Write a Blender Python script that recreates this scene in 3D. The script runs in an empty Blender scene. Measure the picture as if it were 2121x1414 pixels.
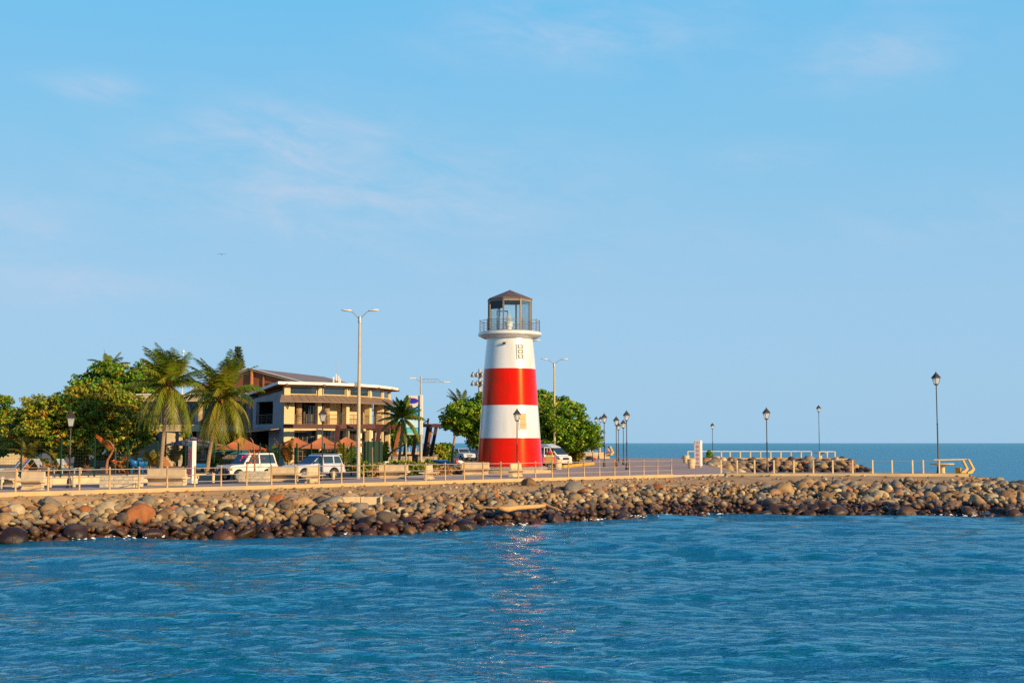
import bpy, bmesh, math, random
import numpy as np
from mathutils import Vector, Matrix

random.seed(7)
RNG = np.random.default_rng(7)
SC = bpy.context.scene
COL = SC.collection
R = math.radians

# ------------------------------------------------------------------ camera, sky, sun, exposure
ZC = 4.3                       # eye height above the water
FPX = 2592.0                   # focal length in photo pixels (2121 wide)
PITCH = math.atan(210 / FPX)
cam_d = bpy.data.cameras.new("camera")
cam = bpy.data.objects.new("camera", cam_d)
COL.objects.link(cam)
cam_d.sensor_width = 36.0
cam_d.lens = FPX / 2121 * 36.0
cam_d.clip_start = 0.5
cam_d.clip_end = 60000
cam.location = (0, 0, ZC)
cam.rotation_euler = (R(90) + PITCH, 0, 0)
SC.camera = cam

SUN_EL, SUN_AZ = 17.0, 131.0   # azimuth clockwise from the viewing direction (+Y)
sd = Vector((math.sin(R(SUN_AZ)) * math.cos(R(SUN_EL)), math.cos(R(SUN_AZ)) * math.cos(R(SUN_EL)), math.sin(R(SUN_EL))))
sl = bpy.data.lights.new("sun", 'SUN')
sl.energy = 5.0
sl.angle = R(0.5)
sl.color = (1.0, 0.735, 0.40)
so = bpy.data.objects.new("sun", sl)
COL.objects.link(so)
so.rotation_euler = sd.to_track_quat('Z', 'Y').to_euler()
so.location = (60, -60, 40)

W = bpy.data.worlds.new("World")
SC.world = W
W.use_nodes = True
nt = W.node_tree
nt.nodes.clear()


def N(t, kind, **kw):
    n = t.nodes.new(kind)
    for k, v in kw.items():
        if k.startswith('i_'):
            key = k[2:]
            key = int(key) if key.isdigit() else key.replace('_', ' ')
            if hasattr(v, 'is_output'):
                t.links.new(v, n.inputs[key])
            else:
                n.inputs[key].default_value = v
        else:
            setattr(n, k, v)
    return n


def MATH(t, op, a, b=None, c=None, clamp=False):
    n = t.nodes.new('ShaderNodeMath')
    n.operation = op
    n.use_clamp = clamp
    for i, v in enumerate((a, b, c)):
        if v is None:
            continue
        if hasattr(v, 'is_output'):
            t.links.new(v, n.inputs[i])
        else:
            n.inputs[i].default_value = v
    return n.outputs[0]


def MIX(t, f, a, b, blend='MIX'):
    n = t.nodes.new('ShaderNodeMix')
    n.data_type = 'RGBA'
    n.blend_type = blend
    for s, v in ((n.inputs[0], f), (n.inputs[6], a), (n.inputs[7], b)):
        if hasattr(v, 'is_output'):
            t.links.new(v, s)
        else:
            s.default_value = v if not isinstance(v, tuple) else (v + (1,))[:4]
    return n.outputs[2]


sky = N(nt, 'ShaderNodeTexSky', sky_type='NISHITA')
sky.sun_disc = False
sky.sun_elevation = R(SUN_EL)
sky.sun_rotation = R(SUN_AZ)
sky.air_density = 1.0
sky.dust_density = 0.35
sky.ozone_density = 2.2
# thin high cloud, laid out in azimuth and elevation of the sky itself
tc = N(nt, 'ShaderNodeTexCoord')
sx = N(nt, 'ShaderNodeSeparateXYZ', i_0=tc.outputs['Generated'])
az = MATH(nt, 'ARCTAN2', sx.outputs[0], sx.outputs[1])
el = MATH(nt, 'ARCSINE', sx.outputs[2])
cv = N(nt, 'ShaderNodeCombineXYZ', i_0=MATH(nt, 'MULTIPLY', az, 13.0), i_1=MATH(nt, 'MULTIPLY', MATH(nt, 'ADD', el, MATH(nt, 'MULTIPLY', az, 0.13)), 36.0), i_2=3.7)
cn = N(nt, 'ShaderNodeTexNoise', i_Vector=cv.outputs[0], i_Scale=1.0, i_Detail=9.0, i_Roughness=0.6, i_Distortion=0.35)
mask = None
for (ca, ce, wa, we, k) in ((-10.3, 13.2, 5.5, 2.0, 1.0), (-7.0, 11.4, 10.5, 2.6, .85), (-14.0, 11.5, 2.2, .5, .8), (-18.5, 15.2, 2.6, .6, .8), (-4.5, 11.2, 4.5, 1.2, .7),
                            (3.2, 18.4, 6.5, 1.5, .75), (16.5, 16.8, 4.5, 1.5, .6), (18.5, 19.8, 4, .9, .7), (-22, 9.5, 4, 1.6, .6),
                            (-20, 6.8, 5, .9, .6), (11, 12.6, 3, .8, .35), (20, 9.6, 5, 1.2, .4), (-1, 9.0, 16, 1.5, .3)):
    dx = MATH(nt, 'MULTIPLY', MATH(nt, 'SUBTRACT', az, R(ca)), 1 / R(wa))
    dy = MATH(nt, 'MULTIPLY', MATH(nt, 'SUBTRACT', el, R(ce)), 1 / R(we))
    d2 = MATH(nt, 'ADD', MATH(nt, 'MULTIPLY', dx, dx), MATH(nt, 'MULTIPLY', dy, dy))
    g = MATH(nt, 'MULTIPLY', MATH(nt, 'POWER', 2.718, MATH(nt, 'MULTIPLY', d2, -1.0)), k)
    mask = g if mask is None else MATH(nt, 'MAXIMUM', mask, g)
cr = N(nt, 'ShaderNodeMapRange', i_0=cn.outputs[0], i_1=0.34, i_2=0.78, i_3=0.0, i_4=0.78)
cl = MATH(nt, 'MULTIPLY', cr.outputs[0], mask, clamp=True)
# the clear tropical blue of the place: colour by height above the horizon, laid over the physical sky
ramp = N(nt, 'ShaderNodeValToRGB', i_0=MATH(nt, 'MULTIPLY', el, 1 / R(90), clamp=True))
e = ramp.color_ramp.elements
e[0].position, e[0].color = 0.0, (2.75, 4.75, 6.6, 1)
e[1].position, e[1].color = 1.0, (.22, .8, 2.6, 1)
for p_, c_ in ((.07, (2.8, 4.8, 6.75, 1)), (.14, (2.05, 4.65, 6.8, 1)), (.23, (1.3, 4.4, 7.2, 1)), (.29, (.55, 2.7, 6.2, 1)), (.40, (.3, 1.6, 4.6, 1)), (.6, (.2, 1.0, 3.2, 1))):
    q_ = e.new(p_)
    q_.color = c_
blue = MIX(nt, 0.93, sky.outputs[0], ramp.outputs[0])
bg = N(nt, 'ShaderNodeBackground')
SKY_STRENGTH = 0.092
bg.inputs[1].default_value = SKY_STRENGTH
cloudy = MIX(nt, cl, blue, (5.3, 5.5, 6.6))
nt.links.new(cloudy, bg.inputs[0])
wo = N(nt, 'ShaderNodeOutputWorld', i_0=bg.outputs[0])

SC.view_settings.view_transform = 'Standard'
SC.view_settings.look = 'None'
SC.view_settings.exposure = 0.42
SC.view_settings.gamma = 1.0
SC.render.engine = 'CYCLES'
SC.cycles.max_bounces = 8
SC.cycles.transparent_max_bounces = 24
SC.cycles.use_denoising = False

# ------------------------------------------------------------------ geometry of the place
ZW = 1.95     # promenade and plaza level
ZG = 1.80     # road and general ground level
_ct, _st = math.cos(PITCH), math.sin(PITCH)


def ray(px, py):
    x, y = (px - 1060.5) / FPX, (707 - py) / FPX
    return x, _ct - y * _st, _st + y * _ct


def G(px, py, z=ZG):
    """ground point (x, y) seen at a photo pixel, on the level z"""
    dx, dy, dz = ray(px, py)
    t = (z - ZC) / dz
    return dx * t, dy * t


def X(px, Y):
    dx, dy, _ = ray(px, 917)
    return dx / dy * Y


def Z(py, Y):
    _, dy, dz = ray(1060, py)
    return ZC + dz / dy * Y


U = Vector((0.725, 0.689)).normalized()      # along the promenade
NV = Vector((-U.y, U.x))                     # inland
P0 = Vector((0.0, 81.3))


def RS(s, t):
    p = P0 + U * s + NV * t
    return (p.x, p.y)


RAIL_ROT = math.atan2(U.y, U.x)

# ------------------------------------------------------------------ mesh helpers


class MB:
    def __init__(s):
        s.v, s.f, s.m = [], [], []

    def add(s, vs, fs, mi=0, M=None):
        b = len(s.v)
        s.v += [tuple(M @ Vector(p)) for p in vs] if M is not None else [tuple(p) for p in vs]
        s.f += [tuple(i + b for i in f) for f in fs]
        s.m += [mi] * len(fs)
        return s

    def box(s, c, d, rz=0.0, mi=0, top=(1, 1), M=None, rx=0.0, ry=0.0):
        x, y, z = d[0] / 2, d[1] / 2, d[2] / 2
        tx, ty = x * top[0], y * top[1]
        vs = [(-x, -y, -z), (x, -y, -z), (x, y, -z), (-x, y, -z), (-tx, -ty, z), (tx, -ty, z), (tx, ty, z), (-tx, ty, z)]
        Q = Matrix.Translation(c) @ Matrix.Rotation(rz, 4, 'Z') @ Matrix.Rotation(ry, 4, 'Y') @ Matrix.Rotation(rx, 4, 'X')
        if M is not None:
            Q = M @ Q
        return s.add(vs, [(0, 3, 2, 1), (4, 5, 6, 7), (0, 1, 5, 4), (1, 2, 6, 5), (2, 3, 7, 6), (3, 0, 4, 7)], mi, Q)

    def prism(s, poly, z0, z1, mi=0):
        """poly: list of (x, y) or (x, y, dz) counter-clockwise"""
        n = len(poly)
        vs = [(p[0], p[1], z0 + (p[2] if len(p) > 2 else 0)) for p in poly] + [(p[0], p[1], z1 + (p[2] if len(p) > 2 else 0)) for p in poly]
        fs = [tuple(range(n - 1, -1, -1)), tuple(range(n, 2 * n))] + [(i, (i + 1) % n, n + (i + 1) % n, n + i) for i in range(n)]
        return s.add(vs, fs, mi)

    def wall(s, p, q, z0, z1, th=0.2, mi=0, off=0.0):
        """upright slab from ground point p to q; its face lies on p-q moved out by off, the thickness goes inward (left of p->q)"""
        d = Vector((q[0] - p[0], q[1] - p[1])).normalized()
        n = Vector((-d.y, d.x))
        a = Vector(p[:2]) - n * off
        b = Vector(q[:2]) - n * off
        return s.prism([tuple(a), tuple(b), tuple(b + n * th), tuple(a + n * th)], z0, z1, mi)

    def tube(s, pts, rad, n=8, mi=0, cap=True):
        pts = [Vector(p) for p in pts]
        if not hasattr(rad, '__len__'):
            rad = [rad] * len(pts)
        vs, fs = [], []
        ref = Vector((0, 0, 1))
        prev = None
        for i, p in enumerate(pts):
            d = (pts[min(i + 1, len(pts) - 1)] - pts[max(i - 1, 0)]).normalized()
            if prev is None:
                a = ref if abs(d.z) < .95 else Vector((1, 0, 0))
                u = d.cross(a).normalized()
            else:
                u = (prev - d * prev.dot(d)).normalized()
            prev = u
            w = d.cross(u)
            for k in range(n):
                t = 2 * math.pi * k / n
                vs.append(p + (u * math.cos(t) + w * math.sin(t)) * rad[i])
        for i in range(len(pts) - 1):
            for k in range(n):
                fs.append((i * n + k, i * n + (k + 1) % n, (i + 1) * n + (k + 1) % n, (i + 1) * n + k))
        if cap:
            fs.append(tuple(range(n - 1, -1, -1)))
            fs.append(tuple(range((len(pts) - 1) * n, len(pts) * n)))
        return s.add(vs, fs, mi)

    def lathe(s, prof, n=24, c=(0, 0, 0), mi=0, ph=0.0, mis=None, closed=True):
        vs, fs = [], []
        b = len(s.v)
        for (r, z) in prof:
            for k in range(n):
                t = ph + 2 * math.pi * k / n
                vs.append((c[0] + r * math.cos(t), c[1] + r * math.sin(t), c[2] + z))
        ms = []
        for i in range(len(prof) - 1):
            for k in range(n):
                fs.append((i * n + k, i * n + (k + 1) % n, (i + 1) * n + (k + 1) % n, (i + 1) * n + k))
                ms.append(mis[i] if mis else mi)
        if closed:
            if prof[0][0] > 1e-4:
                fs.append(tuple(range(n - 1, -1, -1)))
                ms.append(mis[0] if mis else mi)
            if prof[-1][0] > 1e-4:
                fs.append(tuple(range((len(prof) - 1) * n, len(prof) * n)))
                ms.append(mis[-1] if mis else mi)
        s.v += vs
        s.f += [tuple(i + b for i in f) for f in fs]
        s.m += ms
        return s

    def side(s, prof, y0, y1, mi=0, M=None):
        """polygon in (x, z) pushed from y0 to y1"""
        n = len(prof)
        vs = [(p[0], y0, p[1]) for p in prof] + [(p[0], y1, p[1]) for p in prof]
        fs = [tuple(range(n)), tuple(range(2 * n - 1, n - 1, -1))] + [(i, n + i, n + (i + 1) % n, (i + 1) % n) for i in range(n)]
        return s.add(vs, fs, mi, M)

    def quad(s, a, b, c, d, mi=0):
        return s.add([a, b, c, d], [(0, 1, 2, 3)], mi)

    def build(s, name, mats, parent=None, smooth=0, bevel=0.0, loc=None, rz=0.0):
        me = bpy.data.meshes.new(name)
        me.from_pydata(s.v, [], s.f)
        mats = mats if isinstance(mats, (list, tuple)) else [mats]
        for m in mats:
            me.materials.append(m)
        if len(mats) > 1:
            me.polygons.foreach_set('material_index', s.m)
        if bevel or smooth:
            bm = bmesh.new()
            bm.from_mesh(me)
            bmesh.ops.remove_doubles(bm, verts=bm.verts, dist=1e-5)
            bmesh.ops.recalc_face_normals(bm, faces=bm.faces)
            bm.to_mesh(me)
            bm.free()
        if smooth:
            me.polygons.foreach_set('use_smooth', [True] * len(me.polygons))
            me.set_sharp_from_angle(angle=R(smooth))
        me.update()
        o = bpy.data.objects.new(name, me)
        COL.objects.link(o)
        if parent is not None:
            o.parent = parent
        if loc is not None:
            o.location = loc
        o.rotation_euler.z = rz
        if bevel:
            md = o.modifiers.new('bevel', 'BEVEL')
            md.width = bevel
            md.segments = 2
            md.limit_method = 'ANGLE'
            md.angle_limit = R(40)
        return o


def tag(o, label=None, cat=None, group=None, kind=None):
    if label:
        o['label'] = label
    if cat:
        o['category'] = cat
    if group:
        o['group'] = group
    if kind:
        o['kind'] = kind
    return o


def thing(name, label, cat, loc=(0, 0, 0), rz=0.0, group=None, scale=1.0):
    o = bpy.data.objects.new(name, None)
    o.empty_display_size = 0.2
    COL.objects.link(o)
    o.location = loc
    o.rotation_euler = (0, 0, rz)
    o.scale = (scale,) * 3
    return tag(o, label, cat, group)


def dup(root, loc, rz=0.0, label=None, group=None, scale=None):
    kids = {}
    for o in COL.objects:
        if o.parent is not None:
            kids.setdefault(o.parent.name, []).append(o)

    def rec(o, par):
        c = o.copy()
        COL.objects.link(c)
        if par is not None:
            c.parent = par
        for k in kids.get(o.name, []):
            rec(k, c)
        return c
    r = rec(root, None)
    r.location = loc
    r.rotation_euler = (0, 0, rz)
    if scale:
        r.scale = (scale,) * 3
    if label:
        r['label'] = label
    if group:
        r['group'] = group
    return r


def np_mesh(name, V, F, mats, parent=None, smooth=False, cols=None):
    """V (n,3), F (m,k) with constant k; cols (n,3) goes to the point attribute 'tone'"""
    V = np.asarray(V, dtype=np.float32)
    F = np.asarray(F, dtype=np.int32)
    me = bpy.data.meshes.new(name)
    me.vertices.add(len(V))
    me.vertices.foreach_set('co', V.ravel())
    k = F.shape[1]
    me.loops.add(F.size)
    me.loops.foreach_set('vertex_index', F.ravel())
    me.polygons.add(len(F))
    me.polygons.foreach_set('loop_start', np.arange(0, F.size, k, dtype=np.int32))
    if smooth:
        me.polygons.foreach_set('use_smooth', np.ones(len(F), dtype=bool))
    me.update(calc_edges=True)
    me.validate()
    for m in (mats if isinstance(mats, (list, tuple)) else [mats]):
        me.materials.append(m)
    if cols is not None:
        a = me.attributes.new('tone', 'FLOAT_COLOR', 'POINT')
        c = np.ones((len(V), 4), dtype=np.float32)
        c[:, :3] = cols
        a.data.foreach_set('color', c.ravel())
    o = bpy.data.objects.new(name, me)
    COL.objects.link(o)
    if parent is not None:
        o.parent = parent
    return o


# ------------------------------------------------------------------ materials


def base_mat(name):
    m = bpy.data.materials.new(name)
    m.use_nodes = True
    t = m.node_tree
    return m, t, t.nodes['Principled BSDF']


def coords(t, kind):
    if kind == 'World':
        return N(t, 'ShaderNodeNewGeometry').outputs['Position']
    return N(t, 'ShaderNodeTexCoord').outputs[kind]


def mat(name, c1, c2=None, scale=2.0, rough=0.6, bump=0.0, bscale=18.0, spec=0.4, metal=0.0, coat=0.0, coord='Object', detail=6.0, c3=None, s3=0.4, stretch=(1, 1, 1)):
    m, t, b = base_mat(name)
    co = coords(t, coord)
    if stretch != (1, 1, 1):
        co = N(t, 'ShaderNodeMapping', i_Vector=co, i_Scale=stretch).outputs[0]
    c2 = c2 or tuple(x * 0.78 for x in c1)
    n = N(t, 'ShaderNodeTexNoise', i_Vector=co, i_Scale=scale, i_Detail=detail, i_Roughness=0.6)
    f = N(t, 'ShaderNodeMapRange', i_0=n.outputs[0], i_1=0.32, i_2=0.68)
    col = MIX(t, f.outputs[0], c1, c2)
    if c3:
        n3 = N(t, 'ShaderNodeTexNoise', i_Vector=co, i_Scale=s3, i_Detail=4.0)
        f3 = N(t, 'ShaderNodeMapRange', i_0=n3.outputs[0], i_1=0.5, i_2=0.72)
        col = MIX(t, f3.outputs[0], col, c3)
    t.links.new(col, b.inputs['Base Color'])
    b.inputs['Roughness'].default_value = rough
    b.inputs['Specular IOR Level'].default_value = spec
    b.inputs['Metallic'].default_value = metal
    b.inputs['Coat Weight'].default_value = coat
    b.inputs['Coat Roughness'].default_value = 0.17
    if bump:
        bn = N(t, 'ShaderNodeTexNoise', i_Vector=co, i_Scale=bscale, i_Detail=5.0)
        bp = N(t, 'ShaderNodeBump', i_Height=bn.outputs[0], i_Strength=min(1.0, bump * 8), i_Distance=bump)
        t.links.new(bp.outputs[0], b.inputs['Normal'])
    return m


def attr_mat(name, attr='tone', rough=0.5, trans=0.25, spec=0.3, tint=(1, 1, 1)):
    """leaves: colour per leaf from an attribute, a part of the light passing through"""
    m, t, b = base_mat(name)
    a = N(t, 'ShaderNodeAttribute', attribute_name=attr)
    col = MIX(t, 1.0, a.outputs[0], tint, 'MULTIPLY')
    t.links.new(col, b.inputs['Base Color'])
    b.inputs['Roughness'].default_value = rough
    b.inputs['Specular IOR Level'].default_value = spec
    if trans:
        tr = N(t, 'ShaderNodeBsdfTranslucent', i_Color=col)
        mx = N(t, 'ShaderNodeMixShader', i_0=trans, i_1=b.outputs[0], i_2=tr.outputs[0])
        t.links.new(mx.outputs[0], t.nodes['Material Output'].inputs[0])
    return m


def glass_mat(name, tint=(0.85, 0.92, 0.95), gloss=0.25, rough=0.02):
    m, t, b = base_mat(name)
    tr = N(t, 'ShaderNodeBsdfTransparent', i_Color=tint + (1,))
    gl = N(t, 'ShaderNodeBsdfGlossy', i_Color=(1, 1, 1, 1), i_Roughness=rough)
    fr = N(t, 'ShaderNodeFresnel', i_IOR=1.5)
    f = MATH(t, 'MULTIPLY_ADD', fr.outputs[0], 0.8, gloss * 0.3, clamp=True)
    mx = N(t, 'ShaderNodeMixShader', i_0=f, i_1=tr.outputs[0], i_2=gl.outputs[0])
    t.links.new(mx.outputs[0], t.nodes['Material Output'].inputs[0])
    return m


def brick_mat(name, c1, c2, mortar, sx, sz, msize=0.02, bump=0.02, rough=0.8, coord='Object', offset=0.5):
    """courses of blocks on upright faces; the horizontal run uses x + y so that every side shows them"""
    m, t, b = base_mat(name)
    s = N(t, 'ShaderNodeSeparateXYZ', i_0=coords(t, coord))
    h = MATH(t, 'ADD', s.outputs[0], s.outputs[1])
    v = N(t, 'ShaderNodeCombineXYZ', i_0=h, i_1=s.outputs[2])
    br = N(t, 'ShaderNodeTexBrick', i_Vector=v.outputs[0], i_Color1=c1 + (1,), i_Color2=c2 + (1,), i_Mortar=mortar + (1,), i_Scale=1.0)
    br.inputs['Mortar Size'].default_value = msize
    br.inputs['Brick Width'].default_value = sx
    br.inputs['Row Height'].default_value = sz
    br.offset = offset
    n = N(t, 'ShaderNodeTexNoise', i_Vector=coords(t, coord), i_Scale=6.0, i_Detail=6.0)
    f = N(t, 'ShaderNodeMapRange', i_0=n.outputs[0], i_1=0.3, i_2=0.7, i_3=0.72, i_4=1.1)
    c = MIX(t, 1.0, br.outputs[0], f.outputs[0], 'MULTIPLY')
    t.links.new(c, b.inputs['Base Color'])
    b.inputs['Roughness'].default_value = rough
    bp = N(t, 'ShaderNodeBump', i_Height=MATH(t, 'SUBTRACT', n.outputs[0], br.outputs[1]), i_Strength=0.6, i_Distance=bump)
    t.links.new(bp.outputs[0], b.inputs['Normal'])
    return m


def stone_mat(name, cols, scale=2.5, coord='Object', mortar=(0.32, 0.26, 0.19)):
    """rubble stonework: cells of differing stone set in mortar"""
    m, t, b = base_mat(name)
    co = coords(t, coord)
    vo = N(t, 'ShaderNodeTexVoronoi', i_Vector=co, i_Scale=scale)
    ve = N(t, 'ShaderNodeTexVoronoi', i_Vector=co, i_Scale=scale, feature='DISTANCE_TO_EDGE')
    rp = N(t, 'ShaderNodeValToRGB', i_0=N(t, 'ShaderNodeSeparateColor', i_0=vo.outputs['Color']).outputs[0])
    e = rp.color_ramp.elements
    e[0].color = cols[0] + (1,)
    e[1].color = cols[-1] + (1,)
    for i, c in enumerate(cols[1:-1]):
        q = e.new((i + 1) / (len(cols) - 1))
        q.color = c + (1,)
    f = N(t, 'ShaderNodeMapRange', i_0=ve.outputs[0], i_1=0.02, i_2=0.09)
    n = N(t, 'ShaderNodeTexNoise', i_Vector=co, i_Scale=9.0, i_Detail=5.0)
    c = MIX(t, f.outputs[0], mortar, rp.outputs[0])
    c = MIX(t, 0.35, c, n.outputs[1], 'OVERLAY')
    t.links.new(c, b.inputs['Base Color'])
    b.inputs['Roughness'].default_value = 0.85
    bp = N(t, 'ShaderNodeBump', i_Height=f.outputs[0], i_Strength=0.7, i_Distance=0.04)
    t.links.new(bp.outputs[0], b.inputs['Normal'])
    return m


M = {}
M['concrete'] = mat('concrete', (.52, .36, .18), (.43, .29, .14), 1.5, .85, .006, 25, c3=(.34, .28, .21), s3=.7)
M['bench'] = mat('bench_concrete', (.67, .49, .275), (.58, .42, .235), 2.5, .8, .004, 30, c3=(.42, .33, .23), s3=1.2)
M['pier'] = mat('pier_concrete', (.54, .40, .22), (.42, .31, .17), .8, .85, .01, 15, coord='World', c3=(.27, .23, .19), s3=.5)
M['post_tan'] = mat('post_paint', (.52, .31, .11), (.40, .23, .08), 5, .45, spec=.5)
M['lantern_frame'] = mat('lantern_frame', (.27, .20, .13), (.2, .15, .1), 5, .5, spec=.4)
M['rail_grey'] = mat('rail_pipe', (.42, .34, .33), (.34, .28, .27), 4, .4, spec=.5, metal=.3)
M['white'] = mat('tower_white', (.70, .68, .645), (.64, .62, .58), 1.6, .34, .004, 9, spec=.35, c3=(.55, .51, .44), s3=1.1, stretch=(1, 1, .16), coat=1.0)
M['red'] = mat('tower_red', (.70, .0, .0), (.52, .002, .0), 1.4, .2, .012, 12, c3=(.44, .01, .005), s3=1.0, spec=.6, stretch=(1, 1, .5))
M['red'].node_tree.nodes['Principled BSDF'].inputs['Specular Tint'].default_value = (1, .30, .10, 1)
M['red'].node_tree.nodes['Principled BSDF'].inputs['IOR'].default_value = 1.7
M['white'].node_tree.nodes['Principled BSDF'].inputs['Coat IOR'].default_value = 1.9
M['white_paint'] = mat('white_paint', (.78, .77, .74), (.70, .68, .64), 3, .5, spec=.4)
M['steel_dark'] = mat('dark_steel', (.13, .085, .05), (.09, .06, .04), 5, .45, spec=.5, metal=.4)
M['steel'] = mat('grey_steel', (.30, .28, .26), (.22, .21, .2), 5, .45, metal=.5)
M['gallery_steel'] = mat('gallery_steel', (.17, .15, .13), (.12, .11, .1), 5, .5, metal=.3)
M['bronze'] = mat('bronze_roof', (.20, .125, .085), (.14, .09, .065), 3, .5, .003, 10, metal=.3)
M['navy'] = mat('navy_panel', (.02, .02, .035), (.015, .015, .025), 3, .4)
M['glass'] = glass_mat('clear_glass', (.96, .97, .96), .0)
M['lamp_black'] = mat('black_iron', (.022, .016, .014), (.035, .022, .016), 6, .45, spec=.5)
M['lamp_glass'] = None
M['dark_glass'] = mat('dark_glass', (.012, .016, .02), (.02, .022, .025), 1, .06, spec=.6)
M['cream'] = mat('cream_wall', (.66, .50, .27), (.57, .43, .23), .7, .85, .006, 12, c3=(.47, .37, .24), s3=.35)
M['grey_wall'] = mat('grey_render', (.36, .35, .34), (.29, .28, .28), .6, .9, .006, 10, c3=(.24, .23, .23), s3=.3)
M['roof_white'] = mat('roof_edge', (.78, .74, .66), (.72, .68, .6), 1, .5)
M['roof_brown'] = mat('brown_sheet_roof', (.25, .165, .115), (.20, .135, .095), 1.5, .55, .004, 8)
M['wood'] = mat('wood_boards', (.22, .075, .03), (.15, .05, .02), 2, .7, .006, 6, stretch=(1, 1, 7))
M['wood_post'] = mat('wood_post', (.36, .13, .045), (.28, .1, .035), 3, .65, stretch=(5, 5, 1))
M['pergola'] = mat('pergola_wood', (.085, .02, .016), (.055, .014, .012), 2, .6, .004, 10)
M['pergola_lit'] = mat('pergola_lit_wood', (.30, .10, .035), (.17, .05, .02), 2, .6, .004, 10, stretch=(1, 1, .3))  # sunlit posts: the warm light is put into this wood's colour
M['tree_bark'] = mat('tree_bark', (.16, .07, .035), (.08, .04, .022), 3, .9, .03, 8, stretch=(1, 1, .3))
M['palm_bark'] = mat('palm_bark', (.34, .23, .13), (.24, .16, .09), 4, .9, .02, 9, stretch=(1, 1, 4))
M['leaf'] = attr_mat('leaf', rough=.45, trans=.22)
M['frond'] = attr_mat('frond', rough=.4, trans=.2)
M['petal'] = attr_mat('petal', rough=.6, trans=.3)
M['canvas'] = mat('terracotta_canvas', (.50, .165, .06), (.42, .13, .05), 1.2, .85, .004, 6)
M['canvas_mauve'] = mat('mauve_canvas', (.30, .22, .22), (.25, .185, .19), 1.2, .85)
M['canvas_yellow'] = mat('yellow_canvas', (.75, .38, .01), (.65, .3, .01), 2, .8)
M['fence_green'] = mat('green_fence_paint', (.010, .042, .024), (.008, .03, .018), 3, .8, spec=.1)
M['screen_green'] = mat('green_screen_cloth', (.012, .035, .022), (.008, .025, .018), 2.5, .8, .01, 5)
M['asphalt'] = mat('asphalt', (.075, .075, .085), (.055, .055, .062), 1.2, .85, .004, 60, coord='World')
M['lot'] = mat('parking_ground', (.20, .16, .125), (.15, .12, .095), .5, .9, .006, 30, coord='World')
M['block'] = brick_mat('pale_blocks', (.68, .55, .36), (.58, .47, .31), (.34, .28, .2), .52, .19, .018)
M['rubble'] = stone_mat('rubble_stone', [(.16, .12, .09), (.42, .30, .18), (.25, .21, .17), (.52, .40, .26), (.3, .2, .12)], 2.6)
M['rubble_dark'] = stone_mat('dark_stone', [(.10, .09, .09), (.20, .18, .17), (.14, .12, .11), (.26, .22, .2)], 3.5, mortar=(.1, .09, .085))
M['stone_col'] = stone_mat('stone_column', [(.22, .13, .07), (.45, .28, .13), (.3, .18, .08), (.5, .33, .17)], 3.4)
M['plinth'] = stone_mat('plinth_stone', [(.28, .22, .16), (.42, .34, .25), (.34, .27, .2), (.48, .40, .3)], 3.2)
M['tyre'] = mat('tyre_rubber', (.03, .025, .022), (.045, .034, .026), 6, .85)
M['rim'] = mat('alloy_rim', (.55, .54, .52), (.45, .44, .43), 5, .3, metal=.8)
M['black'] = mat('black_plastic', (.018, .018, .02), (.028, .027, .028), 6, .5)
M['car_glass'] = mat('car_window', (.02, .035, .05), (.03, .045, .06), 1, .04, spec=.9)
M['headlight'] = mat('headlamp_lens', (.65, .65, .62), (.5, .5, .5), 20, .1, spec=.8)
M['amber'] = mat('amber_lens', (.75, .16, .01), (.65, .12, .01), 9, .2)
M['taillight'] = mat('tail_lens', (.5, .012, .012), (.4, .01, .01), 9, .2)
M['plate'] = mat('number_plate', (.35, .42, .6), (.45, .5, .62), 8, .5)
M['ochre'] = mat('ochre_concrete', (.74, .46, .13), (.66, .40, .11), 3, .75)
M['yellow'] = mat('yellow_paint', (.72, .36, .012), (.60, .28, .01), 3, .7, .008, 12, c3=(.45, .25, .06), s3=2.5)
M['sign_white'] = mat('sign_white', (.74, .70, .62), (.68, .64, .57), 2, .5)
M['sign_grey'] = mat('sign_grey', (.24, .24, .26), (.2, .2, .22), 2, .5)
M['sign_red'] = mat('sign_red', (.70, .05, .035), (.62, .05, .035), 6, .5)
M['sign_green'] = mat('sign_green', (.03, .2, .08), (.03, .16, .08), 6, .5)
M['sign_blue'] = mat('sign_blue', (.06, .1, .35), (.05, .09, .3), 6, .5)
M['galv'] = mat('galvanised', (.42, .40, .38), (.34, .33, .32), 4, .45, metal=.5)
M['pole_conc'] = mat('concrete_pole', (.50, .41, .27), (.42, .34, .22), 1.5, .8, .004, 20, c3=(.36, .29, .2), s3=1.0)
M['terrace'] = mat('terrace_render', (.17, .18, .165), (.13, .14, .13), 1, .9, .006, 10, c3=(.09, .11, .09), s3=.6)
M['teal'] = mat('teal_paint', (.02, .16, .19), (.02, .12, .15), 2, .5)
M['blue_plastic'] = mat('blue_plastic', (.015, .16, .45), (.012, .13, .36), 4, .4)
M['lounger_pale'] = mat('pale_plastic', (.42, .46, .48), (.36, .39, .41), 4, .45)
M['lounger_wood'] = mat('lounger_wood', (.46, .20, .08), (.36, .15, .06), 4, .65, stretch=(1, 8, 1))
M['drift'] = mat('driftwood', (.62, .35, .13), (.42, .21, .08), 3, .8, .015, 8, stretch=(.5, 6, 6))
M['coconut'] = mat('coconut_husk', (.35, .15, .045), (.25, .1, .03), 5, .6)
M['skin'] = mat('skin', (.32, .16, .095), (.28, .14, .08), 5, .55)
M['hair'] = mat('hair', (.02, .014, .01), (.03, .02, .014), 9, .6)
M['red_cloth'] = mat('red_cloth', (.6, .03, .03), (.5, .025, .03), 6, .85)
M['brown_cloth'] = mat('brown_cloth', (.2, .12, .08), (.15, .09, .06), 6, .85)
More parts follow.
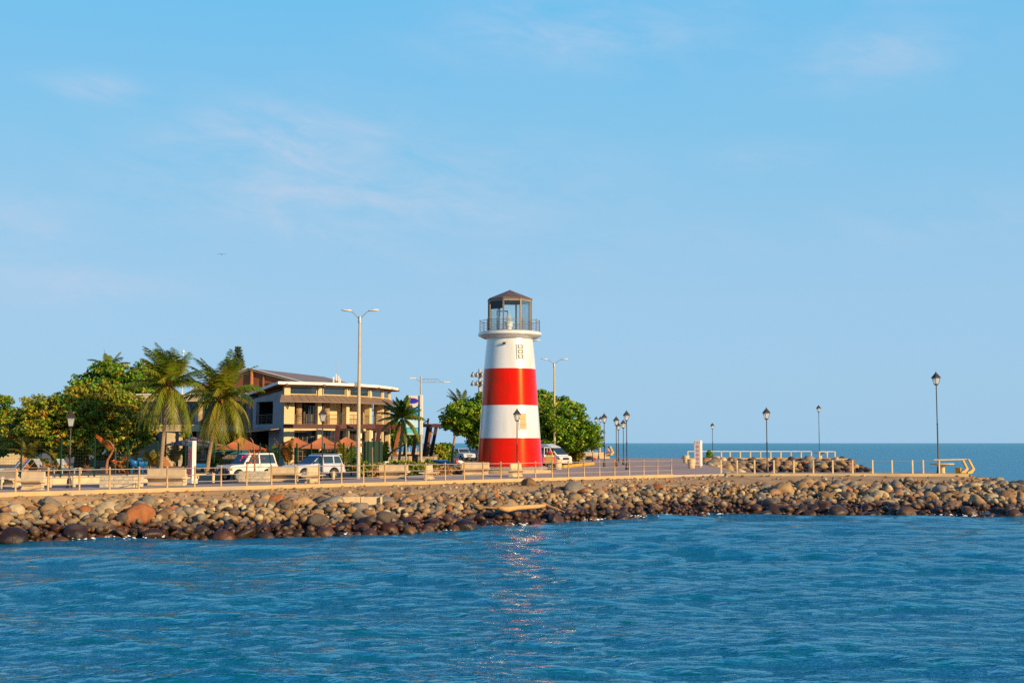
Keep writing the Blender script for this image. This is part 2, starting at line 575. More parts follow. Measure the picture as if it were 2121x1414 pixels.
M['jeans'] = mat('dark_trousers', (.04, .045, .07), (.03, .035, .05), 6, .85)
M['cart'] = mat('cart_paint', (.62, .38, .10), (.52, .3, .08), 3, .6, c3=(.4, .24, .09), s3=2)
M['gull'] = mat('gull_feathers', (.3, .3, .3), (.2, .2, .2), 6, .7)


M['pane_dull'] = mat('glass_block', (.30, .28, .21), (.22, .21, .16), 6, .95, spec=.05)


def _lampglass():
    m, t, b = base_mat('lamp_glass')
    b.inputs['Base Color'].default_value = (.80, .78, .72, 1)
    b.inputs['Roughness'].default_value = .25
    tr = N(t, 'ShaderNodeBsdfTransparent', i_Color=(.92, .95, .97, 1))
    tl = N(t, 'ShaderNodeBsdfTranslucent', i_Color=(.85, .84, .8, 1))
    a = N(t, 'ShaderNodeMixShader', i_0=.45, i_1=b.outputs[0], i_2=tl.outputs[0])
    mx = N(t, 'ShaderNodeMixShader', i_0=.45, i_1=a.outputs[0], i_2=tr.outputs[0])
    t.links.new(mx.outputs[0], t.nodes['Material Output'].inputs[0])
    return m


M['lamp_glass'] = _lampglass()


def car_paint(name, c):
    m, t, b = base_mat(name)
    n = N(t, 'ShaderNodeTexNoise', i_Vector=coords(t, 'Object'), i_Scale=1.6, i_Detail=5.0)
    s = N(t, 'ShaderNodeSeparateXYZ', i_0=coords(t, 'Object'))
    d = N(t, 'ShaderNodeMapRange', i_0=s.outputs[2], i_1=.2, i_2=.9, i_3=.45, i_4=.0)
    f = MATH(t, 'MULTIPLY', d.outputs[0], n.outputs[0])
    t.links.new(MIX(t, f, c, (.30, .22, .14)), b.inputs['Base Color'])
    b.inputs['Roughness'].default_value = .32
    b.inputs['Coat Weight'].default_value = .8
    b.inputs['Coat Roughness'].default_value = .05
    return m

# ------------------------------------------------------------------ the sea
def build_water():
    m, t, b = base_mat('sea_water')
    pos = coords(t, 'World')
    sp = N(t, 'ShaderNodeMapping', i_Vector=pos, i_Rotation=(0, 0, R(-12)), i_Scale=(.36, 1.0, 1))
    n1 = N(t, 'ShaderNodeTexNoise', i_Vector=sp.outputs[0], i_Scale=1.5, i_Detail=5.0, i_Roughness=.62, i_Distortion=.3)
    n2 = N(t, 'ShaderNodeTexNoise', i_Vector=sp.outputs[0], i_Scale=4.6, i_Detail=3.0, i_Roughness=.6, i_Distortion=.4)
    n3 = N(t, 'ShaderNodeTexNoise', i_Vector=sp.outputs[0], i_Scale=.28, i_Detail=3.0, i_Roughness=.55)
    n5 = N(t, 'ShaderNodeTexNoise', i_Vector=sp.outputs[0], i_Scale=.6, i_Detail=2.0, i_Roughness=.5)
    h = MATH(t, 'ADD', MATH(t, 'MULTIPLY', n1.outputs[0], .42), MATH(t, 'MULTIPLY', n2.outputs[0], .10))
    h = MATH(t, 'ADD', h, MATH(t, 'MULTIPLY', n5.outputs[0], .4))
    h = MATH(t, 'ADD', h, MATH(t, 'MULTIPLY', n3.outputs[0], .45))
    bp = N(t, 'ShaderNodeBump', i_Height=h, i_Strength=1.0, i_Distance=1.0)
    # water colour drifts with depth and silt
    nb = N(t, 'ShaderNodeTexNoise', i_Vector=pos, i_Scale=.03, i_Detail=3.0)
    col = MIX(t, nb.outputs[0], (.0, .105, .150), (.0, .127, .160))
    # scattered whitecaps out on the open sea
    dist = N(t, 'ShaderNodeVectorMath', operation='LENGTH', i_0=pos).outputs['Value']
    wv = N(t, 'ShaderNodeMapping', i_Vector=pos, i_Scale=(.05, .16, 1))
    wn = N(t, 'ShaderNodeTexNoise', i_Vector=wv.outputs[0], i_Scale=1.0, i_Detail=5.0, i_Roughness=.7)
    wf = N(t, 'ShaderNodeMapRange', i_0=wn.outputs[0], i_1=.70, i_2=.77, i_3=0, i_4=.8)
    fw = MATH(t, 'MULTIPLY', wf.outputs[0], N(t, 'ShaderNodeMapRange', i_0=dist, i_1=150, i_2=300).outputs[0])
    col = MIX(t, fw, col, (.55, .6, .62))
    t.nodes.remove(b)
    df = N(t, 'ShaderNodeBsdfDiffuse', i_Color=col)
    gl = N(t, 'ShaderNodeBsdfGlossy', i_Color=(.66, .93, 1, 1), i_Roughness=.065, i_Normal=bp.outputs[0])
    fr = N(t, 'ShaderNodeFresnel', i_IOR=1.333, i_Normal=bp.outputs[0])
    f = MATH(t, 'MULTIPLY', MATH(t, 'MULTIPLY', fr.outputs[0], .53), MATH(t, 'SUBTRACT', 1.0, fw))
    mx = N(t, 'ShaderNodeMixShader', i_0=f, i_1=df.outputs[0], i_2=gl.outputs[0])
    t.links.new(mx.outputs[0], t.nodes['Material Output'].inputs[0])
    # grid: rings round the landing place of the viewer, denser where waves are near
    rs = [3.0]
    while rs[-1] < 30000:
        r = rs[-1]
        rs.append(r + (max(.085, r * r / (4.3 * 1250) * .55) if r < 110 else r * .06))
    rs = np.array(rs)
    th = np.linspace(R(-52), R(52), 1000)
    rr, tt = np.meshgrid(rs, th, indexing='ij')
    x, y = rr * np.sin(tt), rr * np.cos(tt)
    sp_r = np.gradient(rs)[:, None] * np.ones_like(tt)
    spac = np.maximum(sp_r, rr * (th[1] - th[0]))
    z = np.zeros_like(x)
    ox, oy = np.zeros_like(x), np.zeros_like(x)
    g = np.random.default_rng(11)
    K = 84
    lam = np.exp(np.linspace(np.log(.36), np.log(9.0), K))
    main = R(-104)
    patch = .75 + .35 * np.sin(x * .11 + y * .05 + 1.3) * np.sin(y * .09 - x * .04)
    for i in range(K):
        a = main + g.normal(0, R(25) if lam[i] < 2.5 else R(15))
        k = 2 * math.pi / lam[i]
        ph = g.uniform(0, 6.28)
        slope = .032 * (1.3 if lam[i] < 1.2 else 1.0 if lam[i] < 4 else .8)
        amp = slope / k
        fade = np.clip((lam[i] / spac - 2.2) / 1.5, 0, 1)
        arg = k * (x * math.cos(a) + y * math.sin(a)) + ph
        w = patch if lam[i] < 3 else 1.0
        z += amp * fade * w * np.sin(arg)
        c = amp * fade * w * np.cos(arg) * 1.1
        ox += c * math.cos(a)
        oy += c * math.sin(a)
    V = np.stack([x + ox, y + oy, z], -1).reshape(-1, 3)
    nr, nc = x.shape
    i = np.arange(nr - 1)[:, None] * nc + np.arange(nc - 1)[None, :]
    F = np.stack([i, i + 1, i + nc + 1, i + nc], -1).reshape(-1, 4)[:, ::-1]
    o = np_mesh('water', V, F, m, smooth=True)
    tag(o, kind='structure')


build_water()

# ------------------------------------------------------------------ shore: land edge (T), waterline (W)
ST = [(RS(-75, 0), None, 3.8), (RS(-50, 0), None, 3.8), (RS(-32.5, 0), (-22.6, 54.9), 0), (RS(-24, 0), (-16.9, 57.4), 0), (RS(-14, 0), (-9.4, 58.6), 0),
      (RS(-7, 0), (-4.7, 61.0), 0), (RS(0, 0), (0.2, 66.3), 0), (RS(9, 0), (7.0, 73.6), 0), ((12.3, 93.0), (11.0, 75.9), 0), ((16, 95.6), (14.6, 76.9), 0),
      ((22, 95.8), (20, 75.8), 0), ((28, 95.8), (26, 74.9), 0), ((33.5, 95.8), (31.5, 75.2), 0), ((35.0, 96.6), (36.6, 79.5), 0), ((35.4, 99), (38.2, 92), 0),
      ((34.5, 100.3), (37.5, 104), 0), ((22, 100.3), (23, 105), 0), ((18.6, 103), (23.5, 110), 0), ((20.5, 125), (26, 126), 0), ((22.5, 145), (28, 145), 0), ((25, 170), (31, 166), 0),
      ((30, 188.6), (34, 182.2), 0), ((40, 188.6), (42, 182.0), 0), ((47.5, 188.6), (49.2, 182.0), 0), ((49.8, 190.5), (52.6, 184.6), 0), ((49.8, 193), (53, 197), 0),
      ((47, 195), (48, 202), 0), ((28, 196), (28, 204), 0), ((12, 200), (12, 208), 0), ((0, 226), (3, 234), 0), ((-17, 272), (-13, 279), 0), ((-60, 340), (-56, 348), 0), ((-260, 420), (-260, 430), 0)]
Tp, Wp = [], []
for T_, W_, d in ST:
    Tp.append(T_)
    Wp.append(W_ if W_ else (T_[0] - NV.x * d, T_[1] - NV.y * d))
Tp, Wp = np.array(Tp), np.array(Wp)
seg = np.linalg.norm(np.diff((Tp + Wp) / 2, axis=0), axis=1)
ARC = np.concatenate([[0], np.cumsum(seg)])


def shore_pt(a, v):
    tx, ty = np.interp(a, ARC, Tp[:, 0]), np.interp(a, ARC, Tp[:, 1])
    wx, wy = np.interp(a, ARC, Wp[:, 0]), np.interp(a, ARC, Wp[:, 1])
    return tx + (wx - tx) * v, ty + (wy - ty) * v, np.interp(v, [0, .06, .26, .40, .65, 1.0, 1.5], [1.78, 1.73, 1.5, 1.18, .62, -.08, -1.3])


def at_shore(px, py, lift=0.0):
    aa, vv = np.meshgrid(np.linspace(ARC[1], ARC[14], 900), np.linspace(.1, 1.05, 80), indexing='ij')
    x, y, z = shore_pt(aa, vv)
    z = z + lift
    f = y * _ct + (z - ZC) * _st
    qx = 1060.5 + FPX * x / f
    qy = 707 - FPX * ((z - ZC) * _ct - y * _st) / f
    k = np.argmin((qx - px) ** 2 + (qy - py) ** 2)
    return Vector((x.flat[k], y.flat[k], z.flat[k]))


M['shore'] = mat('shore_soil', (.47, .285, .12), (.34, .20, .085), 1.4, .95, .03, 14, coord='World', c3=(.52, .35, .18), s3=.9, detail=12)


def _gap_shade():
    # shade of the gaps between the stones, painted dark into the lower soil
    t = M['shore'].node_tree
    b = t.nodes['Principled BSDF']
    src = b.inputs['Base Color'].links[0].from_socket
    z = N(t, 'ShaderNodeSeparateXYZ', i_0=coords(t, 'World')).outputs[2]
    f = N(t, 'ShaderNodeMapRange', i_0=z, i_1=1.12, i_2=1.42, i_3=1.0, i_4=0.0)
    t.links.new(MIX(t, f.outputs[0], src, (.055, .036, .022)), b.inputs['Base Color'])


_gap_shade()


def build_shore():
    na = 900
    a = np.linspace(0, ARC[-1], na)
    v = np.concatenate([np.linspace(0, 1.1, 34), [1.3, 1.5]])
    aa, vv = np.meshgrid(a, v, indexing='ij')
    x, y, z = shore_pt(aa, vv)
    g = np.random.default_rng(3)
    bump = g.normal(0, 1, x.shape)
    for _ in range(2):
        bump = (bump + np.roll(bump, 1, 0) + np.roll(bump, -1, 0) + np.roll(bump, 1, 1) + np.roll(bump, -1, 1)) / 5
    z = z + bump * .13 * np.clip(vv * 7, 0, 1)
    V = np.stack([x, y, z], -1).reshape(-1, 3)
    nr, nc = x.shape
    i = np.arange(nr - 1)[:, None] * nc + np.arange(nc - 1)[None, :]
    F = np.stack([i, i + 1, i + nc + 1, i + nc], -1).reshape(-1, 4)
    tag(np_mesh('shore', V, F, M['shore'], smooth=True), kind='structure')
    poly = [tuple(p) for p in Tp] + [(-260, 30)]
    mb = MB()
    mb.prism([(p[0], p[1]) for p in poly], 1.2, ZG)
    tag(mb.build('ground', M['lot']), kind='structure')


build_shore()


def paving_mat():
    m, t, b = base_mat('paving')
    pos = coords(t, 'World')
    d = N(t, 'ShaderNodeVectorMath', operation='DOT_PRODUCT', i_0=pos, i_1=(NV.x, NV.y, 0)).outputs['Value']
    d = MATH(t, 'SUBTRACT', d, P0.x * NV.x + P0.y * NV.y)
    s = N(t, 'ShaderNodeVectorMath', operation='DOT_PRODUCT', i_0=pos, i_1=(U.x, U.y, 0)).outputs['Value']
    n = N(t, 'ShaderNodeTexNoise', i_Vector=pos, i_Scale=.7, i_Detail=8.0, i_Roughness=.65)
    a = MIX(t, n.outputs[0], (.48, .37, .275), (.37, .285, .215))
    k = MATH(t, 'PINGPONG', MATH(t, 'ADD', d, .6), 2.1)
    pk = MATH(t, 'GREATER_THAN', k, 1.25)
    c = MIX(t, MATH(t, 'MULTIPLY', pk, .75), a, (.40, .19, .16))
    jd = MATH(t, 'LESS_THAN', MATH(t, 'PINGPONG', s, 1.5), .03)
    c = MIX(t, MATH(t, 'MULTIPLY', jd, .5), c, (.14, .11, .1))
    sn = N(t, 'ShaderNodeTexNoise', i_Vector=pos, i_Scale=.22, i_Detail=6.0)
    sf = N(t, 'ShaderNodeMapRange', i_0=sn.outputs[0], i_1=.55, i_2=.75, i_3=0, i_4=.5)
    c = MIX(t, sf.outputs[0], c, (.42, .33, .24))
    t.links.new(c, b.inputs['Base Color'])
    b.inputs['Roughness'].default_value = .8
    return m


M['paving'] = paving_mat()
mb = MB()
mb.prism([RS(-76, .25), RS(-12, .25), RS(-12, 5.4), RS(-76, 5.4)], ZG - .5, ZW)
tag(mb.build('promenade', M['paving']), kind='structure')
PL = [RS(-12, .25), RS(16.3, .25), (13.5, 94.2), (16.3, 96.2), (16.6, 100), (18.0, 103.4), (19.8, 125), (21.6, 144), (23.5, 164), (25, 182), (26, 194.5), (13, 197), (6, 185), (4.4, 150), (3.6, 128), (1.5, 117), (-4.5, 113), RS(4, 13.5), RS(-6, 8.2), RS(-12, 5.4)]
mb = MB()
mb.prism(PL, ZG - .5, ZW)
tag(mb.build('plaza', M['paving']), kind='structure')
mb = MB()
mb.prism([RS(-77, 0), RS(16.4, 0), RS(16.4, .25), RS(-77, .25)], ZG - .45, ZW + .06)
mb.add([], [])
tag(mb.build('kerb', M['concrete'], bevel=.02), kind='structure')
mb = MB()
mb.prism([RS(-120, 5.45), RS(-12.2, 5.45), RS(-6, 8.4), RS(3, 13.4), RS(8, 13.6), RS(12, 24), RS(6, 40), RS(-6, 40), RS(-4, 15.5), RS(-120, 15.5)], ZG - .01, ZG + .004)
tag(mb.build('road', M['asphalt']), kind='structure')
# low wall along the inland side of the road
mb = MB()
mb.prism([RS(-80, 15.5), RS(-4.5, 15.5), RS(-4.5, 15.95), RS(-80, 15.95)], ZG - .1, ZG + .36)
w = mb.build('road_side_wall', M['bench'], bevel=.03)
tag(w, 'low tan concrete wall along the far side of the road', 'wall')


# piers
def pier(front, rear, z0, z1, nm):
    mb = MB()
    mb.prism(front + rear, z0, z1)
    tag(mb.build(nm, M['pier'], bevel=.03), kind='structure')


pier([(16.35, 96.0), (19.0, 95.75), (27, 95.9), (34.6, 95.4)], [(35.3, 97.2), (34.6, 100.1), (25, 100.0), (16.7, 100.0)], 1.2, ZW + .03, 'pier_deck')
pier([(26.1, 189), (36, 188.8), (44.6, 188.9)], [(46.6, 193.8), (38, 194.4), (26.2, 194.4)], 1.0, ZW + .1, 'pier_deck')
pier([(44.9, 188.2), (50.2, 188.4)], [(50.6, 193.6), (46.8, 194.1)], 1.0, ZW + .05, 'pier_deck')

# ------------------------------------------------------------------ rocks of the bank
ROCK_COL = {'tan': (.33, .205, .088), 'grey': (.205, .17, .12), 'pale': (.45, .34, .185), 'brown': (.175, .098, .043), 'pinkish': (.30, .16, .08), 'rust': (.33, .11, .03), 'dark': (.095, .068, .048)}


def rock_mat(name, src):
    m, t, b = base_mat(name)
    if src == 'object':
        c = N(t, 'ShaderNodeObjectInfo').outputs['Color']
    else:
        c = N(t, 'ShaderNodeAttribute', attribute_name='tone').outputs[0]
    pos = coords(t, 'World')
    n = N(t, 'ShaderNodeTexNoise', i_Vector=pos, i_Scale=3.2, i_Detail=8.0, i_Roughness=.65)
    f = N(t, 'ShaderNodeMapRange', i_0=n.outputs[0], i_1=.3, i_2=.7, i_3=.68, i_4=1.22)
    c = MIX(t, 1.0, c, f.outputs[0], 'MULTIPLY')
    n4 = N(t, 'ShaderNodeTexNoise', i_Vector=pos, i_Scale=1.3, i_Detail=3.0)
    c = MIX(t, N(t, 'ShaderNodeMapRange', i_0=n4.outputs[0], i_1=.56, i_2=.66, i_3=0, i_4=.22).outputs[0], c, (.36, .17, .07))
    # wet below the swash line
    z = N(t, 'ShaderNodeSeparateXYZ', i_0=pos).outputs[2]
    n2 = N(t, 'ShaderNodeTexNoise', i_Vector=pos, i_Scale=.55, i_Detail=4.0)
    zz = MATH(t, 'ADD', z, MATH(t, 'MULTIPLY', MATH(t, 'SUBTRACT', n2.outputs[0], .5), .7))
    wet = N(t, 'ShaderNodeMapRange', i_0=zz, i_1=.48, i_2=.80, i_3=1.0, i_4=0.0)
    wc = MIX(t, 1.0, c, (.24, .155, .10), 'MULTIPLY')
    t.links.new(MIX(t, wet.outputs[0], c, wc), b.inputs['Base Color'])
    t.links.new(MATH(t, 'MULTIPLY_ADD', wet.outputs[0], -.36, .82), b.inputs['Roughness'])
    bp = N(t, 'ShaderNodeBump', i_Height=n.outputs[0], i_Strength=.8, i_Distance=.08)
    t.links.new(bp.outputs[0], b.inputs['Normal'])
    return m


M['rock'] = rock_mat('rock', 'object')
M['rock_mix'] = rock_mat('rock_mix', 'tone')


def ico(sub):
    bm = bmesh.new()
    bmesh.ops.create_icosphere(bm, subdivisions=sub, radius=1)
    V = np.array([v.co[:] for v in bm.verts])
    F = np.array([[v.index for v in f.verts] for f in bm.faces])
    bm.free()
    return V, F


ICO = {k: ico(k) for k in (1, 2, 3)}
SHAPES = ['rounded', 'rounded', 'egg-shaped', 'egg-shaped', 'long', 'flat', 'angular', 'blocky']


def rock_shape(kind, sub, seed):
    g = np.random.default_rng(seed)
    V = ICO[sub][0].copy()
    ax = {'rounded': (1, .88, .78), 'egg-shaped': (1.05, .75, .68), 'long': (1.3, .6, .52), 'flat': (1.1, .9, .42), 'angular': (1, .82, .75), 'blocky': (1, .8, .7)}[kind]
    cuts = {'angular': 11, 'blocky': 8}.get(kind, 5)
    for _ in range(cuts):
        d = g.normal(0, 1, 3)
        d /= np.linalg.norm(d)
        h = g.uniform(.58, .82) if cuts > 5 else g.uniform(.72, .92)
        s = V @ d
        V -= np.clip(s - h, 0, None)[:, None] * d * .92
    for k, am in ((1.3, .075), (2.6, .045), (5.2, .022)):
        d = g.normal(0, 1, (3, 3))
        V *= 1 + am * np.sin(V @ d[0] * k * 2 + 1)[:, None] * np.cos(V @ d[1] * k * 1.7)[:, None]
    if kind == 'egg-shaped':
        V[:, 1] *= 1 - .22 * V[:, 0]
        V[:, 2] *= 1 - .15 * V[:, 0]
    V *= np.array(ax)
    return V


def to_px(p):
    x, y, z = p[0], p[1], p[2] - ZC
    f = y * _ct + z * _st
    return 1060.5 + FPX * x / f, 707 - FPX * (z * _ct - y * _st) / f


SPOTS = [(55, 'by the leftmost bench'), (118, 'left of the left lantern lamp'), (200, 'by the left lantern lamp'), (300, 'by the left block planter'), (372, 'by the bench near the letter totem'), (440, 'by the letter totem'),
         (500, 'by the white off-roader'), (565, 'by the bougainvillea planter'), (630, 'by the silver wagon\'s bonnet'), (700, 'by the silver wagon\'s rear'), (748, 'by the tall street light'), (800, 'by the concrete drain outlet'), (870, 'by the bench before the bushes'),
         (930, 'by the green saloon'), (985, 'by the motorcycle'), (1055, 'by the tower\'s left half'), (1120, 'by the tower\'s right half'), (1190, 'by the white van'), (1260, 'by the yellow kerb'), (1330, 'by the lamp cluster'), (1400, 'by the three-bar railing\'s end'),
         (1480, 'by the prohibition sign'), (1550, 'left of the near pier\'s lamp'), (1640, 'right of the near pier\'s lamp'), (1740, 'by the near pier\'s middle'), (1840, 'by the near pier\'s outer half'), (1930, 'by the tall pier-end lamp'), (2020, 'by the pier-end table'), (9999, 'at the breakwater tip')]

OUT_X, OUT_Y, OUT_Z = (float(c) for c in at_shore(745, 1046))


def build_rocks():
    g = np.random.default_rng(5)
    rocks = []
    cell = {}

    def ok(x, y, r, k):
        i, j = int(x // .7), int(y // .7)
        for a in (-2, -1, 0, 1, 2):
            for b in (-2, -1, 0, 1, 2):
                for q in cell.get((i + a, j + b), ()):
                    if (q[0] - x) ** 2 + (q[1] - y) ** 2 < (k * (q[2] + r)) ** 2:
                        return False
        return True

    def put(x, y, z, r, a, v, fixed=None):
        rocks.append((x, y, z, r, a, v, fixed))
        cell.setdefault((int(x // .7), int(y // .7)), []).append((x, y, r))

    # the boulders one picks out in the photo: photo pixel, radius, colour, shape
    for (px, py, r, c, k) in ((286, 1072, .92, 'rust', 'angular'), (334, 1072, .52, 'brown', 'blocky'), (409, 1064, .5, 'pale', 'egg-shaped'), (103, 1058, .5, 'tan', 'rounded'), (8, 1078, .5, 'tan', 'rounded'), (374, 1066, .46, 'grey', 'rounded'),
                              (126, 1075, .36, 'pinkish', 'rounded'), (104, 1040, .5, 'grey', 'flat'), (454, 1072, .5, 'tan', 'blocky'), (658, 1085, .7, 'dark', 'angular'), (690, 1040, .6, 'grey', 'egg-shaped'), (762, 1085, .62, 'dark', 'angular'), (800, 1078, .6, 'dark', 'blocky'),
                              (748, 1057, .5, 'grey', 'rounded'), (808, 1048, .62, 'pinkish', 'flat'), (463, 1052, .44, 'pale', 'egg-shaped'), (1190, 1012, .75, 'grey', 'flat'), (1240, 1026, .6, 'tan', 'egg-shaped'), (1095, 1001, .5, 'brown', 'angular'),
                              (1462, 1038, .42, 'grey', 'rounded'), (1184, 1072, .42, 'brown', 'blocky'), (1022, 1042, .5, 'grey', 'rounded'), (1047, 1030, .45, 'grey', 'flat'), (1310, 1017, .4, 'pinkish', 'rounded'), (25, 1115, .7, 'dark', 'angular'),
                              (1948, 1018, .85, 'grey', 'long'), (2015, 1010, .75, 'pale', 'flat'), (1970, 1025, .6, 'brown', 'egg-shaped'), (2000, 1040, .6, 'tan', 'egg-shaped'), (1880, 1036, .55, 'rust', 'angular'), (1660, 1010, .55, 'tan', 'rounded'), (1710, 1030, .6, 'brown', 'egg-shaped')):
        aa, vv = np.meshgrid(np.linspace(ARC[1], ARC[14], 900), np.linspace(.1, 1.05, 80), indexing='ij')
        x, y, z = shore_pt(aa, vv)
        z = z + r * .35
        f = y * _ct + (z - ZC) * _st
        qx = 1060.5 + FPX * x / f
        qy = 707 - FPX * ((z - ZC) * _ct - y * _st) / f
        k_ = np.argmin((qx - px) ** 2 + (qy - py) ** 2)
        put(x.flat[k_], y.flat[k_], z.flat[k_], r, aa.flat[k_], vv.flat[k_], (c, k))

    zones = [(ARC[0] + 20, ARC[15], 1.0, 0), (ARC[20] - 20, ARC[25], 1.0, 1)]
    for (a0, a1, dens, far) in zones:
        L = a1 - a0
        classes = ((.62, 260, .9), (.46, 700, .82), (.34, 2400, .76), (.25, 6000, .74), (.185, 13000, .72), (.135, 20000, .72), (.10, 14000, .7)) if not far else ((.85, 500, .75), (.62, 1500, .72), (.45, 2500, .7), (.33, 2500, .7))
        for (r0, tries, k) in classes:
            n = int(tries * (L / 95 if not far else 1))
            A = g.uniform(a0, a1, n)
            Vv = g.uniform(.0, 1.04, n) ** .92
            for a, v in zip(A, Vv):
                x, y, z = shore_pt(a, v)
                right = np.clip((x - 13) / 5, 0, 1) if not far else 1
                r = r0 * g.uniform(.8, 1.22) * (1 + .22 * right if not far else 1)
                if not far:
                    lim = .28 if x < -12 else .33 if x < -2 else .33
                    lim = lim - .02 * right - .06 * np.clip((x - 22) / 8, 0, 1)
                    lim += .05 * math.sin(a * .9) + .03 * math.sin(a * 2.3)
                    if v < lim and (r0 > .15 or g.random() > .10):
                        continue
                    if r0 > .3 and v < lim + (r0 - .2) * .35:
                        continue
                    if right > .3 and r0 < .17 and g.random() < .6:
                        continue
                    # fine rubble between the lamp cluster and the prohibition sign
                    if 8.0 < x < 14.5 and r0 > .3 and g.random() < .8:
                        continue
                    if abs(x - OUT_X) < 1.35 and -2.2 < y - OUT_Y < 1.2 and y > OUT_Y - .9:
                        continue
                elif v < .04:
                    continue
                if ok(x, y, r, k):
                    put(x, y, z + r * (.05 + .15 * min(1, max(0, v - .35) * 3)), r, a, v)
    # a second layer of stones lying on the first
    for _ in range(5200):
        a, v = g.uniform(ARC[1], ARC[14]), g.uniform(.5, 1.0)
        x, y, z = shore_pt(a, v)
        if abs(x - OUT_X) < 1.4 and y > OUT_Y - 1.1:
            continue
        r = g.choice([.14, .18, .22, .28]) * g.uniform(.8, 1.2)
        if ok(x, y, r, .34):
            put(x, y, z + r * .9 + .12, r, a, v)
    names = list(ROCK_COL)
    wts = np.array([.28, .25, .13, .16, .09, .02, .07])
    info = []
    for q in rocks:
        x, y, z, r, a, v, fixed = q
        px, py = to_px((x, y, z))
        c = fixed[0] if fixed else names[g.choice(len(names), p=wts)]
        k = fixed[1] if fixed else SHAPES[g.integers(len(SHAPES))]
        vis = -20 < px < 2140
        info.append(dict(x=x, y=y, z=z, r=r, v=v, px=px, py=py, c=c, k=k, big=r / y * vis * (2 if fixed else 1), far=y > 120))
    order = sorted(range(len(info)), key=lambda i: -info[i]['big'])
    single = order[:300]
    rest = order[300:]
    # --- the 300 that show largest: one object each
    protos = {}
    for k in dict.fromkeys(SHAPES):
        for j in range(3):
            V = rock_shape(k, 3, hash((len(k), j)) % 9999 + j * 17 + len(k) * 31)
            me = bpy.data.meshes.new('rock')
            me.from_pydata(V.tolist(), [], ICO[3][1].tolist())
            me.polygons.foreach_set('use_smooth', [True] * len(me.polygons))
            me.materials.append(M['rock'])
            protos[(k, j)] = me
    lab = {}
    for i in single:
        q = info[i]
        spot = next(s for p, s in SPOTS if q['px'] < p)
        where = 'at the waterline' if q['z'] < .55 else 'mid-bank' if q['z'] < 1.15 else 'high on the bank'
        if q['far']:
            spot, where = 'of the far pier', 'on the slope'
        q['lab'] = f"{'large ' if q['r'] > .55 else ''}{q['k']} {q['c']} rock {where} {spot}"
        lab.setdefault(q['lab'], []).append(i)
    for l, ids in lab.items():
        ids.sort(key=lambda i: info[i]['px'])
        if len(ids) > 1:
            words = ['leftmost', 'second from left', 'third from left', 'fourth from left', 'fifth from left', 'sixth from left', 'seventh from left', 'eighth from left', 'ninth from left']
            for n, i in enumerate(ids):
                wd = words[min(n, 8)] if n < len(ids) - 1 else 'rightmost'
                info[i]['lab'] = f"{l}, {wd}"
    for i in single:
        q = info[i]
        o = bpy.data.objects.new('rock', protos[(q['k'], int(g.integers(3)))])
        COL.objects.link(o)
        o.location = (q['x'], q['y'], q['z'])
        o.scale = (q['r'],) * 3
        o.rotation_euler = (g.uniform(-.45, .45), g.uniform(-.45, .45), g.uniform(0, 6.28))
        c = np.array(ROCK_COL[q['c']]) * g.uniform(.85, 1.15)
        o.color = (*c, 1)
        tag(o, q['lab'], 'rock', 'rocks of the far pier' if q['far'] else 'rocks of the sea bank')
    # --- all the smaller ones as one heap
    VV, FF, CC, off = [], [], [], 0
    cache = {}
    for i in rest:
        q = info[i]
        sub = 2 if q['r'] > .12 else 1
        key = (q['k'], sub, int(g.integers(6)))
        if key not in cache:
            cache[key] = rock_shape(key[0], sub, key[2] * 13 + 5)
        V = cache[key] * q['r']
        e = Matrix.Rotation(g.uniform(0, 6.28), 3, 'Z') @ Matrix.Rotation(g.uniform(-.6, .6), 3, 'X') @ Matrix.Rotation(g.uniform(-.6, .6), 3, 'Y')
        V = V @ np.array(e).T + np.array([q['x'], q['y'], q['z']])
        VV.append(V)
        FF.append(ICO[sub][1] + off)
        off += len(V)
        CC.append(np.tile(np.array(ROCK_COL[q['c']]) * g.uniform(.8, 1.2), (len(V), 1)))
    o = np_mesh('small_rocks', np.concatenate(VV), np.concatenate(FF), M['rock_mix'], smooth=True, cols=np.concatenate(CC))
    tag(o, 'countless smaller stones filling the bank between the large rocks', 'rocks', kind='stuff')
    print('rocks', len(rocks))


build_rocks()

# drain outlet of concrete in the bank
t = thing('drain_outlet', 'square concrete drain outlet set among the rocks of the bank', 'drain outlet', (OUT_X, OUT_Y, OUT_Z - .42), R(4), None, .86)
mb = MB()
mb.box((-.62, .25, .45), (1.2, .5, 1.1)).box((.62, .31, .45), (1.2, .5, 1.08)).box((1.27, .2, .44), (.12, .75, 1.14))
mb.build('headwall', M['bench'], t, bevel=.02)
mb = MB()
mb.lathe([(.36, 0), (.36, .2), (.27, .2), (.27, 0)], 24, closed=False)
p = mb.build('pipe', M['concrete'], t, smooth=40, loc=(-.42, .02, .12))
p.rotation_euler = (R(90), 0, 0)
mb = MB().lathe([(.268, 0), (.268, .05)], 24)
p = mb.build('pipe_mouth', M['black'], t, loc=(-.42, -.02, .12))
p.rotation_euler = (R(90), 0, 0)

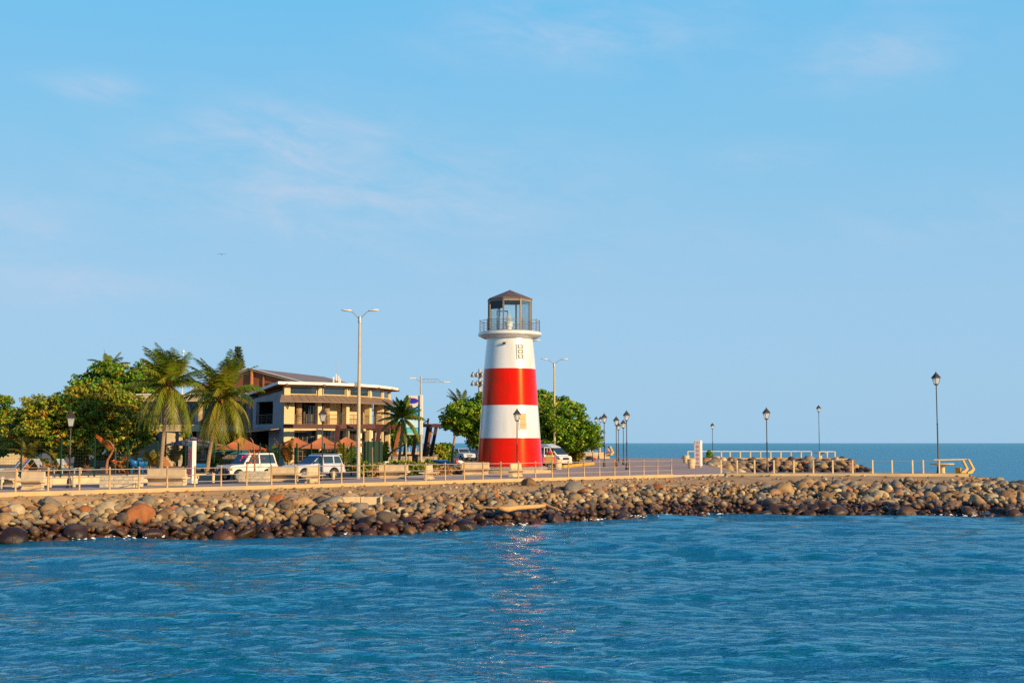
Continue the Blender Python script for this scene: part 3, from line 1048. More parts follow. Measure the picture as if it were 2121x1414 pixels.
# driftwood
pts = [at_shore(px, py, .9) for px, py in ((1022, 1047), (1036, 1052), (1052, 1055), (1070, 1051), (1090, 1050), (1112, 1048), (1130, 1046), (1143, 1051), (1158, 1063))]
base = pts[0].copy()
t = thing('driftwood', 'pale bent driftwood log lying across the rocks below the tower', 'driftwood', base)
mb = MB().tube([p - base for p in pts], [.05, .13, .15, .13, .12, .11, .1, .085, .04], 9)
mb.build('log', M['drift'], t, smooth=60)
mb = MB().tube([pts[1] - base, pts[0] - base + Vector((-.5, -.1, -.08)), pts[0] - base + Vector((-.9, -.1, .05))], [.09, .05, .02], 7)
mb.tube([pts[6] - base, pts[7] - base + Vector((.25, 0, -.05)), pts[8] - base + Vector((.3, -.05, -.1))], [.08, .05, .025], 7)
mb.build('branch', M['drift'], t, smooth=60)


# foam where the swell meets the rocks
def build_foam():
    m, t, b = base_mat('foam')
    b.inputs['Base Color'].default_value = (.75, .78, .8, 1)
    b.inputs['Roughness'].default_value = .8
    g = np.random.default_rng(9)
    V, F, off = [], [], 0
    for (px, w) in ((180, 1.2), (265, 1.4), (340, .5), (1065, 1.6), (1220, 1.8), (1318, 1.5), (1378, 1.0), (1470, 1.0), (1960, 1.6), (2000, 1.0), (1025, .5), (930, .5), (720, .5)):
        ai = np.linspace(ARC[1], ARC[14], 3000)
        x, y, z = shore_pt(ai, np.full_like(ai, 1.03))
        qx = 1060.5 + FPX * x / y
        k = np.argmin(abs(qx - px))
        for _ in range(int(9 * w)):
            cx, cy = x[k] + g.normal(0, .32 * w), y[k] + g.normal(0, .35) - .15
            r = g.uniform(.012, .045) * g.choice([1, 1, 1.8])
            P = ICO[1][0] * np.array([r * g.uniform(1, 3), r, r * .5]) + np.array([cx, cy, .04 + g.uniform(0, .1)])
            V.append(P)
            F.append(ICO[1][1] + off)
            off += len(P)
    tag(np_mesh('foam', np.concatenate(V), np.concatenate(F), m, smooth=True), 'white foam along the waterline where swell meets the rocks', 'foam', kind='stuff')


build_foam()

# ------------------------------------------------------------------ lighthouse
def build_lighthouse():
    Y = 101.0
    x0 = X(1056, Y)
    t = thing('lighthouse', 'red and white striped lighthouse with glazed lantern room on stone base', 'lighthouse', (x0, Y, ZW))
    h = lambda py: Z(py, Y) - ZW
    px = Y / FPX * 1.004
    r = lambda a, b: (b - a) / 2 * px
    zb, z1, z2, z3, zt = h(964), h(907), h(840), h(765), h(702)
    rb, r1, r2, r3, rt = r(989.5, 1124), r(993, 1119.5), r(997.5, 1114), r(1001.5, 1109), r(1006.5, 1102)
    for nm, (ra, za, rc, zc), m in (('red_band', (rb, zb, r1, z1), 'red'), ('white_band', (r1, z1, r2, z2), 'white'), ('red_band', (r2, z2, r3, z3), 'red'), ('white_band', (r3, z3, rt, zt), 'white')):
        MB().lathe([(ra, za), (rc, zc)], 96, closed=False).build(nm, M[m], t, smooth=50)
    MB().lathe([(rt - .02, zt - .02), (rt + .25, zt + .02), (2.52, zt + .22), (2.58, zt + .28), (2.58, zt + .48), (2.5, zt + .53), (0, zt + .53)], 96, closed=False).build('gallery', M['white'], t, smooth=30)
    gz = zt + .53
    MB().lathe([(2.95, -.02), (2.95, .3), (3.02, .3), (3.02, .42), (2.85, .5), (0, .5)], 64, closed=False).build('stone_base', M['plinth'], t, smooth=30)
    MB().lathe([(3.45, -.02), (3.45, .2), (2.9, .2)], 64, closed=False).build('step', M['concrete'], t, smooth=30)
    # railing round the gallery
    rl = thing('gallery_railing', None, None)
    rl.parent = t
    rg = 2.43
    for i in range(10):
        a = 2 * math.pi * (i + .18) / 10
        MB().tube([(rg * math.cos(a), rg * math.sin(a), gz), (rg * math.cos(a), rg * math.sin(a), gz + 1.02)], [.035, .028], 8).build('post', M['gallery_steel'], rl, smooth=60)
    for k in range(7):
        zz = gz + .14 + .125 * k
        pts = [(rg * math.cos(2 * math.pi * q / 48), rg * math.sin(2 * math.pi * q / 48), zz) for q in range(49)]
        MB().tube(pts, .022 if k == 6 else .011, 6, cap=False).build('rail', M['gallery_steel'], rl, smooth=60)
    # lantern room: eight sides
    rr, lz, lh = 1.8, gz, h(622) - gz
    V = [Vector((rr * math.sin(R(-16.5 + 45 * k)), -rr * math.cos(R(-16.5 + 45 * k)))) for k in range(8)]
    lr = thing('lantern_room', None, None)
    lr.parent = t
    for k in range(8):
        a, b = V[k], V[(k + 1) % 8]
        MB().box((a.x, a.y, lz + lh / 2), (.11, .11, lh), rz=R(-16.5 + 45 * k)).build('mullion', M['lantern_frame'], lr)
        d = (b - a).normalized()
        c = (a + b) / 2
        ang = math.atan2(d.y, d.x)
        L = (b - a).length - .12
        mb = MB()
        mb.box((c.x, c.y, lz + .06), (L, .09, .12), rz=ang)
        mb.box((c.x, c.y, lz + lh - .09), (L, .09, .18), rz=ang)
        mb.build('frame', M['lantern_frame'], lr)
        if k == 7:      # the side with the dark panel over the glass
            MB().box((c.x, c.y, lz + lh - .5), (L, .05, .62), rz=ang).build('panel', M['navy'], lr)
            MB().box((c.x, c.y, lz + .12 + (lh - 1.0) / 2), (L, .012, lh - 1.0), rz=ang).build('pane', M['glass'], lr)
        else:
            MB().box((c.x, c.y, lz + lh / 2 - .03), (L, .012, lh - .3), rz=ang).build('pane', M['glass'], lr)
    dm = MB()
    for (xx) in (-1.05, -.2):
        dm.box((xx, .9, lz + .9), (.07, .07, 1.8))
    dm.box((-.62, .9, lz + 1.83), (.92, .07, .09))
    dm.build('door_frame', M['steel_dark'], lr)
    MB().lathe([(rr + .02, lz + lh + .02), (rr + .12, lz + lh), (rr + .1, lz + lh + .07), (.05, h(601)), (0, h(599.5))], 8, ph=R(-90 - 16.5), closed=False).build('roof', M['bronze'], lr)
    MB().lathe([(0, lz + lh - .07), (rr - .16, lz + lh - .07)], 8, ph=R(-90 - 16.5), closed=False).build('ceiling', M['navy'], lr)
    bc = thing('beacon', None, None)
    bc.parent = t
    bx = X(1054, Y) - x0
    MB().lathe([(.34, gz), (.34, gz + .12), (.22, gz + .2), (.22, gz + .42), (.3, gz + .5), (.3, gz + .72), (.36, gz + .78), (.36, gz + .86), (.2, gz + .9)], 24, c=(bx, 0, 0)).build('pedestal', M['white_paint'], bc, smooth=40)
    MB().lathe([(.2, gz + .9), (.26, gz + .96), (.24, gz + 1.32), (.18, gz + 1.38), (.17, gz + 1.46), (.08, gz + 1.56), (0, gz + 1.62)], 20, c=(bx, 0, 0)).build('lens', M['lamp_glass'], bc, smooth=40)

    def wall_place(off_px, py0, py1, rad_at):
        zc = (h(py0) + h(py1)) / 2
        a = math.asin((off_px * px) / rad_at)
        return a, Vector((rad_at * math.sin(a), -rad_at * math.cos(a), zc)), h(py0) - h(py1)
    rad_at = lambda py: float(np.interp(h(py), [zb, z1, z2, z3, zt], [rb, r1, r2, r3, rt]))
    slope = math.atan((rb - rt) / (zt - zb))
    # upper window: three square glass blocks
    rad = rad_at(731)
    a, c, hh = wall_place(20.5, 716, 747, rad)
    win = thing('window', None, None, c, a)
    win.parent = t
    win.rotation_euler = (-slope, 0, a)
    mb = MB()
    wd = .52
    for xx in (-wd / 2, wd / 2):
        mb.box((xx, -.0, 0), (.05, .12, hh))
    for k in range(4):
        mb.box((0, -.0, -hh / 2 + .02 + k * (hh - .04) / 3), (wd, .115, .05))
    mb.box((.3, -.02, -.02), (.035, .14, hh + .04))
    mb.build('frame', M['white_paint'], win)
    for k in range(3):
        z = -hh / 2 + (k + .5) * hh / 3
        MB().box((0, -.02, z), (wd - .07, .02, hh / 3 - .08)).build('pane', M['pane_dull'], win)
        MB().box((0.03, -.035, z), (.2, .02, .2)).box((0.06, -.048, z + .02), (.06, .012, .16), ry=.3).build('inset', M['lamp_glass'], win)
    rad = rad_at(873)
    a, c, hh = wall_place(25.5, 857, 890, rad)
    win = thing('window', None, None, c, a)
    win.parent = t
    win.rotation_euler = (-slope, 0, a)
    mb = MB()
    for xx in (-.28, .28):
        mb.box((xx, -.0, 0), (.05, .1, hh))
    for zz in (-hh / 2, hh / 2):
        mb.box((0, -.0, zz), (.61, .11, .05))
    mb.box((.33, -.02, 0), (.04, .15, hh + .04))
    mb.build('frame', M['white_paint'], win)
    mb = MB()
    for k in range(12):
        mb.box((0, -.03, -hh / 2 + .08 + k * (hh - .14) / 11), (.52, .07, .018), rx=.5)
    mb.box((0, -.01, 0), (.52, .02, hh))
    for k in (.33, .66):
        mb.box((0, -.05, -hh / 2 + hh * k), (.53, .06, .035))
    mb.build('louvre', M['cream'], win)
    # flood lamp on the wall
    rad = rad_at(714)
    a, c, hh = wall_place(-11, 711, 717, rad)
    fl = thing('flood_lamp', None, None, c, a)
    fl.parent = t
    MB().box((0, -.06, 0), (.06, .14, .05)).box((-.1, -.1, .02), (.12, .05, .03)).build('bracket', M['steel'], fl)
    MB().box((.02, -.16, -.02), (.24, .12, .17), rx=.3).build('housing', M['steel_dark'], fl)


build_lighthouse()


# ------------------------------------------------------------------ lantern lamps
def lantern_lamp(px, top, base_py=None, Y=None, z0=ZW, label='', group='lantern lamps along the waterfront', two=False, k=1.0, xy=None):
    if xy is None:
        if Y is None:
            x, Y = G(px, base_py, z0)
        else:
            x = X(px, Y)
    else:
        x, Y = xy
    H = Z(top, Y) - z0
    t = thing('lantern_lamp', label, 'street lamp', (x, Y, z0), R(20), group)
    hd = 1.0 * k
    zb = H - hd
    MB().lathe([(.17, 0), (.17, .06), (.13, .1), (.12, .42), (.085, .5), (.07, .56), (.05 * k, .62), (.046 * k, zb * .55), (.06 * k, zb * .55 + .02), (.06 * k, zb * .55 + .08), (.042 * k, zb * .55 + .12), (.038 * k, zb)], 12, closed=True).build('post', M['lamp_black'], t, smooth=35)

    def head(c, par):
        f = thing('lantern', None, None)
        f.parent = par
        x, y, z = c
        S = lambda v: v * k
        MB().lathe([(S(.04), 0), (S(.1), S(.03)), (S(.17), S(.09)), (S(.17), S(.12))], 4, c=(x, y, z), ph=R(45)).build('collar', M['lamp_black'], f)
        MB().lathe([(S(.155), S(.12)), (S(.265), S(.52))], 4, c=(x, y, z), ph=R(45), closed=False).build('glass', M['lamp_glass'], f)
        mb = MB()
        for q in range(4):
            a = R(45 + 90 * q)
            mb.tube([(x + S(.16) * math.cos(a), y + S(.16) * math.sin(a), z + S(.12)), (x + S(.272) * math.cos(a), y + S(.272) * math.sin(a), z + S(.53))], S(.016), 5)
        mb.build('frame', M['lamp_black'], f)
        MB().lathe([(S(.34), S(.52)), (S(.34), S(.56)), (S(.22), S(.7)), (S(.09), S(.86)), (S(.06), S(.88)), (S(.06), S(.92)), (S(.025), S(.95)), (S(.03), S(.98)), (0, S(1.02))], 4, c=(x, y, z), ph=R(45), closed=False).build('roof', M['lamp_black'], f)
    if not two:
        head((0, 0, zb), t)
    else:
        mb = MB()
        for sgn in (-1, 1):
            mb.tube([(0, 0, zb - .1), (sgn * .2, 0, zb - .02), (sgn * .34, 0, zb + .15), (sgn * .34, 0, zb + .25)], .025, 6)
            head((sgn * .34, 0, zb + .25), t)
        mb.build('bracket', M['lamp_black'], t, smooth=60)
    return t


lantern_lamp(143, 847, 1010.5, label='black lantern lamp in front of the spreading almond tree')
lantern_lamp(667, 843, 994, label='black lantern lamp in front of the silver wagon')
lantern_lamp(1071, 845, Y=93.5, label='black lantern lamp in front of the lighthouse')
lantern_lamp(1252, 855, 967.5, label='black lantern lamp at the right edge of the green tree crown')
lantern_lamp(1228, 875, 955, label='lantern lamp whose head is half hidden by the green tree crown')
lantern_lamp(1277, 861, 965.5, label='lantern lamp just left of the tallest in the plaza cluster')
lantern_lamp(1281.5, 874, 957.5, label='lantern lamp partly hidden behind another in the plaza cluster')
lantern_lamp(1291.5, 868, 962.5, label='slim shorter lantern lamp touching the tallest one of the plaza cluster')
lantern_lamp(1298.5, 849, 972, label='tallest lantern lamp of the plaza cluster, nearest the railing')
lantern_lamp(1239.5, 865, Y=186, label='twin headed lantern lamp far behind the green tree crown', two=True, k=.95)
lantern_lamp(1476, 875, Y=191.5, z0=ZW + .1, label='small lantern lamp at the landward end of the far pier')
lantern_lamp(1588.5, 843, Y=99.2, z0=ZW + .03, label='lantern lamp on the deck of the near pier')
lantern_lamp(1697, 838, Y=191.2, z0=ZW + .05, label='tall lantern lamp at the seaward end of the far pier', k=1.15)
lantern_lamp(1942.5, 769, Y=97.6, z0=ZW + .03, label='very tall lantern lamp at the outer end of the near pier', k=1.1)
lantern_lamp(893.5, 891, Y=235, z0=ZG, label='tiny far lantern lamp seen between the slanting pergola posts', k=1.0)


# ------------------------------------------------------------------ tall street lights
def street_light(px, py_top, Y, label, z0=ZG, arm=(1.2, 1.2), rise=.42, rz=0.0):
    x = X(px, Y)
    H = Z(py_top, Y) - z0
    t = thing('street_light', label, 'street light', (x, Y, z0), rz, 'tall double-armed street lights')
    MB().lathe([(.145, 0), (.115, H * .45), (.078, H - .35)], 20).build('pole', M['pole_conc'], t, smooth=40)
    MB().lathe([(.125, H - .4), (.125, H - .3), (.1, H - .26), (.1, H), (.06, H + .03)], 14).build('cap', M['galv'], t, smooth=40)
    for sgn, L in ((-1, arm[0]), (1, arm[1])):
        ar = MB().tube([(sgn * .06, 0, H - .12), (sgn * .2, 0, H + .05), (sgn * L * .55, 0, H + rise * .75), (sgn * L * .8, 0, H + rise)], [.035, .035, .03, .03], 8).build('arm', M['galv'], t, smooth=60)
        mb = MB()
        mb.lathe([(0, -.36), (.08, -.3), (.13, -.05), (.13, .2), (.07, .34), (0, .38)], 14)
        q = mb.build('lamp_head', M['sign_white'], ar, smooth=60)
        q.location = (sgn * (L + .05), 0, H + rise + .02)
        q.rotation_euler = (0, R(90) - sgn * R(4), 0)
        q.scale = (.55, 1.1, 1.0)
        MB().box((sgn * L, 0, H + rise + .09), (.1, .08, .07)).build('photocell', M['steel'], ar)
    return t


s_l = street_light(742.5, 656, 83.6, 'tall concrete street light with two arms beside the silver wagon', arm=(.86, .86))
MB().box((-.2, -.05, 6.4), (.2, .14, .3)).build('junction_box', M['galv'], s_l)
mb = MB()
for k in range(14):
    mb.box((.03, -.19, 1.2 + k * .12), (.07, .012, .05))
mb.build('painted_marks', M['white_paint'], s_l)
street_light(1148.5, 752, 133, 'double-armed street light rising behind the green tree crown', arm=(1.02, 1.02))
street_light(1096, 712, 122, 'street light hidden by the lighthouse with one lamp head showing', arm=(.9, .7), rise=.3)


def truss_light():
    Y = 150.0
    x = X(871, Y)
    H = Z(778, Y) - ZG
    t = thing('truss_street_light', 'pale street light with a lattice arm above the beach billboard', 'street light', (x, Y, ZG), 0, None)
    MB().tube([(0, 0, 0), (0, 0, H)], [.14, .085], 12).build('pole', M['pole_conc'], t, smooth=60)
    q = Y / FPX
    za = Z(786, Y) - ZG
    a = MB().tube([(0, 0, za - .25), (-.5, 0, za), (-9 * q, 0, za + .15)], .04, 6).build('arm', M['galv'], t, smooth=60)
    MB().box((-17 * q, 0, za + .17), (.75, .22, .13)).build('lamp_head', M['sign_white'], a, bevel=.03)
    mb = MB()
    x1, x2 = 36 * q, 50 * q
    z_t, z_b = za + .05, za - .32
    mb.tube([(0, 0, z_t), (x1, 0, z_t), (x1 + .35, 0, z_b)], .03, 6)
    mb.tube([(0, 0, z_b), (x2, 0, z_b)], .03, 6)
    for k in range(9):
        xa = x1 * k / 9
        xb = x1 * (k + 1) / 9
        mb.tube([(xa, 0, z_b if k % 2 else z_t), (xb, 0, z_t if k % 2 else z_b)], .018, 5)
    a = mb.build('lattice_arm', M['galv'], t, smooth=60)
    MB().box((54 * q, 0, z_b + .02), (.75, .22, .13)).build('lamp_head', M['sign_white'], a, bevel=.03)


truss_light()


def floodlight_mast():
    Y = 165.0
    x = X(993, Y)
    H = Z(764, Y) - ZG
    t = thing('floodlight_mast', 'pale mast with crossbars of round floodlights left of the lighthouse', 'floodlight mast', (x, Y, ZG))
    MB().tube([(0, 0, 0), (0, 0, H)], [.25, .16], 12).build('mast', M['pole_conc'], t, smooth=60)
    q = Y / FPX
    for py in (775, 793):
        z = Z(py, Y) - ZG
        cb = MB().box((.0, -.2, z + .05), (34 * q, .08, .08)).build('crossbar', M['steel_dark'], t)
        for dx in (-14, -5, 5, 14):
            f = MB().lathe([(.10, .3), (.16, .22), (.2, .1), (.3, -.12), (.3, -.18), (0, -.2)], 14).build('floodlight', M['steel'], cb, smooth=50)
            f.location = (dx * q, -.38, z - .12)
            f.rotation_euler = (R(25), 0, 0)
            MB().box((dx * q, -.3, z + .14), (.16, .16, .3)).build('bracket', M['steel_dark'], cb)
    MB().tube([(0, 0, H - 4.2), (1.0, 0, H - 3.0)], .03, 5).tube([(0, 0, H - 3.0), (1.0, 0, H - 4.2)], .03, 5).build('brace', M['galv'], t)


floodlight_mast()


# ------------------------------------------------------------------ promenade railing
def railing():
    s0 = -32.15 - 1.553 * 3
    o = RS(s0, .12)
    n = 34
    t = thing('promenade_railing', 'long tan post railing with three grey rails along the promenade edge', 'railing', (o[0], o[1], ZW + .06), RAIL_ROT)
    L = 16.3 - s0
    mb = MB().lathe([(.062, 0), (.062, .05), (.05, .07), (.044, 1.0), (.052, 1.01), (.052, 1.05), (.03, 1.1), (0, 1.11)], 10)
    p = mb.build('post', M['post_tan'], t, smooth=40)
    me = p.data
    for i in range(n + 1):
        if i == 0:
            continue
        q = bpy.data.objects.new('post', me)
        COL.objects.link(q)
        q.parent = t
        q.location = (L * i / n, 0, 0)
        q.rotation_euler = (random.uniform(-.012, .012), random.uniform(-.012, .012), 0)
    for z in (.28, .62, .98):
        MB().tube([(-.1, -.0, z)] + [(L * i / n, random.uniform(-.006, .006), z + random.uniform(-.006, .006)) for i in range(n + 1)], .021, 8).build('rail', M['rail_grey'], t, smooth=60)


railing()


def post_rail(name, label, pts, z0, h, ends, pw, rails, mp, mr, cut=None):
    """square concrete posts with a pipe along the top"""
    o = pts[0]
    t = thing(name, label, 'railing', (o[0], o[1], z0))
    for i, p in enumerate(pts):
        MB().box((p[0] - o[0], p[1] - o[1], h / 2), (pw, pw * .8, h), rz=random.uniform(-.05, .05), top=(.93, .93)).build('post', M[mp], t, bevel=.012)
    for z in rails:
        run = []
        for i, p in enumerate(pts):
            run.append((p[0] - o[0], p[1] - o[1], z))
            if (cut and i in cut) or i == len(pts) - 1:
                if len(run) > 1:
                    MB().tube(run, .028 if run[0][2] < 0 or pw < .18 else .06, 7).build('rail', M[mr], t, smooth=60)
                run = []
    return t


pp = [(X(px, 96.2), 96.2 - .25 * max(0, (px - 1500) / 500)) for px in (1493, 1526, 1562, 1602, 1643, 1683, 1723, 1764, 1805, 1845, 1887, 1909, 1942)]
post_rail('pier_railing', 'sparse concrete posts with one thin pipe along the near pier', pp, ZW + .03, 1.02, None, .125, (.93,), 'bench', 'steel')
pf = [(X(px, 189.3), 189.3) for px in (1473, 1494, 1512, 1533, 1554, 1575, 1596, 1617, 1638, 1659, 1680)]
post_rail('pier_railing', 'row of pale posts with one rail on the far pier', [(26.5, 189.3)] + pf, ZW + .1, 1.02, None, .2, (.98,), 'bench', 'white_paint')
pf = [(X(px, 188.8), 188.8) for px in (1697, 1713, 1729)]
post_rail('pier_railing', 'short three-post railing at the seaward tip of the far pier', pf, ZW + .05, 1.05, None, .2, (1.0,), 'bench', 'white_paint')
# seafront railing far behind, seen under the pergola and beyond the tree
pb = [(X(px, 262), 262) for px in (848, 862, 884, 904, 921, 940, 958, 976)]
post_rail('seafront_railing', 'far seafront railing seen between the pergola and the leaning palm', pb, ZG + .25, 1.15, None, .16, (1.1, .55), 'bench', 'rail_grey')
pb = [(X(px, 193), 193) for px in (1168, 1184, 1203, 1222, 1243)]
post_rail('seafront_railing', 'far railing behind the bench under the green tree', pb, ZW + .9, .95, None, .18, (.9,), 'bench', 'rail_grey')


# the bent concrete end posts of the piers
def bent_end(xy, z0, label, k=1.0, rz=0.0):
    t = thing('railing_end', label, 'railing end', (xy[0], xy[1], z0), rz)
    pf = [(-.9, 0), (-.35, 0), (.02, .32), (-.62, 1.1), (-.85, 1.1), (-.3, .38), (-.55, .22), (-.9, .12)]
    pf = [((a * .62 - .12) * k, b * k) for a, b in pf]
    for nm, y0 in (('bent_post', -.14), ('bent_post', 1.2)):
        MB().side(pf, y0, y0 + .26).build(nm, M['ochre'], t, bevel=.02)
    return t


E = (X(2014, 96.6), 96.0)
bent_end(E, ZW + .03, 'bent concrete end posts closing the tip of the near pier')
t = thing('top_rail', 'pale pipe rail from the last pier post to the bent end posts', 'rail', (0, 0, 0))
x1, x2 = X(1942, 96), E[0] - .62
MB().tube([(x1 + .1, 95.98, ZW + 1.05), (x2, 96.0, ZW + 1.1)], .05, 8).tube([(x1 + .1, 97.3, ZW + 1.05), (x2, 97.35, ZW + 1.1)], .035, 8).build('pipe', M['bench'], t, smooth=60)
t.name = 'pier_end_rail'
bent_end((X(1274, 190), 190), ZW + .5, 'far bent concrete end post beyond the right edge of the green tree', k=1.25)


def round_table(xy, z0, label, k=1.0):
    t = thing('round_table', label, 'table', (xy[0], xy[1], z0), 0, None, k)
    MB().lathe([(.24, 0), (.2, .1), (.2, .5), (.3, .58)], 24).build('pedestal', M['bench'], t, smooth=40)
    MB().lathe([(.3, .6), (.86, .66), (.9, .7), (.88, .76), (0, .77)], 36).build('tabletop', M['bench'], t, smooth=40)


round_table((X(1950, 96.9), 96.9), ZW + .03, 'round concrete table under the tall lamp on the near pier')
round_table((X(1699, 190.2), 190.2), ZW + .05, 'round concrete table at the tip of the far pier', 1.15)
t = thing('stool', 'orange lit concrete stool beside the round table on the near pier', 'stool', (X(1983, 96.9), 96.9, ZW + .03))
MB().lathe([(.2, 0), (.2, .32), (.24, .36), (.24, .42), (0, .43)], 20).build('seat', M['yellow'], t, smooth=40)


# ------------------------------------------------------------------ benches
def make_bench(label, px, py, rz, L=2.0, z0=ZW, k=1.0):
    x, y = G(px, py, z0)
    t = thing('bench', label, 'bench', (x, y, z0), rz, 'double-sided concrete benches', k)
    c = bend = None
    MB().box((0, 0, .69), (L, .17, .44), top=(1, .72)).build('backrest', M['bench'], t, bevel=.018)
    MB().side([(-.52, .40), (-.1, .36), (.1, .36), (.52, .40), (.54, .46), (.1, .475), (-.1, .475), (-.54, .46)], -L / 2 - .03, L / 2 + .03, M=Matrix.Rotation(R(90), 4, 'Z')).build('seat', M['bench'], t, bevel=.012)
    MB().side([(-.2, 0), (.2, 0), (.2, .06), (.1, .14), (.1, .22), (.26, .375), (-.26, .375), (-.1, .22), (-.1, .14), (-.2, .06)], -L / 2 + .08, L / 2 - .08, M=Matrix.Rotation(R(90), 4, 'Z')).build('pedestal', M['bench'], t, bevel=.01)
    return t


make_bench('concrete bench seen lengthways at the far left edge', 8, 1008, R(-30), 2.0)
make_bench('concrete bench left of the left lantern lamp', 68, 1014, R(-8), 1.25)
make_bench('concrete bench just left of the letter totem', 345, 1005, R(-12), 2.3)
make_bench('concrete bench touching the bougainvillea block planter', 587, 996.5, R(-9), 1.95)
make_bench('end-on concrete bench in front of the silver wagon\'s front wheel', 647, 999, R(82), 1.9)
make_bench('concrete bench in front of the leafy bushes', 815, 990, R(-9), 2.0)
make_bench('end-on concrete bench in front of the green saloon', 889, 992, R(84), 1.9)
make_bench('concrete bench at the lighthouse\'s lower left edge', 985, 982.5, R(-6), 2.05)
make_bench('grey shaded end-on bench beneath the lamp by the lighthouse', 1068, 986.5, R(68), 1.9)
make_bench('far bench under the green tree\'s right side', 1213, 949.5, R(-10), 2.3)


# stacked block planters
def block_planter(px0, px1, base, top, label, group='pale block planters'):
    x0, y = G(px0, base, ZW)
    x1 = X(px1, y)
    H = (base - top) / (base - 917) * (ZC - ZW) * .97
    t = thing('block_planter', label, 'planter', ((x0 + x1) / 2, y + .6, ZW), R(-6), group)
    w = (x1 - x0) * .98
    mb = MB()
    mb.box((0, -.5, H / 2), (w, .2, H)).box((0, .5, H / 2), (w, .2, H)).box((-w / 2 + .1, 0, H / 2 - .004), (.196, .8, H)).box((w / 2 - .1, 0, H / 2 - .004), (.196, .8, H))
    mb.build('block_wall', M['block'], t, bevel=.008)
    MB().box((0, 0, H / 2 - .08), (w - .36, .82, H - .1)).build('soil', M['shore'], t)
    return t, y + .6


block_planter(206, 285, 1009.5, 984.5, 'low planter of pale blocks right of the left lantern lamp')
_, py_ = block_planter(495, 556, 998, 975, 'pale block planter holding the flowering bougainvillea')


# short bollards and round bins
def bollard(px, base, label, h=.55, z0=ZW, r=.09):
    x, y = G(px, base, z0)
    t = thing('bollard', label, 'bollard', (x, y, z0), 0, 'short concrete bollards')
    MB().lathe([(r, 0), (r, h * .78)], 14).build('shaft', M['bench'], t, smooth=40)
    MB().lathe([(r * .8, h * .78), (r * .8, h * .82), (r * 1.25, h * .86), (r * 1.2, h), (0, h * 1.02)], 14).build('cap', M['bench'], t, smooth=40)


bollard(4, 1012, 'short tan bollard at the far left edge', .6)
bollard(104.5, 1009, 'short bollard left of the left lantern lamp', .6)
bollard(153, 1008, 'short bollard right of the left lantern lamp', .6)
bollard(384, 1003, 'short bollard beside the foot of the letter totem', .5)
bollard(441.5, 999, 'short bollard in front of the white off-roader\'s bumper', .55)
bollard(659.5, 993.5, 'short bollard between the wagon\'s wheels', .52)
bollard(690.5, 992.5, 'short bollard in front of the wagon\'s rear wheel', .52)
bollard(1202.5, 959.5, 'small bollard on the plaza beyond the yellow kerb', .42)


def bin_(px, base, label, k=1.0, z0=ZW):
    x, y = G(px, base, z0)
    t = thing('litter_bin', label, 'litter bin', (x, y, z0), 0, 'round concrete litter bins', k)
    MB().lathe([(.29, 0), (.33, .12), (.33, .52)], 24).build('drum', M['bench'], t, smooth=40)
    MB().lathe([(.33, .53), (.40, .55), (.40, .62), (.35, .65), (.35, .73), (.41, .75), (.41, .84), (.3, .86), (.28, .8), (0, .78)], 24).build('rim', M['bench'], t, smooth=40)


bin_(1155.5, 971.5, 'round concrete bin in front of the white van', 1.02)
bin_(1432, 969.5, 'round concrete bin touching the prohibition sign')
bin_(1421, 958.5, 'round concrete bin behind and left of the prohibition sign', 1.05)
bin_(1195, 948.5, 'far round concrete bin left of the bench under the tree', 1.05)

# yellow painted kerbs by the van
for (a, b, lb) in (((1166, 968.5), (1188, 966), 'chipped yellow kerb block in front of the van\'s wheel'), ((1189, 965.8), (1212, 963.6), 'middle length of yellow kerb running away from the van'), ((1212.5, 963.4), (1229, 962), 'outermost length of yellow kerb on the plaza')):
    p, q = Vector(G(*a, ZW)), Vector(G(*b, ZW))
    d = q - p
    c = (p + q) / 2
    tag(MB().box((0, 0, .13), (d.length * .98, .3, .27), top=(1, .7)).build('yellow_kerb', M['yellow'], None, bevel=.03, loc=(c.x, c.y, ZW), rz=math.atan2(d.y, d.x)), lb, 'kerb', 'yellow kerb stones')
# low seawall at the back of the plaza
Yw = 190.5
mb = MB().box((0, 0, .45), (X(1262, Yw) - X(1130, Yw), .5, .98)).build('seawall', M['bench'], None, bevel=.04, loc=((X(1130, Yw) + X(1262, Yw)) / 2, Yw, ZW))
tag(mb, 'low tan seawall behind the bench under the green tree', 'wall')
Ys = 265
mb = MB().box((0, 0, .3), (X(985, Ys) - X(800, Ys), .6, .66)).build('seawall', M['pier'], None, bevel=.04, loc=((X(985, Ys) + X(800, Ys)) / 2, Ys, ZG))
tag(mb, 'far stone seawall beneath the railing seen through the pergola', 'wall')


# ------------------------------------------------------------------ signs
def text_obj(ch, size, m, parent, loc, rot):
    c = bpy.data.curves.new('letter', 'FONT')
    c.body = ch
    c.size = size
    c.align_x = 'CENTER'
    c.align_y = 'CENTER'
    c.extrude = .006
    c.materials.append(m)
    f = bpy.data.objects.new('letter', c)
    COL.objects.link(f)
    me = bpy.data.meshes.new_from_object(f.evaluated_get(bpy.context.evaluated_depsgraph_get()))
    bpy.data.objects.remove(f)
    o = bpy.data.objects.new('letter', me)
    COL.objects.link(o)
    o.parent = parent
    o.location = loc
    o.rotation_euler = rot
    return o


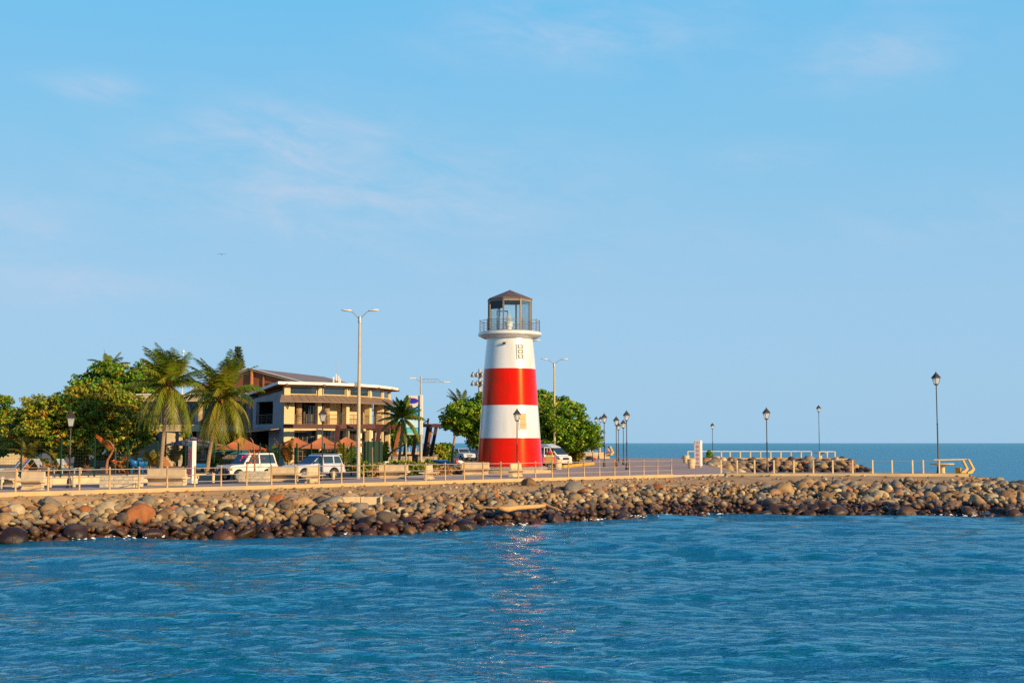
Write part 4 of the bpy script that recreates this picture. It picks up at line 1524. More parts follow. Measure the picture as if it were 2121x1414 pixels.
def totem():
    x, y = G(396.5, 1000.5, ZW)
    H = (1000 - 912) / (1000.5 - 917) * (ZC - ZW)
    t = thing('letter_totem', 'slim totem with red letters on its shaded grey face and a bright cream side', 'totem sign', (x, y, ZW), R(-32))
    w, d = .38, .30
    MB().box((0, 0, .14), (w + .16, d + .16, .28)).build('foot', M['sign_white'], t, bevel=.01)
    MB().box((0, 0, H / 2 + .1), (w, d, H - .2)).build('column', M['sign_white'], t, bevel=.006)
    MB().box((0, -d / 2 - .006, H / 2 + .12), (w - .03, .012, H - .3)).build('shaded_face', M['sign_grey'], t)  # grey of the side turned from the sun, put into the colour
    n = 6
    hh = (H - .4) / (n + .1)
    for k in range(1, n):
        MB().box((0, -d / 2 - .014, H - .08 - k * hh), (w - .04, .008, .02)).build('divider', M['rail_grey'], t)
    for k, ch in enumerate('ADSAR'):
        text_obj(ch, .42, M['sign_red'], t, (0, -d / 2 - .016, H - .08 - (k + 1.5) * hh), (R(90), 0, 0))
    mb = MB().box((-.05, -d / 2 - .014, H - .26), (.16, .008, .05), ry=.3).build('emblem', M['sign_blue'], t)
    mb = MB().box((.08, -d / 2 - .014, H - .24), (.08, .008, .12), ry=-.4).build('emblem', M['sign_green'], t)


totem()


def prohibition():
    x, y = G(1446.5, 968, ZW - .05)
    H = (968 - 910) / (968 - 917) * (ZC - ZW)
    t = thing('prohibition_sign', 'white slab sign with five red prohibition symbols', 'sign', (x, y, ZW - .06), R(-24))
    w, d = .66, .60
    MB().box((0, 0, .06), (w * .8, d * .8, .24)).build('foot', M['concrete'], t)
    MB().box((0, 0, H / 2 + .09), (w, d, H - .18)).build('slab', M['sign_white'], t, bevel=.015)
    yf = -d / 2 - .004
    for k in range(5):
        z = H - .62 - k * .40
        s = thing('symbol', None, None, (0, yf, z))
        s.parent = t
        V, F = [], []
        n = 32
        for i in range(n):
            a = 2 * math.pi * i / n
            V += [(.155 * math.cos(a), -.004, .155 * math.sin(a)), (.122 * math.cos(a), -.004, .122 * math.sin(a))]
            j = (i + 1) % n
            F.append((2 * i, 2 * j, 2 * j + 1, 2 * i + 1))
        MB().add(V, F).build('ring', M['sign_red'], s)
        MB().box((0, -.003, 0), (.27, .006, .036), ry=R(45)).build('bar', M['sign_red'], s)
        g = MB()
        if k == 0:
            g.box((-.02, 0, -.02), (.12, .004, .05)).box((.04, 0, .03), (.04, .004, .08))
        elif k == 1:
            g.box((0, 0, 0), (.14, .004, .03))
        elif k == 2:
            g.box((0, 0, -.03), (.15, .004, .05)).box((-.02, 0, .04), (.06, .004, .09))
        elif k == 3:
            g.box((0, 0, .01), (.04, .004, .14)).box((.03, 0, -.03), (.09, .004, .03))
        else:
            g.box((-.03, 0, 0), (.05, .004, .11)).box((.04, 0, -.02), (.05, .004, .07))
        g.build('pictogram', M['sign_grey'], s)
    MB().box((-.25, yf, H - .19), (.05, .006, .14)).box((-.25, yf, H - .36), (.07, .006, .03)).build('small_print', M['sign_grey'], t)
    MB().box((0, yf, H - .2), (.12, .006, .05), ry=.2).build('emblem', M['sign_red'], t)
    MB().box((.02, yf, H - .28), (.2, .006, .03)).build('emblem', M['sign_blue'], t)
    MB().box((.25, yf, H - .22), (.1, .006, .05), ry=-.2).build('emblem', M['sign_green'], t)


prohibition()


def billboard():
    Y = 121.0
    x0, x1 = X(839.5, Y), X(870, Y)
    q = Y / FPX
    xm = (x0 + x1) / 2
    w = x1 - x0
    zt, zb = Z(819, Y) - ZG, Z(900, Y) - ZG
    t = thing('billboard', 'tall billboard with a tropical beach picture between two poles', 'billboard', (xm, Y, ZG), R(-6))
    MB().box((0, .06, (zt + zb) / 2), (w, .1, zt - zb)).build('panel', M['sign_white'], t)
    MB().box((w / 2 + .13, .0, (zt + zb) / 2 + .02), (.26, .3, zt - zb + .1)).build('side_panel', M['sign_white'], t, bevel=.01)
    MB().tube([(w / 2 + .1, .05, 0), (w / 2 + .1, .05, zb)], .13, 12).build('pole', M['pole_conc'], t, smooth=60)
    MB().tube([(-w / 2 + .05, .1, 0), (-w / 2 + .05, .1, zb)], .09, 12).build('pole', M['steel'], t, smooth=60)
    h = zt - zb
    sky1 = mat('poster_sky', (.02, .38, .85), (.015, .32, .8), 1)
    sky2 = mat('poster_pale_sky', (.30, .66, .8), (.75, .85, .88), .8)
    sea = mat('poster_turquoise', (.06, .55, .56), (.15, .62, .58), 1.2, stretch=(.3, 1, 3))
    deep = mat('poster_deep_sea', (.01, .2, .45), (.01, .25, .5), 1)
    sand = mat('poster_sand', (.6, .62, .55), (.5, .58, .55), 1)
    leaf = mat('poster_leaf', (.01, .16, .14), (.02, .22, .1), 2)
    blue = mat('poster_logo_blue', (.02, .03, .45), (.015, .02, .38), 1)
    pic = thing('picture', None, None)
    pic.parent = t
    yf = .004

    def band(a, b, m, nm):
        MB().box((0, yf - .002, zb + h * (a + b) / 2), (w - .06, .006, h * (b - a) - .002)).build(nm, m, pic)
    band(.01, .045, sand, 'sand')
    band(.045, .155, sea, 'shallow_sea')
    band(.155, .18, deep, 'deep_sea')
    band(.18, .38, sky2, 'cloud')
    band(.385, .55, mat('poster_lagoon', (.03, .38, .48), (.12, .5, .55), 1.5), 'lagoon')
    band(.555, .70, sky1, 'blue_sky')
    g = MB()
    for (cx, cz, L, a) in ((.25, .53, .55, -.5), (.4, .36, .45, -1.0), (.1, .5, .5, -.15), (.35, .62, .5, .3), (-.05, .66, .6, .2), (.3, .44, .4, -.75)):
        for k in range(9):
            xx = cx * w + (k - 4) * L / 9 * math.cos(a)
            zz = zb + h * cz + (k - 4) * L / 9 * math.sin(a)
            g.box((xx, yf - .008, zz - .05), (.035, .004, .17), ry=a * .5)
    g.build('palm_leaf', leaf, pic)
    V = [(.62 * w / 1.5 * math.cos(2 * math.pi * i / 32) - .06 * w, yf - .008, zb + h * .865 + .065 * h * math.sin(2 * math.pi * i / 32)) for i in range(32)]
    MB().add(V, [tuple(range(32))]).build('blue_oval', blue, pic)
    V = [(.66 * w / 1.5 * math.cos(2 * math.pi * i / 32) - .055 * w, yf - .006, zb + h * .865 + .075 * h * math.sin(2 * math.pi * i / 32)) for i in range(32)]
    MB().add(V, [tuple(range(32))]).build('oval_rim', M['sign_red'], pic)


billboard()

# ------------------------------------------------------------------ vegetation
GREENS = [(.055, .11, .006), (.08, .14, .006), (.035, .08, .006), (.11, .16, .008), (.022, .05, .006)]
WARM = [(.13, .125, .008), (.18, .135, .007), (.21, .105, .007), (.09, .10, .010), (.05, .07, .010), (.23, .075, .008)]


def leaf_cloud(clumps, per, spread, flat, size, pal, pw, g, up=.75, lean=(0, 0)):
    """leaves as small pointed blades gathered in tufts; each tuft keeps to one tone"""
    n = len(clumps) * per
    C = np.repeat(np.asarray([c[:3] for c in clumps]), per, axis=0)
    d = g.normal(0, 1, (n, 3))
    d /= np.linalg.norm(d, axis=1)[:, None] + 1e-9
    d *= (g.random(n) ** .5)[:, None]
    P = C + d * np.array([spread, spread, spread * flat])
    tone = np.repeat(g.choice(len(pal), len(clumps), p=pw), per)
    mixm = g.random(n) < .3
    tone[mixm] = g.choice(len(pal), mixm.sum(), p=pw)
    col = np.array(pal)[tone] * g.uniform(.75, 1.3, (n, 1))
    nz = g.normal(0, 1, (n, 3)) * .8 + np.array([0, 0, up]) + d * .8
    nz /= np.linalg.norm(nz, axis=1)[:, None]
    a = g.normal(0, 1, (n, 3)) + np.array([lean[0], lean[1], -.2])
    a -= nz * (a * nz).sum(1)[:, None]
    a /= np.linalg.norm(a, axis=1)[:, None] + 1e-9
    b = np.cross(nz, a)
    L = size * g.uniform(.7, 1.3, (n, 1))
    Wd = L * .30
    V = np.stack([P - a * L * .5, P + b * Wd + a * L * .08, P + a * L * .55 - nz * L * .08, P - b * Wd + a * L * .08], 1).reshape(-1, 3)
    F = np.arange(4 * n).reshape(-1, 4)
    return V, F, np.repeat(col * 2.2, 4, axis=0)


def crown_points(blobs, n, g, inner=.25):
    """tuft centres spread through lumpy blobs, thickest near their skins"""
    out = []
    vol = np.array([b[1][0] * b[1][1] * b[1][2] for b in blobs]) ** .66
    vol /= vol.sum()
    lump = [g.normal(0, 1, (4, 3)) * 2.2 for _ in blobs]
    ph = [g.uniform(0, 6.28, 4) for _ in blobs]
    for bi in g.choice(len(blobs), n, p=vol):
        c, r = blobs[bi]
        d = g.normal(0, 1, 3)
        d /= np.linalg.norm(d)
        lm = 1 + .16 * np.sin(lump[bi] @ d * 1.6 + ph[bi]).sum() / 2
        rad = (inner + (1 - inner) * g.random() ** .45) * lm
        out.append(np.array(c) + d * rad * np.array(r))
    return out


def tree(name, label, px, Y, z0, blobs, n, pal, pw, trunk_r, size=.3, per=34, spread=.55, seed=1, base_px=None, group=None, limb=9, lean=(0, 0), flat=.5):
    """blobs given in photo pixels: (px, py, rx, ry, depth offset, depth radius in m)"""
    g = np.random.default_rng(seed)
    q = Y / FPX
    bx = X(base_px or px, Y)
    t = thing(name, label, 'tree', (bx, Y, z0), 0, group)
    B = []
    for (cx, cy, rx, ry, dy, ry_m) in blobs:
        B.append(((X(cx, Y) - bx, dy, Z(cy, Y) - z0), (rx * q, ry_m, ry * q)))
    pts = crown_points(B, n, g)
    V, F, C = leaf_cloud(pts, per, spread, flat, size, pal, pw, g, lean=lean)
    np_mesh('crown', V, F, M['leaf'], t, cols=C)
    mb = MB()
    top = min(b[0][2] - b[1][2] * .25 for b in B)
    fork = Vector((g.normal(0, .2), 0, max(1.0, top)))
    mb.tube([(0, 0, -.1), (0, 0, .25), (fork.x * .5, 0, fork.z * .5), fork], [trunk_r * 1.7, trunk_r * 1.15, trunk_r, trunk_r * .9], 12)
    for k in range(limb):
        b = B[k % len(B)]
        e = Vector(b[0]) + Vector([g.uniform(-.75, .75) * b[1][i] for i in range(3)])
        mid = fork.lerp(e, .5) + Vector((g.normal(0, .25), g.normal(0, .25), .4))
        st = fork.lerp(Vector((0, 0, fork.z * .6)), g.random() * .7)
        mb.tube([st, st.lerp(mid, .5) + Vector((0, 0, .2)), mid, e], [trunk_r * .5, trunk_r * .36, trunk_r * .24, trunk_r * .07], 7)
    mb.build('trunk', M['tree_bark'], t, smooth=60)
    return t


tree('almond_tree', 'wide spreading almond tree with orange tinged leaves behind the left lantern lamp', 170, 112, ZG,
     [(110, 865, 75, 45, 0, 4.2), (205, 850, 90, 50, 0.4, 4.6), (160, 905, 120, 42, -.6, 5.0), (255, 895, 62, 42, .3, 4.0), (50, 905, 48, 36, .5, 3.6), (175, 830, 66, 32, .5, 3.5)], 2300, WARM + GREENS,
     np.array([.24, .15, .055, .20, .09, .02, .07, .07, .03, .06, .015]), .62, size=.28, per=34, spread=.5, seed=3, group='broad-leaved trees of the waterfront', limb=16)
tree('green_tree', 'darker green tree rising behind the spreading almond tree', 250, 142, ZG,
     [(235, 800, 62, 42, 0, 4), (290, 810, 48, 50, .5, 3.5), (180, 795, 32, 22, -.5, 2.4), (215, 765, 30, 18, 0, 2.4), (300, 860, 40, 45, 0, 3)], 720, GREENS + WARM[:2],
     np.array([.22, .2, .17, .14, .1, .1, .07]), .4, size=.36, per=32, spread=.7, seed=5, group='broad-leaved trees of the waterfront')
tree('green_tree', 'tree cut by the left edge of the view', 0, 125, ZG,
     [(-25, 850, 42, 38, 0, 3.5), (-5, 900, 55, 40, 0, 3.5), (-70, 880, 60, 50, 0, 4), (0, 830, 12, 12, 0, 1.5)], 560, GREENS + WARM,
     np.array([.12, .13, .1, .13, .07, .12, .1, .07, .08, .05, .03]), .4, size=.34, per=32, spread=.62, seed=8, base_px=-20, group='broad-leaved trees of the waterfront')
tree('green_tree', 'broad bright green tree standing behind the lighthouse', 1085, 137, ZG,
     [(1085, 860, 85, 48, 0, 5.0), (1140, 868, 72, 50, -.5, 5.0), (985, 855, 45, 36, .5, 4.0), (955, 875, 40, 24, 0, 3.0), (1190, 900, 55, 30, 0, 4.0), (1100, 830, 42, 26, 0, 3.5), (1000, 905, 38, 28, .5, 3), (1218, 912, 30, 20, 0, 2.6), (1150, 915, 62, 20, .3, 4), (930, 866, 16, 9, 0, 1.2), (1005, 826, 20, 16, 0, 2), (960, 860, 34, 26, -.5, 3)], 2300, GREENS + WARM[:2],
     np.array([.27, .25, .15, .17, .06, .06, .04]), .45, size=.32, per=34, spread=.58, seed=12, base_px=996, group='broad-leaved trees of the waterfront', limb=16)
tree('green_tree', 'far tree seen below the pergola beam beside the restaurant corner', 818, 175, ZG,
     [(822, 905, 24, 22, 0, 2.2), (850, 908, 22, 14, 0, 2), (815, 885, 16, 16, 0, 2)], 260, GREENS + WARM[:2], np.array([.24, .22, .17, .15, .08, .08, .06]), .3, size=.4, per=26, spread=.6, seed=15, group='broad-leaved trees of the waterfront')


def frond_mesh(V, F, C, base, d0, L, droop, wind, g, col, leaflet=.62, hang=.5, n=22, stiff=1.0):
    """one feather leaf: a bowed midrib with leaflets on both sides"""
    p = Vector(base)
    d = Vector(d0).normalized()
    step = L / n
    mids = [p.copy()]
    dirs = [d.copy()]
    for i in range(n):
        f = (i + 1) / n
        d = (d + Vector((0, 0, -1)) * droop * step * f * 1.5 + Vector(wind) * step * f).normalized()
        p = p + d * step
        mids.append(p.copy())
        dirs.append(d.copy())
    off = len(V)
    # midrib
    for i in range(n):
        a, b = mids[i], mids[i + 1]
        s = dirs[i].cross(Vector((0, 0, 1)))
        s = s.normalized() if s.length > .05 else Vector((1, 0, 0))
        w0, w1 = .045 * (1 - i / n) + .008, .045 * (1 - (i + 1) / n) + .008
        k = len(V)
        V += [a - s * w0, a + s * w0, b + s * w1, b - s * w1]
        F.append((k, k + 1, k + 2, k + 3))
        C += [(.16, .13, .02)] * 4
    for i in range(2, n + 1):
        f = i / n
        ll = leaflet * (math.sin(math.pi * min(1, f * .86 + .12)) ** .6) * g.uniform(.85, 1.15)
        d = dirs[i]
        s = d.cross(Vector((0, 0, 1)))
        s = s.normalized() if s.length > .05 else Vector((1, 0, 0))
        up = s.cross(d).normalized()
        for j in range(2):
            for sg in (-1, 1):
                q = mids[i - 1].lerp(mids[i], .5 * j + g.uniform(0, .4))
                o = (s * sg * (.85) + d * .65 + up * .12 * stiff + Vector((0, 0, -1)) * hang * g.uniform(.6, 1.4) + Vector(wind) * .7).normalized()
                tip = q + o * ll + Vector((0, 0, -1)) * ll * hang * .35
                wv = d.cross(o)
                wv = d * .038
                k = len(V)
                m_ = q.lerp(tip, .5) + Vector((0, 0, .04))
                V += [q - wv, m_ - wv * .9, tip, m_ + wv * .9, q + wv]
                F.append((k, k + 1, k + 2, k + 3))
                F.append((k, k + 3, k + 4, k + 4))
                c = tuple(x * g.uniform(.7, 1.25) for x in col)
                C += [c] * 5
    return off


def poly_mesh(name, V, F, C, m, parent):
    F4 = []
    F3 = []
    for f in F:
        if f[2] == f[3]:
            F3.append(f[:3])
        else:
            F4.append(f)
    me = bpy.data.meshes.new(name)
    me.from_pydata([tuple(v) for v in V], [], F4 + F3)
    me.materials.append(m)
    a = me.attributes.new('tone', 'FLOAT_COLOR', 'POINT')
    arr = np.ones((len(V), 4), dtype=np.float32)
    arr[:, :3] = np.array(C)
    a.data.foreach_set('color', arr.ravel())
    o = bpy.data.objects.new(name, me)
    COL.objects.link(o)
    o.parent = parent
    return o


PALM = [(.125, .185, .011), (.18, .215, .013), (.28, .245, .015), (.055, .095, .008)]


def palm(label, base_px, Y, z0, crown_px, crown_py, L, n_up, n_side, n_hang, wind, seed, nuts=True, dead=3, r=.17, group='coconut palms', scale_leaf=.62, name='coconut_palm', ang=None, bend=0.0):
    g = np.random.default_rng(seed)
    bx = X(base_px, Y)
    cx, cz = X(crown_px, Y) - bx, Z(crown_py, Y) - z0
    t = thing(name, label, 'palm tree', (bx, Y, z0), 0, group)
    P = []
    for i in range(9):
        f = i / 8
        P.append((cx * (f ** 1.3) + bend * math.sin(f * math.pi), .25 * math.sin(f * 3) * .4, -.1 + (cz + .1) * f))
    MB().tube(P, [r * (1.55 if i == 0 else 1.05 - .3 * i / 8) for i in range(9)], 12).build('trunk', M['palm_bark'], t, smooth=60)
    top = Vector(P[-1])
    V, F, C = [], [], []

    def fr(azr, elv, ln, droop, hang, col, w=wind):
        d = (math.cos(azr) * math.cos(elv), math.sin(azr) * math.cos(elv), math.sin(elv))
        frond_mesh(V, F, C, top + Vector((math.cos(azr) * .1, math.sin(azr) * .1, .15)), d, ln, droop, w, g, col, leaflet=scale_leaf, hang=hang)
    for i in range(n_up):
        fr(g.uniform(0, 6.28), R(g.uniform(38, 80)), L * g.uniform(.8, 1.05), .34, .4, PALM[g.integers(4)])
    for i in range(n_side):
        fr(2 * math.pi * (i + g.uniform(-.3, .3)) / n_side, R(g.uniform(5, 42)), L * g.uniform(.85, 1.05), .42, .6, PALM[g.integers(4)])
    for i in range(n_hang):
        fr(2 * math.pi * (i + g.uniform(-.3, .3)) / max(1, n_hang) + .4, R(g.uniform(-55, -10)), L * g.uniform(1.05, 1.4), .85, .9, PALM[1 + g.integers(2)], tuple(x * .4 for x in wind))
    poly_mesh('crown', V, F, C, M['frond'], t)
    if dead:
        V, F, C = [], [], []
        for i in range(dead):
            a = g.uniform(0, 6.28)
            d = (math.cos(a) * .4, math.sin(a) * .4, -.8)
            frond_mesh(V, F, C, top + Vector((0, 0, -.15)), d, L * g.uniform(.55, .85), .9, (0, 0, 0), g, (.30, .10, .02), leaflet=scale_leaf * .5, hang=1.4, n=14)
        poly_mesh('dead_fronds', V, F, C, M['frond'], t)
    if nuts:
        mb = MB()
        for i in range(11):
            a = g.uniform(0, 6.28)
            c = top + Vector((math.cos(a) * .42, math.sin(a) * .42 - .35, -.15 - .4 * g.random()))
            mb.lathe([(0, -.15), (.1, -.1), (.13, 0), (.1, .1), (0, .16)], 8, c=tuple(c))
        for i in range(16):
            a = 2 * math.pi * i / 16
            mb.tube([top + Vector((math.cos(a) * .05, math.sin(a) * .05, -.2)), top + Vector((math.cos(a) * .26, math.sin(a) * .26, .15)), top + Vector((math.cos(a) * .62, math.sin(a) * .62 - .25, .5))], [.08, .07, .04], 5)
        mb.build('coconuts', M['coconut'], t, smooth=60)
    return t


palm('tall coconut palm with windswept crown left of the letter totem', 334, 101, ZG, 345, 800, 3.7, 22, 13, 16, (-.30, 0, .03), 21, dead=3, scale_leaf=.95)
palm('coconut palm with orange fruit standing right of the letter totem', 430, 104, ZG, 456, 823, 4.0, 22, 13, 16, (-.12, 0, .04), 34, dead=4, scale_leaf=.95, bend=-.05)
palm('smaller coconut palm in front of the beach billboard', 824, 112, ZG, 833, 868, 2.3, 12, 11, 6, (-.16, 0, .02), 41, nuts=False, dead=1, r=.13, scale_leaf=.5, bend=.1)
palm('leaning coconut palm with browned fronds left of the lighthouse', 936, 150, ZG, 955, 845, 3.0, 5, 4, 2, (-.12, 0, .0), 52, nuts=True, dead=6, r=.15, scale_leaf=.5, bend=-.1)
palm('distant palm top poking out of the darker green tree', 222, 146, ZG, 222, 762, 2.6, 5, 8, 3, (-.08, 0, 0), 63, nuts=False, dead=0, scale_leaf=.6)


def areca(label, px, base, H, seed, pal=None, Y=None, n=11, L=None, name='young_palm', group='young garden palms'):
    g = np.random.default_rng(seed)
    if Y is None:
        x, Y = G(px, base)
    else:
        x = X(px, Y)
    t = thing(name, label, 'plant', (x, Y, ZG), 0, group)
    V, F, C = [], [], []
    pal = pal or PALM
    for i in range(n):
        a = g.uniform(0, 6.28)
        e = R(g.uniform(45, 80))
        frond_mesh(V, F, C, (g.normal(0, .12), g.normal(0, .12), H * .3), (math.cos(a) * math.cos(e), math.sin(a) * math.cos(e), math.sin(e)), (L or H * .8) * g.uniform(.7, 1.05), .75, (-.03, 0, 0), g, pal[g.integers(len(pal))], leaflet=.42, hang=.5, n=14)
    poly_mesh('fronds', V, F, C, M['frond'], t)
    mb = MB()
    for i in range(4):
        mb.tube([(g.normal(0, .1), g.normal(0, .1), -.05), (g.normal(0, .1), g.normal(0, .1), H * .33)], [.06, .04], 6)
    mb.build('stems', M['palm_bark'], t, smooth=60)


OR = [(.22, .075, .015), (.15, .08, .012), (.09, .09, .012), (.26, .10, .02)]
YF = 112.0
areca('orange browned young palm behind the mesh fence by the silver wagon', 597, 970, 3.0, 71, OR + PALM[:1], Y=106, n=15)
areca('green young palm left of the browned one behind the fence', 566, 968, 2.6, 72, PALM, Y=109, n=9)
areca('young palm beside the restaurant\'s grey corner', 598, 955, 3.4, 73, PALM[1:3], Y=119, n=8)
areca('dark young palm behind the wagon\'s roof', 655, 965, 2.4, 74, PALM, Y=108)
areca('young palm just right of the tall street light', 715, 970, 2.8, 75, OR[1:3] + PALM, Y=106)
areca('bushy young palm at the right end of the green screen', 796, 962, 3.0, 76, PALM[:3], Y=110, n=13)
areca('greyish young palm behind the letter totem', 362, 968, 3.1, 77, [(.10, .085, .05), (.12, .10, .06)], Y=107, n=13)
areca('yellowish young palm between the left fence posts', 62, 965, 3.0, 78, [(.17, .12, .012), (.12, .10, .012)], Y=107, n=10)
areca('low young palm right of the left lantern lamp', 118, 968, 2.4, 79, [(.14, .11, .012)] + PALM[:1], Y=108, n=9)
areca('young palm at the foot of the tall left palm', 312, 972, 2.0, 80, PALM[1:3] + OR[1:2], Y=105, n=9)


def bush(label, px, base, w, h, seed, pal=None, pw=None, z0=ZG, Y=None, group='leafy bushes of the planting bed', size=.17):
    g = np.random.default_rng(seed)
    if Y is None:
        x, Y = G(px, base, z0)
    else:
        x = X(px, Y)
    t = thing('bush', label, 'bush', (x, Y, z0), 0, group)
    pal = pal or [(.13, .14, .012), (.09, .12, .012), (.05, .085, .012), (.20, .17, .014)]
    B = [((0, 0, h * .5), (w / 2, w * .4, h * .5)), ((w * .2, 0, h * .45), (w * .3, w * .3, h * .45)), ((-w * .22, .1, h * .4), (w * .3, w * .3, h * .42))]
    V, F, C = leaf_cloud(crown_points(B, int(38 * w * h) + 14, g, .3), 22, .2, .7, size, pal, np.ones(len(pal)) / len(pal), g)
    np_mesh('leaves', V, F, M['leaf'], t, cols=C)
    mb = MB()
    for i in range(7):
        mb.tube([(g.normal(0, .08), g.normal(0, .08), -.03), (g.normal(0, w * .13), g.normal(0, w * .1), h * .35), (g.normal(0, w * .25), g.normal(0, w * .2), h * .75)], [.025, .018, .008], 5)
    mb.build('stems', M['tree_bark'], t)


DRY = [(.26, .13, .03), (.2, .09, .02), (.14, .10, .02), (.3, .17, .05)]
for i, (px, base, w, h, lb, pal) in enumerate(((760, 985, 1.1, 1.05, 'sparse yellow bush right of the tall street light', None), (789, 983, 1.5, 1.0, 'yellow green bush behind the left end of the bushes\' bench', None), (822, 981, 1.7, 1.15, 'dense leafy bush behind the bench before the bushes', None),
                                            (848, 982, 1.5, 1.15, 'leafy bush right above the bench\'s right end', None), (883, 980, 1.9, 1.2, 'leafy bush hiding the saloon\'s nose', None), (868, 984, 1.3, .8, 'low bush between the bench and the end-on bench', None),
                                            (918, 985, 1.7, .75, 'dry reddish bush below the green saloon', DRY), (946, 984, 1.6, .7, 'dry reddish bush below the motorcycle', DRY), (780, 988, 1.0, .6, 'small dry bush beside the bench before the bushes', DRY), (895, 986, 1.2, .6, 'small dry bush behind the end-on bench', DRY))):
    bush(lb, px, base, w, h, 200 + i, pal, z0=ZW - .1)
bush('sea almond shrub left of the white pickup', 926, 957, 2.0, 2.6, 231, GREENS, group=None, Y=160, size=.32)
bush('shrub growing at the foot of the slanting pergola posts', 906, 955, 2.6, 2.6, 232, None, group=None, Y=158, size=.3)
bush('brownish shrub beside the van\'s bonnet', 1190, 944, 1.9, 2.3, 233, [(.2, .12, .02), (.09, .09, .014), (.05, .07, .012)], group=None, Y=140, size=.28, z0=ZW)
bush('tiny green weed by the far pier\'s first lamp', 1470, 945, .8, 1.3, 234, [(.09, .16, .014)], group=None, Y=188, size=.3, z0=ZW)
bush('dark shrub behind the fence below the spreading tree', 80, 975, 2.6, 1.3, 235, [(.03, .045, .012), (.05, .06, .015), (.1, .06, .02)], group=None, Y=106, size=.24)
bush('dry shrub with pale twigs left of the left lantern lamp', 120, 978, 2.0, 1.0, 236, DRY + [(.4, .34, .26)], group=None, Y=104, size=.2)
bush('reddish shrub right of the leaning dead palm', 258, 975, 1.9, 1.3, 237, [(.3, .07, .02), (.2, .09, .02), (.06, .07, .015)], group=None, Y=104, size=.22)
bush('dark green shrub below the terracotta parasols', 690, 970, 2.6, 1.9, 238, GREENS, group=None, Y=108, size=.25)
bush('dark green shrub left of the tall street light\'s foot', 735, 972, 1.8, 1.7, 239, GREENS[:3] + OR[:1], group=None, Y=107, size=.25)


def pine():
    Y = 165.0
    x = X(490, Y)
    g = np.random.default_rng(90)
    H = Z(715, Y) - ZG
    t = thing('norfolk_pine', 'slim dark conifer spire behind the second coconut palm', 'tree', (x, Y, ZG))
    MB().tube([(0, 0, 0), (.05, 0, H * .6), (0, 0, H)], [.3, .16, .02], 8).build('trunk', M['tree_bark'], t, smooth=60)
    pts = []
    for k in range(22):
        z = H * (.45 + .55 * k / 22)
        L = 2.1 * (1 - k / 22.5) + .12
        for j in range(7):
            a = 2 * math.pi * (j + .5 * (k % 2)) / 7 + g.normal(0, .1)
            for s in np.linspace(.15, 1, 6):
                pts.append((math.cos(a) * L * s, math.sin(a) * L * s, z + s * s * .55 * L * .5))
    V, F, C = leaf_cloud(pts, 9, .2, .8, .26, [(.035, .05, .03), (.05, .06, .035), (.025, .035, .022)], np.array([.4, .3, .3]), g)
    np_mesh('crown', V, F, M['leaf'], t, cols=C)


pine()


def bougainvillea():
    x, Y = X(529, py_), py_
    g = np.random.default_rng(95)
    t = thing('bougainvillea', 'thin bougainvillea tree with magenta blossom in the block planter', 'flowering tree', (x, Y, ZW + .55))
    q = Y / FPX
    P = lambda px, py, d=0: Vector((X(px, Y) - x, d, Z(py, Y) - ZW - .55))
    mb = MB().tube([(0, 0, -.3), P(528, 960), P(526, 945), P(527, 930), P(523, 912), P(518, 906)], [.06, .055, .05, .045, .03, .012], 8)
    tips = [(498, 952), (505, 945), (509, 942), (503, 948), (511, 948), (515, 952), (545, 930), (550, 931), (532, 930), (548, 949), (513, 960), (520, 958), (540, 962), (535, 968), (518, 936), (508, 918)]
    for i, (a, b) in enumerate(tips):
        s = P(527, 940 + (i % 5) * 3)
        e = P(a, b, g.normal(0, .15))
        mb.tube([s, s.lerp(e, .5) + Vector((0, 0, .08)), e], [.018, .012, .006], 5)
    mb.tube([P(527, 955), P(535, 945), P(537, 935)], [.03, .025, .02], 6)
    mb.build('trunk', M['wood_post'], t, smooth=60)
    cl = [P(a, b, g.normal(0, .12)) for a, b in tips[:12]]
    V, F, C = leaf_cloud([tuple(c) for c in cl], 7, .09, .7, .075, [(.62, .015, .07), (.7, .02, .12), (.5, .01, .05)], np.array([.4, .3, .3]), g)
    np_mesh('blossom', V, F, M['petal'], t, cols=C)
    cl = [P(a, b, g.normal(0, .12)) for a, b in tips[10:]] + [P(527, 925), P(530, 945)]
    V, F, C = leaf_cloud([tuple(c) for c in cl], 10, .18, .8, .09, DRY, np.ones(4) / 4, g)
    np_mesh('leaves', V, F, M['leaf'], t, cols=C)


bougainvillea()


def dead_palm():
    Y = 103.0
    x = X(238, Y)
    g = np.random.default_rng(97)
    t = thing('dead_palm', 'bent dead palm with drooping orange frond tied to a stake', 'dead palm', (x, Y, ZG))
    P = lambda px, py: Vector((X(px, Y) - x, 0, Z(py, Y) - ZG))
    MB().tube([P(222, 985), P(222, 965), P(224, 952), P(232, 938), P(236, 928), P(230, 917), P(222, 910)], [.13, .12, .1, .09, .08, .07, .04], 8).build('stem', M['wood_post'], t, smooth=60)
    V, F, C = [], [], []
    for k in range(7):
        d = P(205 + k * 2, 902 + k) - P(236, 928)
        frond_mesh(V, F, C, P(236, 928), d, 1.9 * g.uniform(.7, 1), .3, (0, 0, 0), g, (.42, .11, .02), leaflet=.32, hang=1.0, n=14)
    poly_mesh('dead_fronds', V, F, C, M['frond'], t)
    MB().tube([P(241, 985), P(239.5, 928)], .06, 7).build('stake', M['palm_bark'], t, smooth=60)
    MB().tube([P(238, 930), P(234, 905), P(227, 893)], [.03, .02, .01], 5).build('twig', M['tree_bark'], t)


dead_palm()

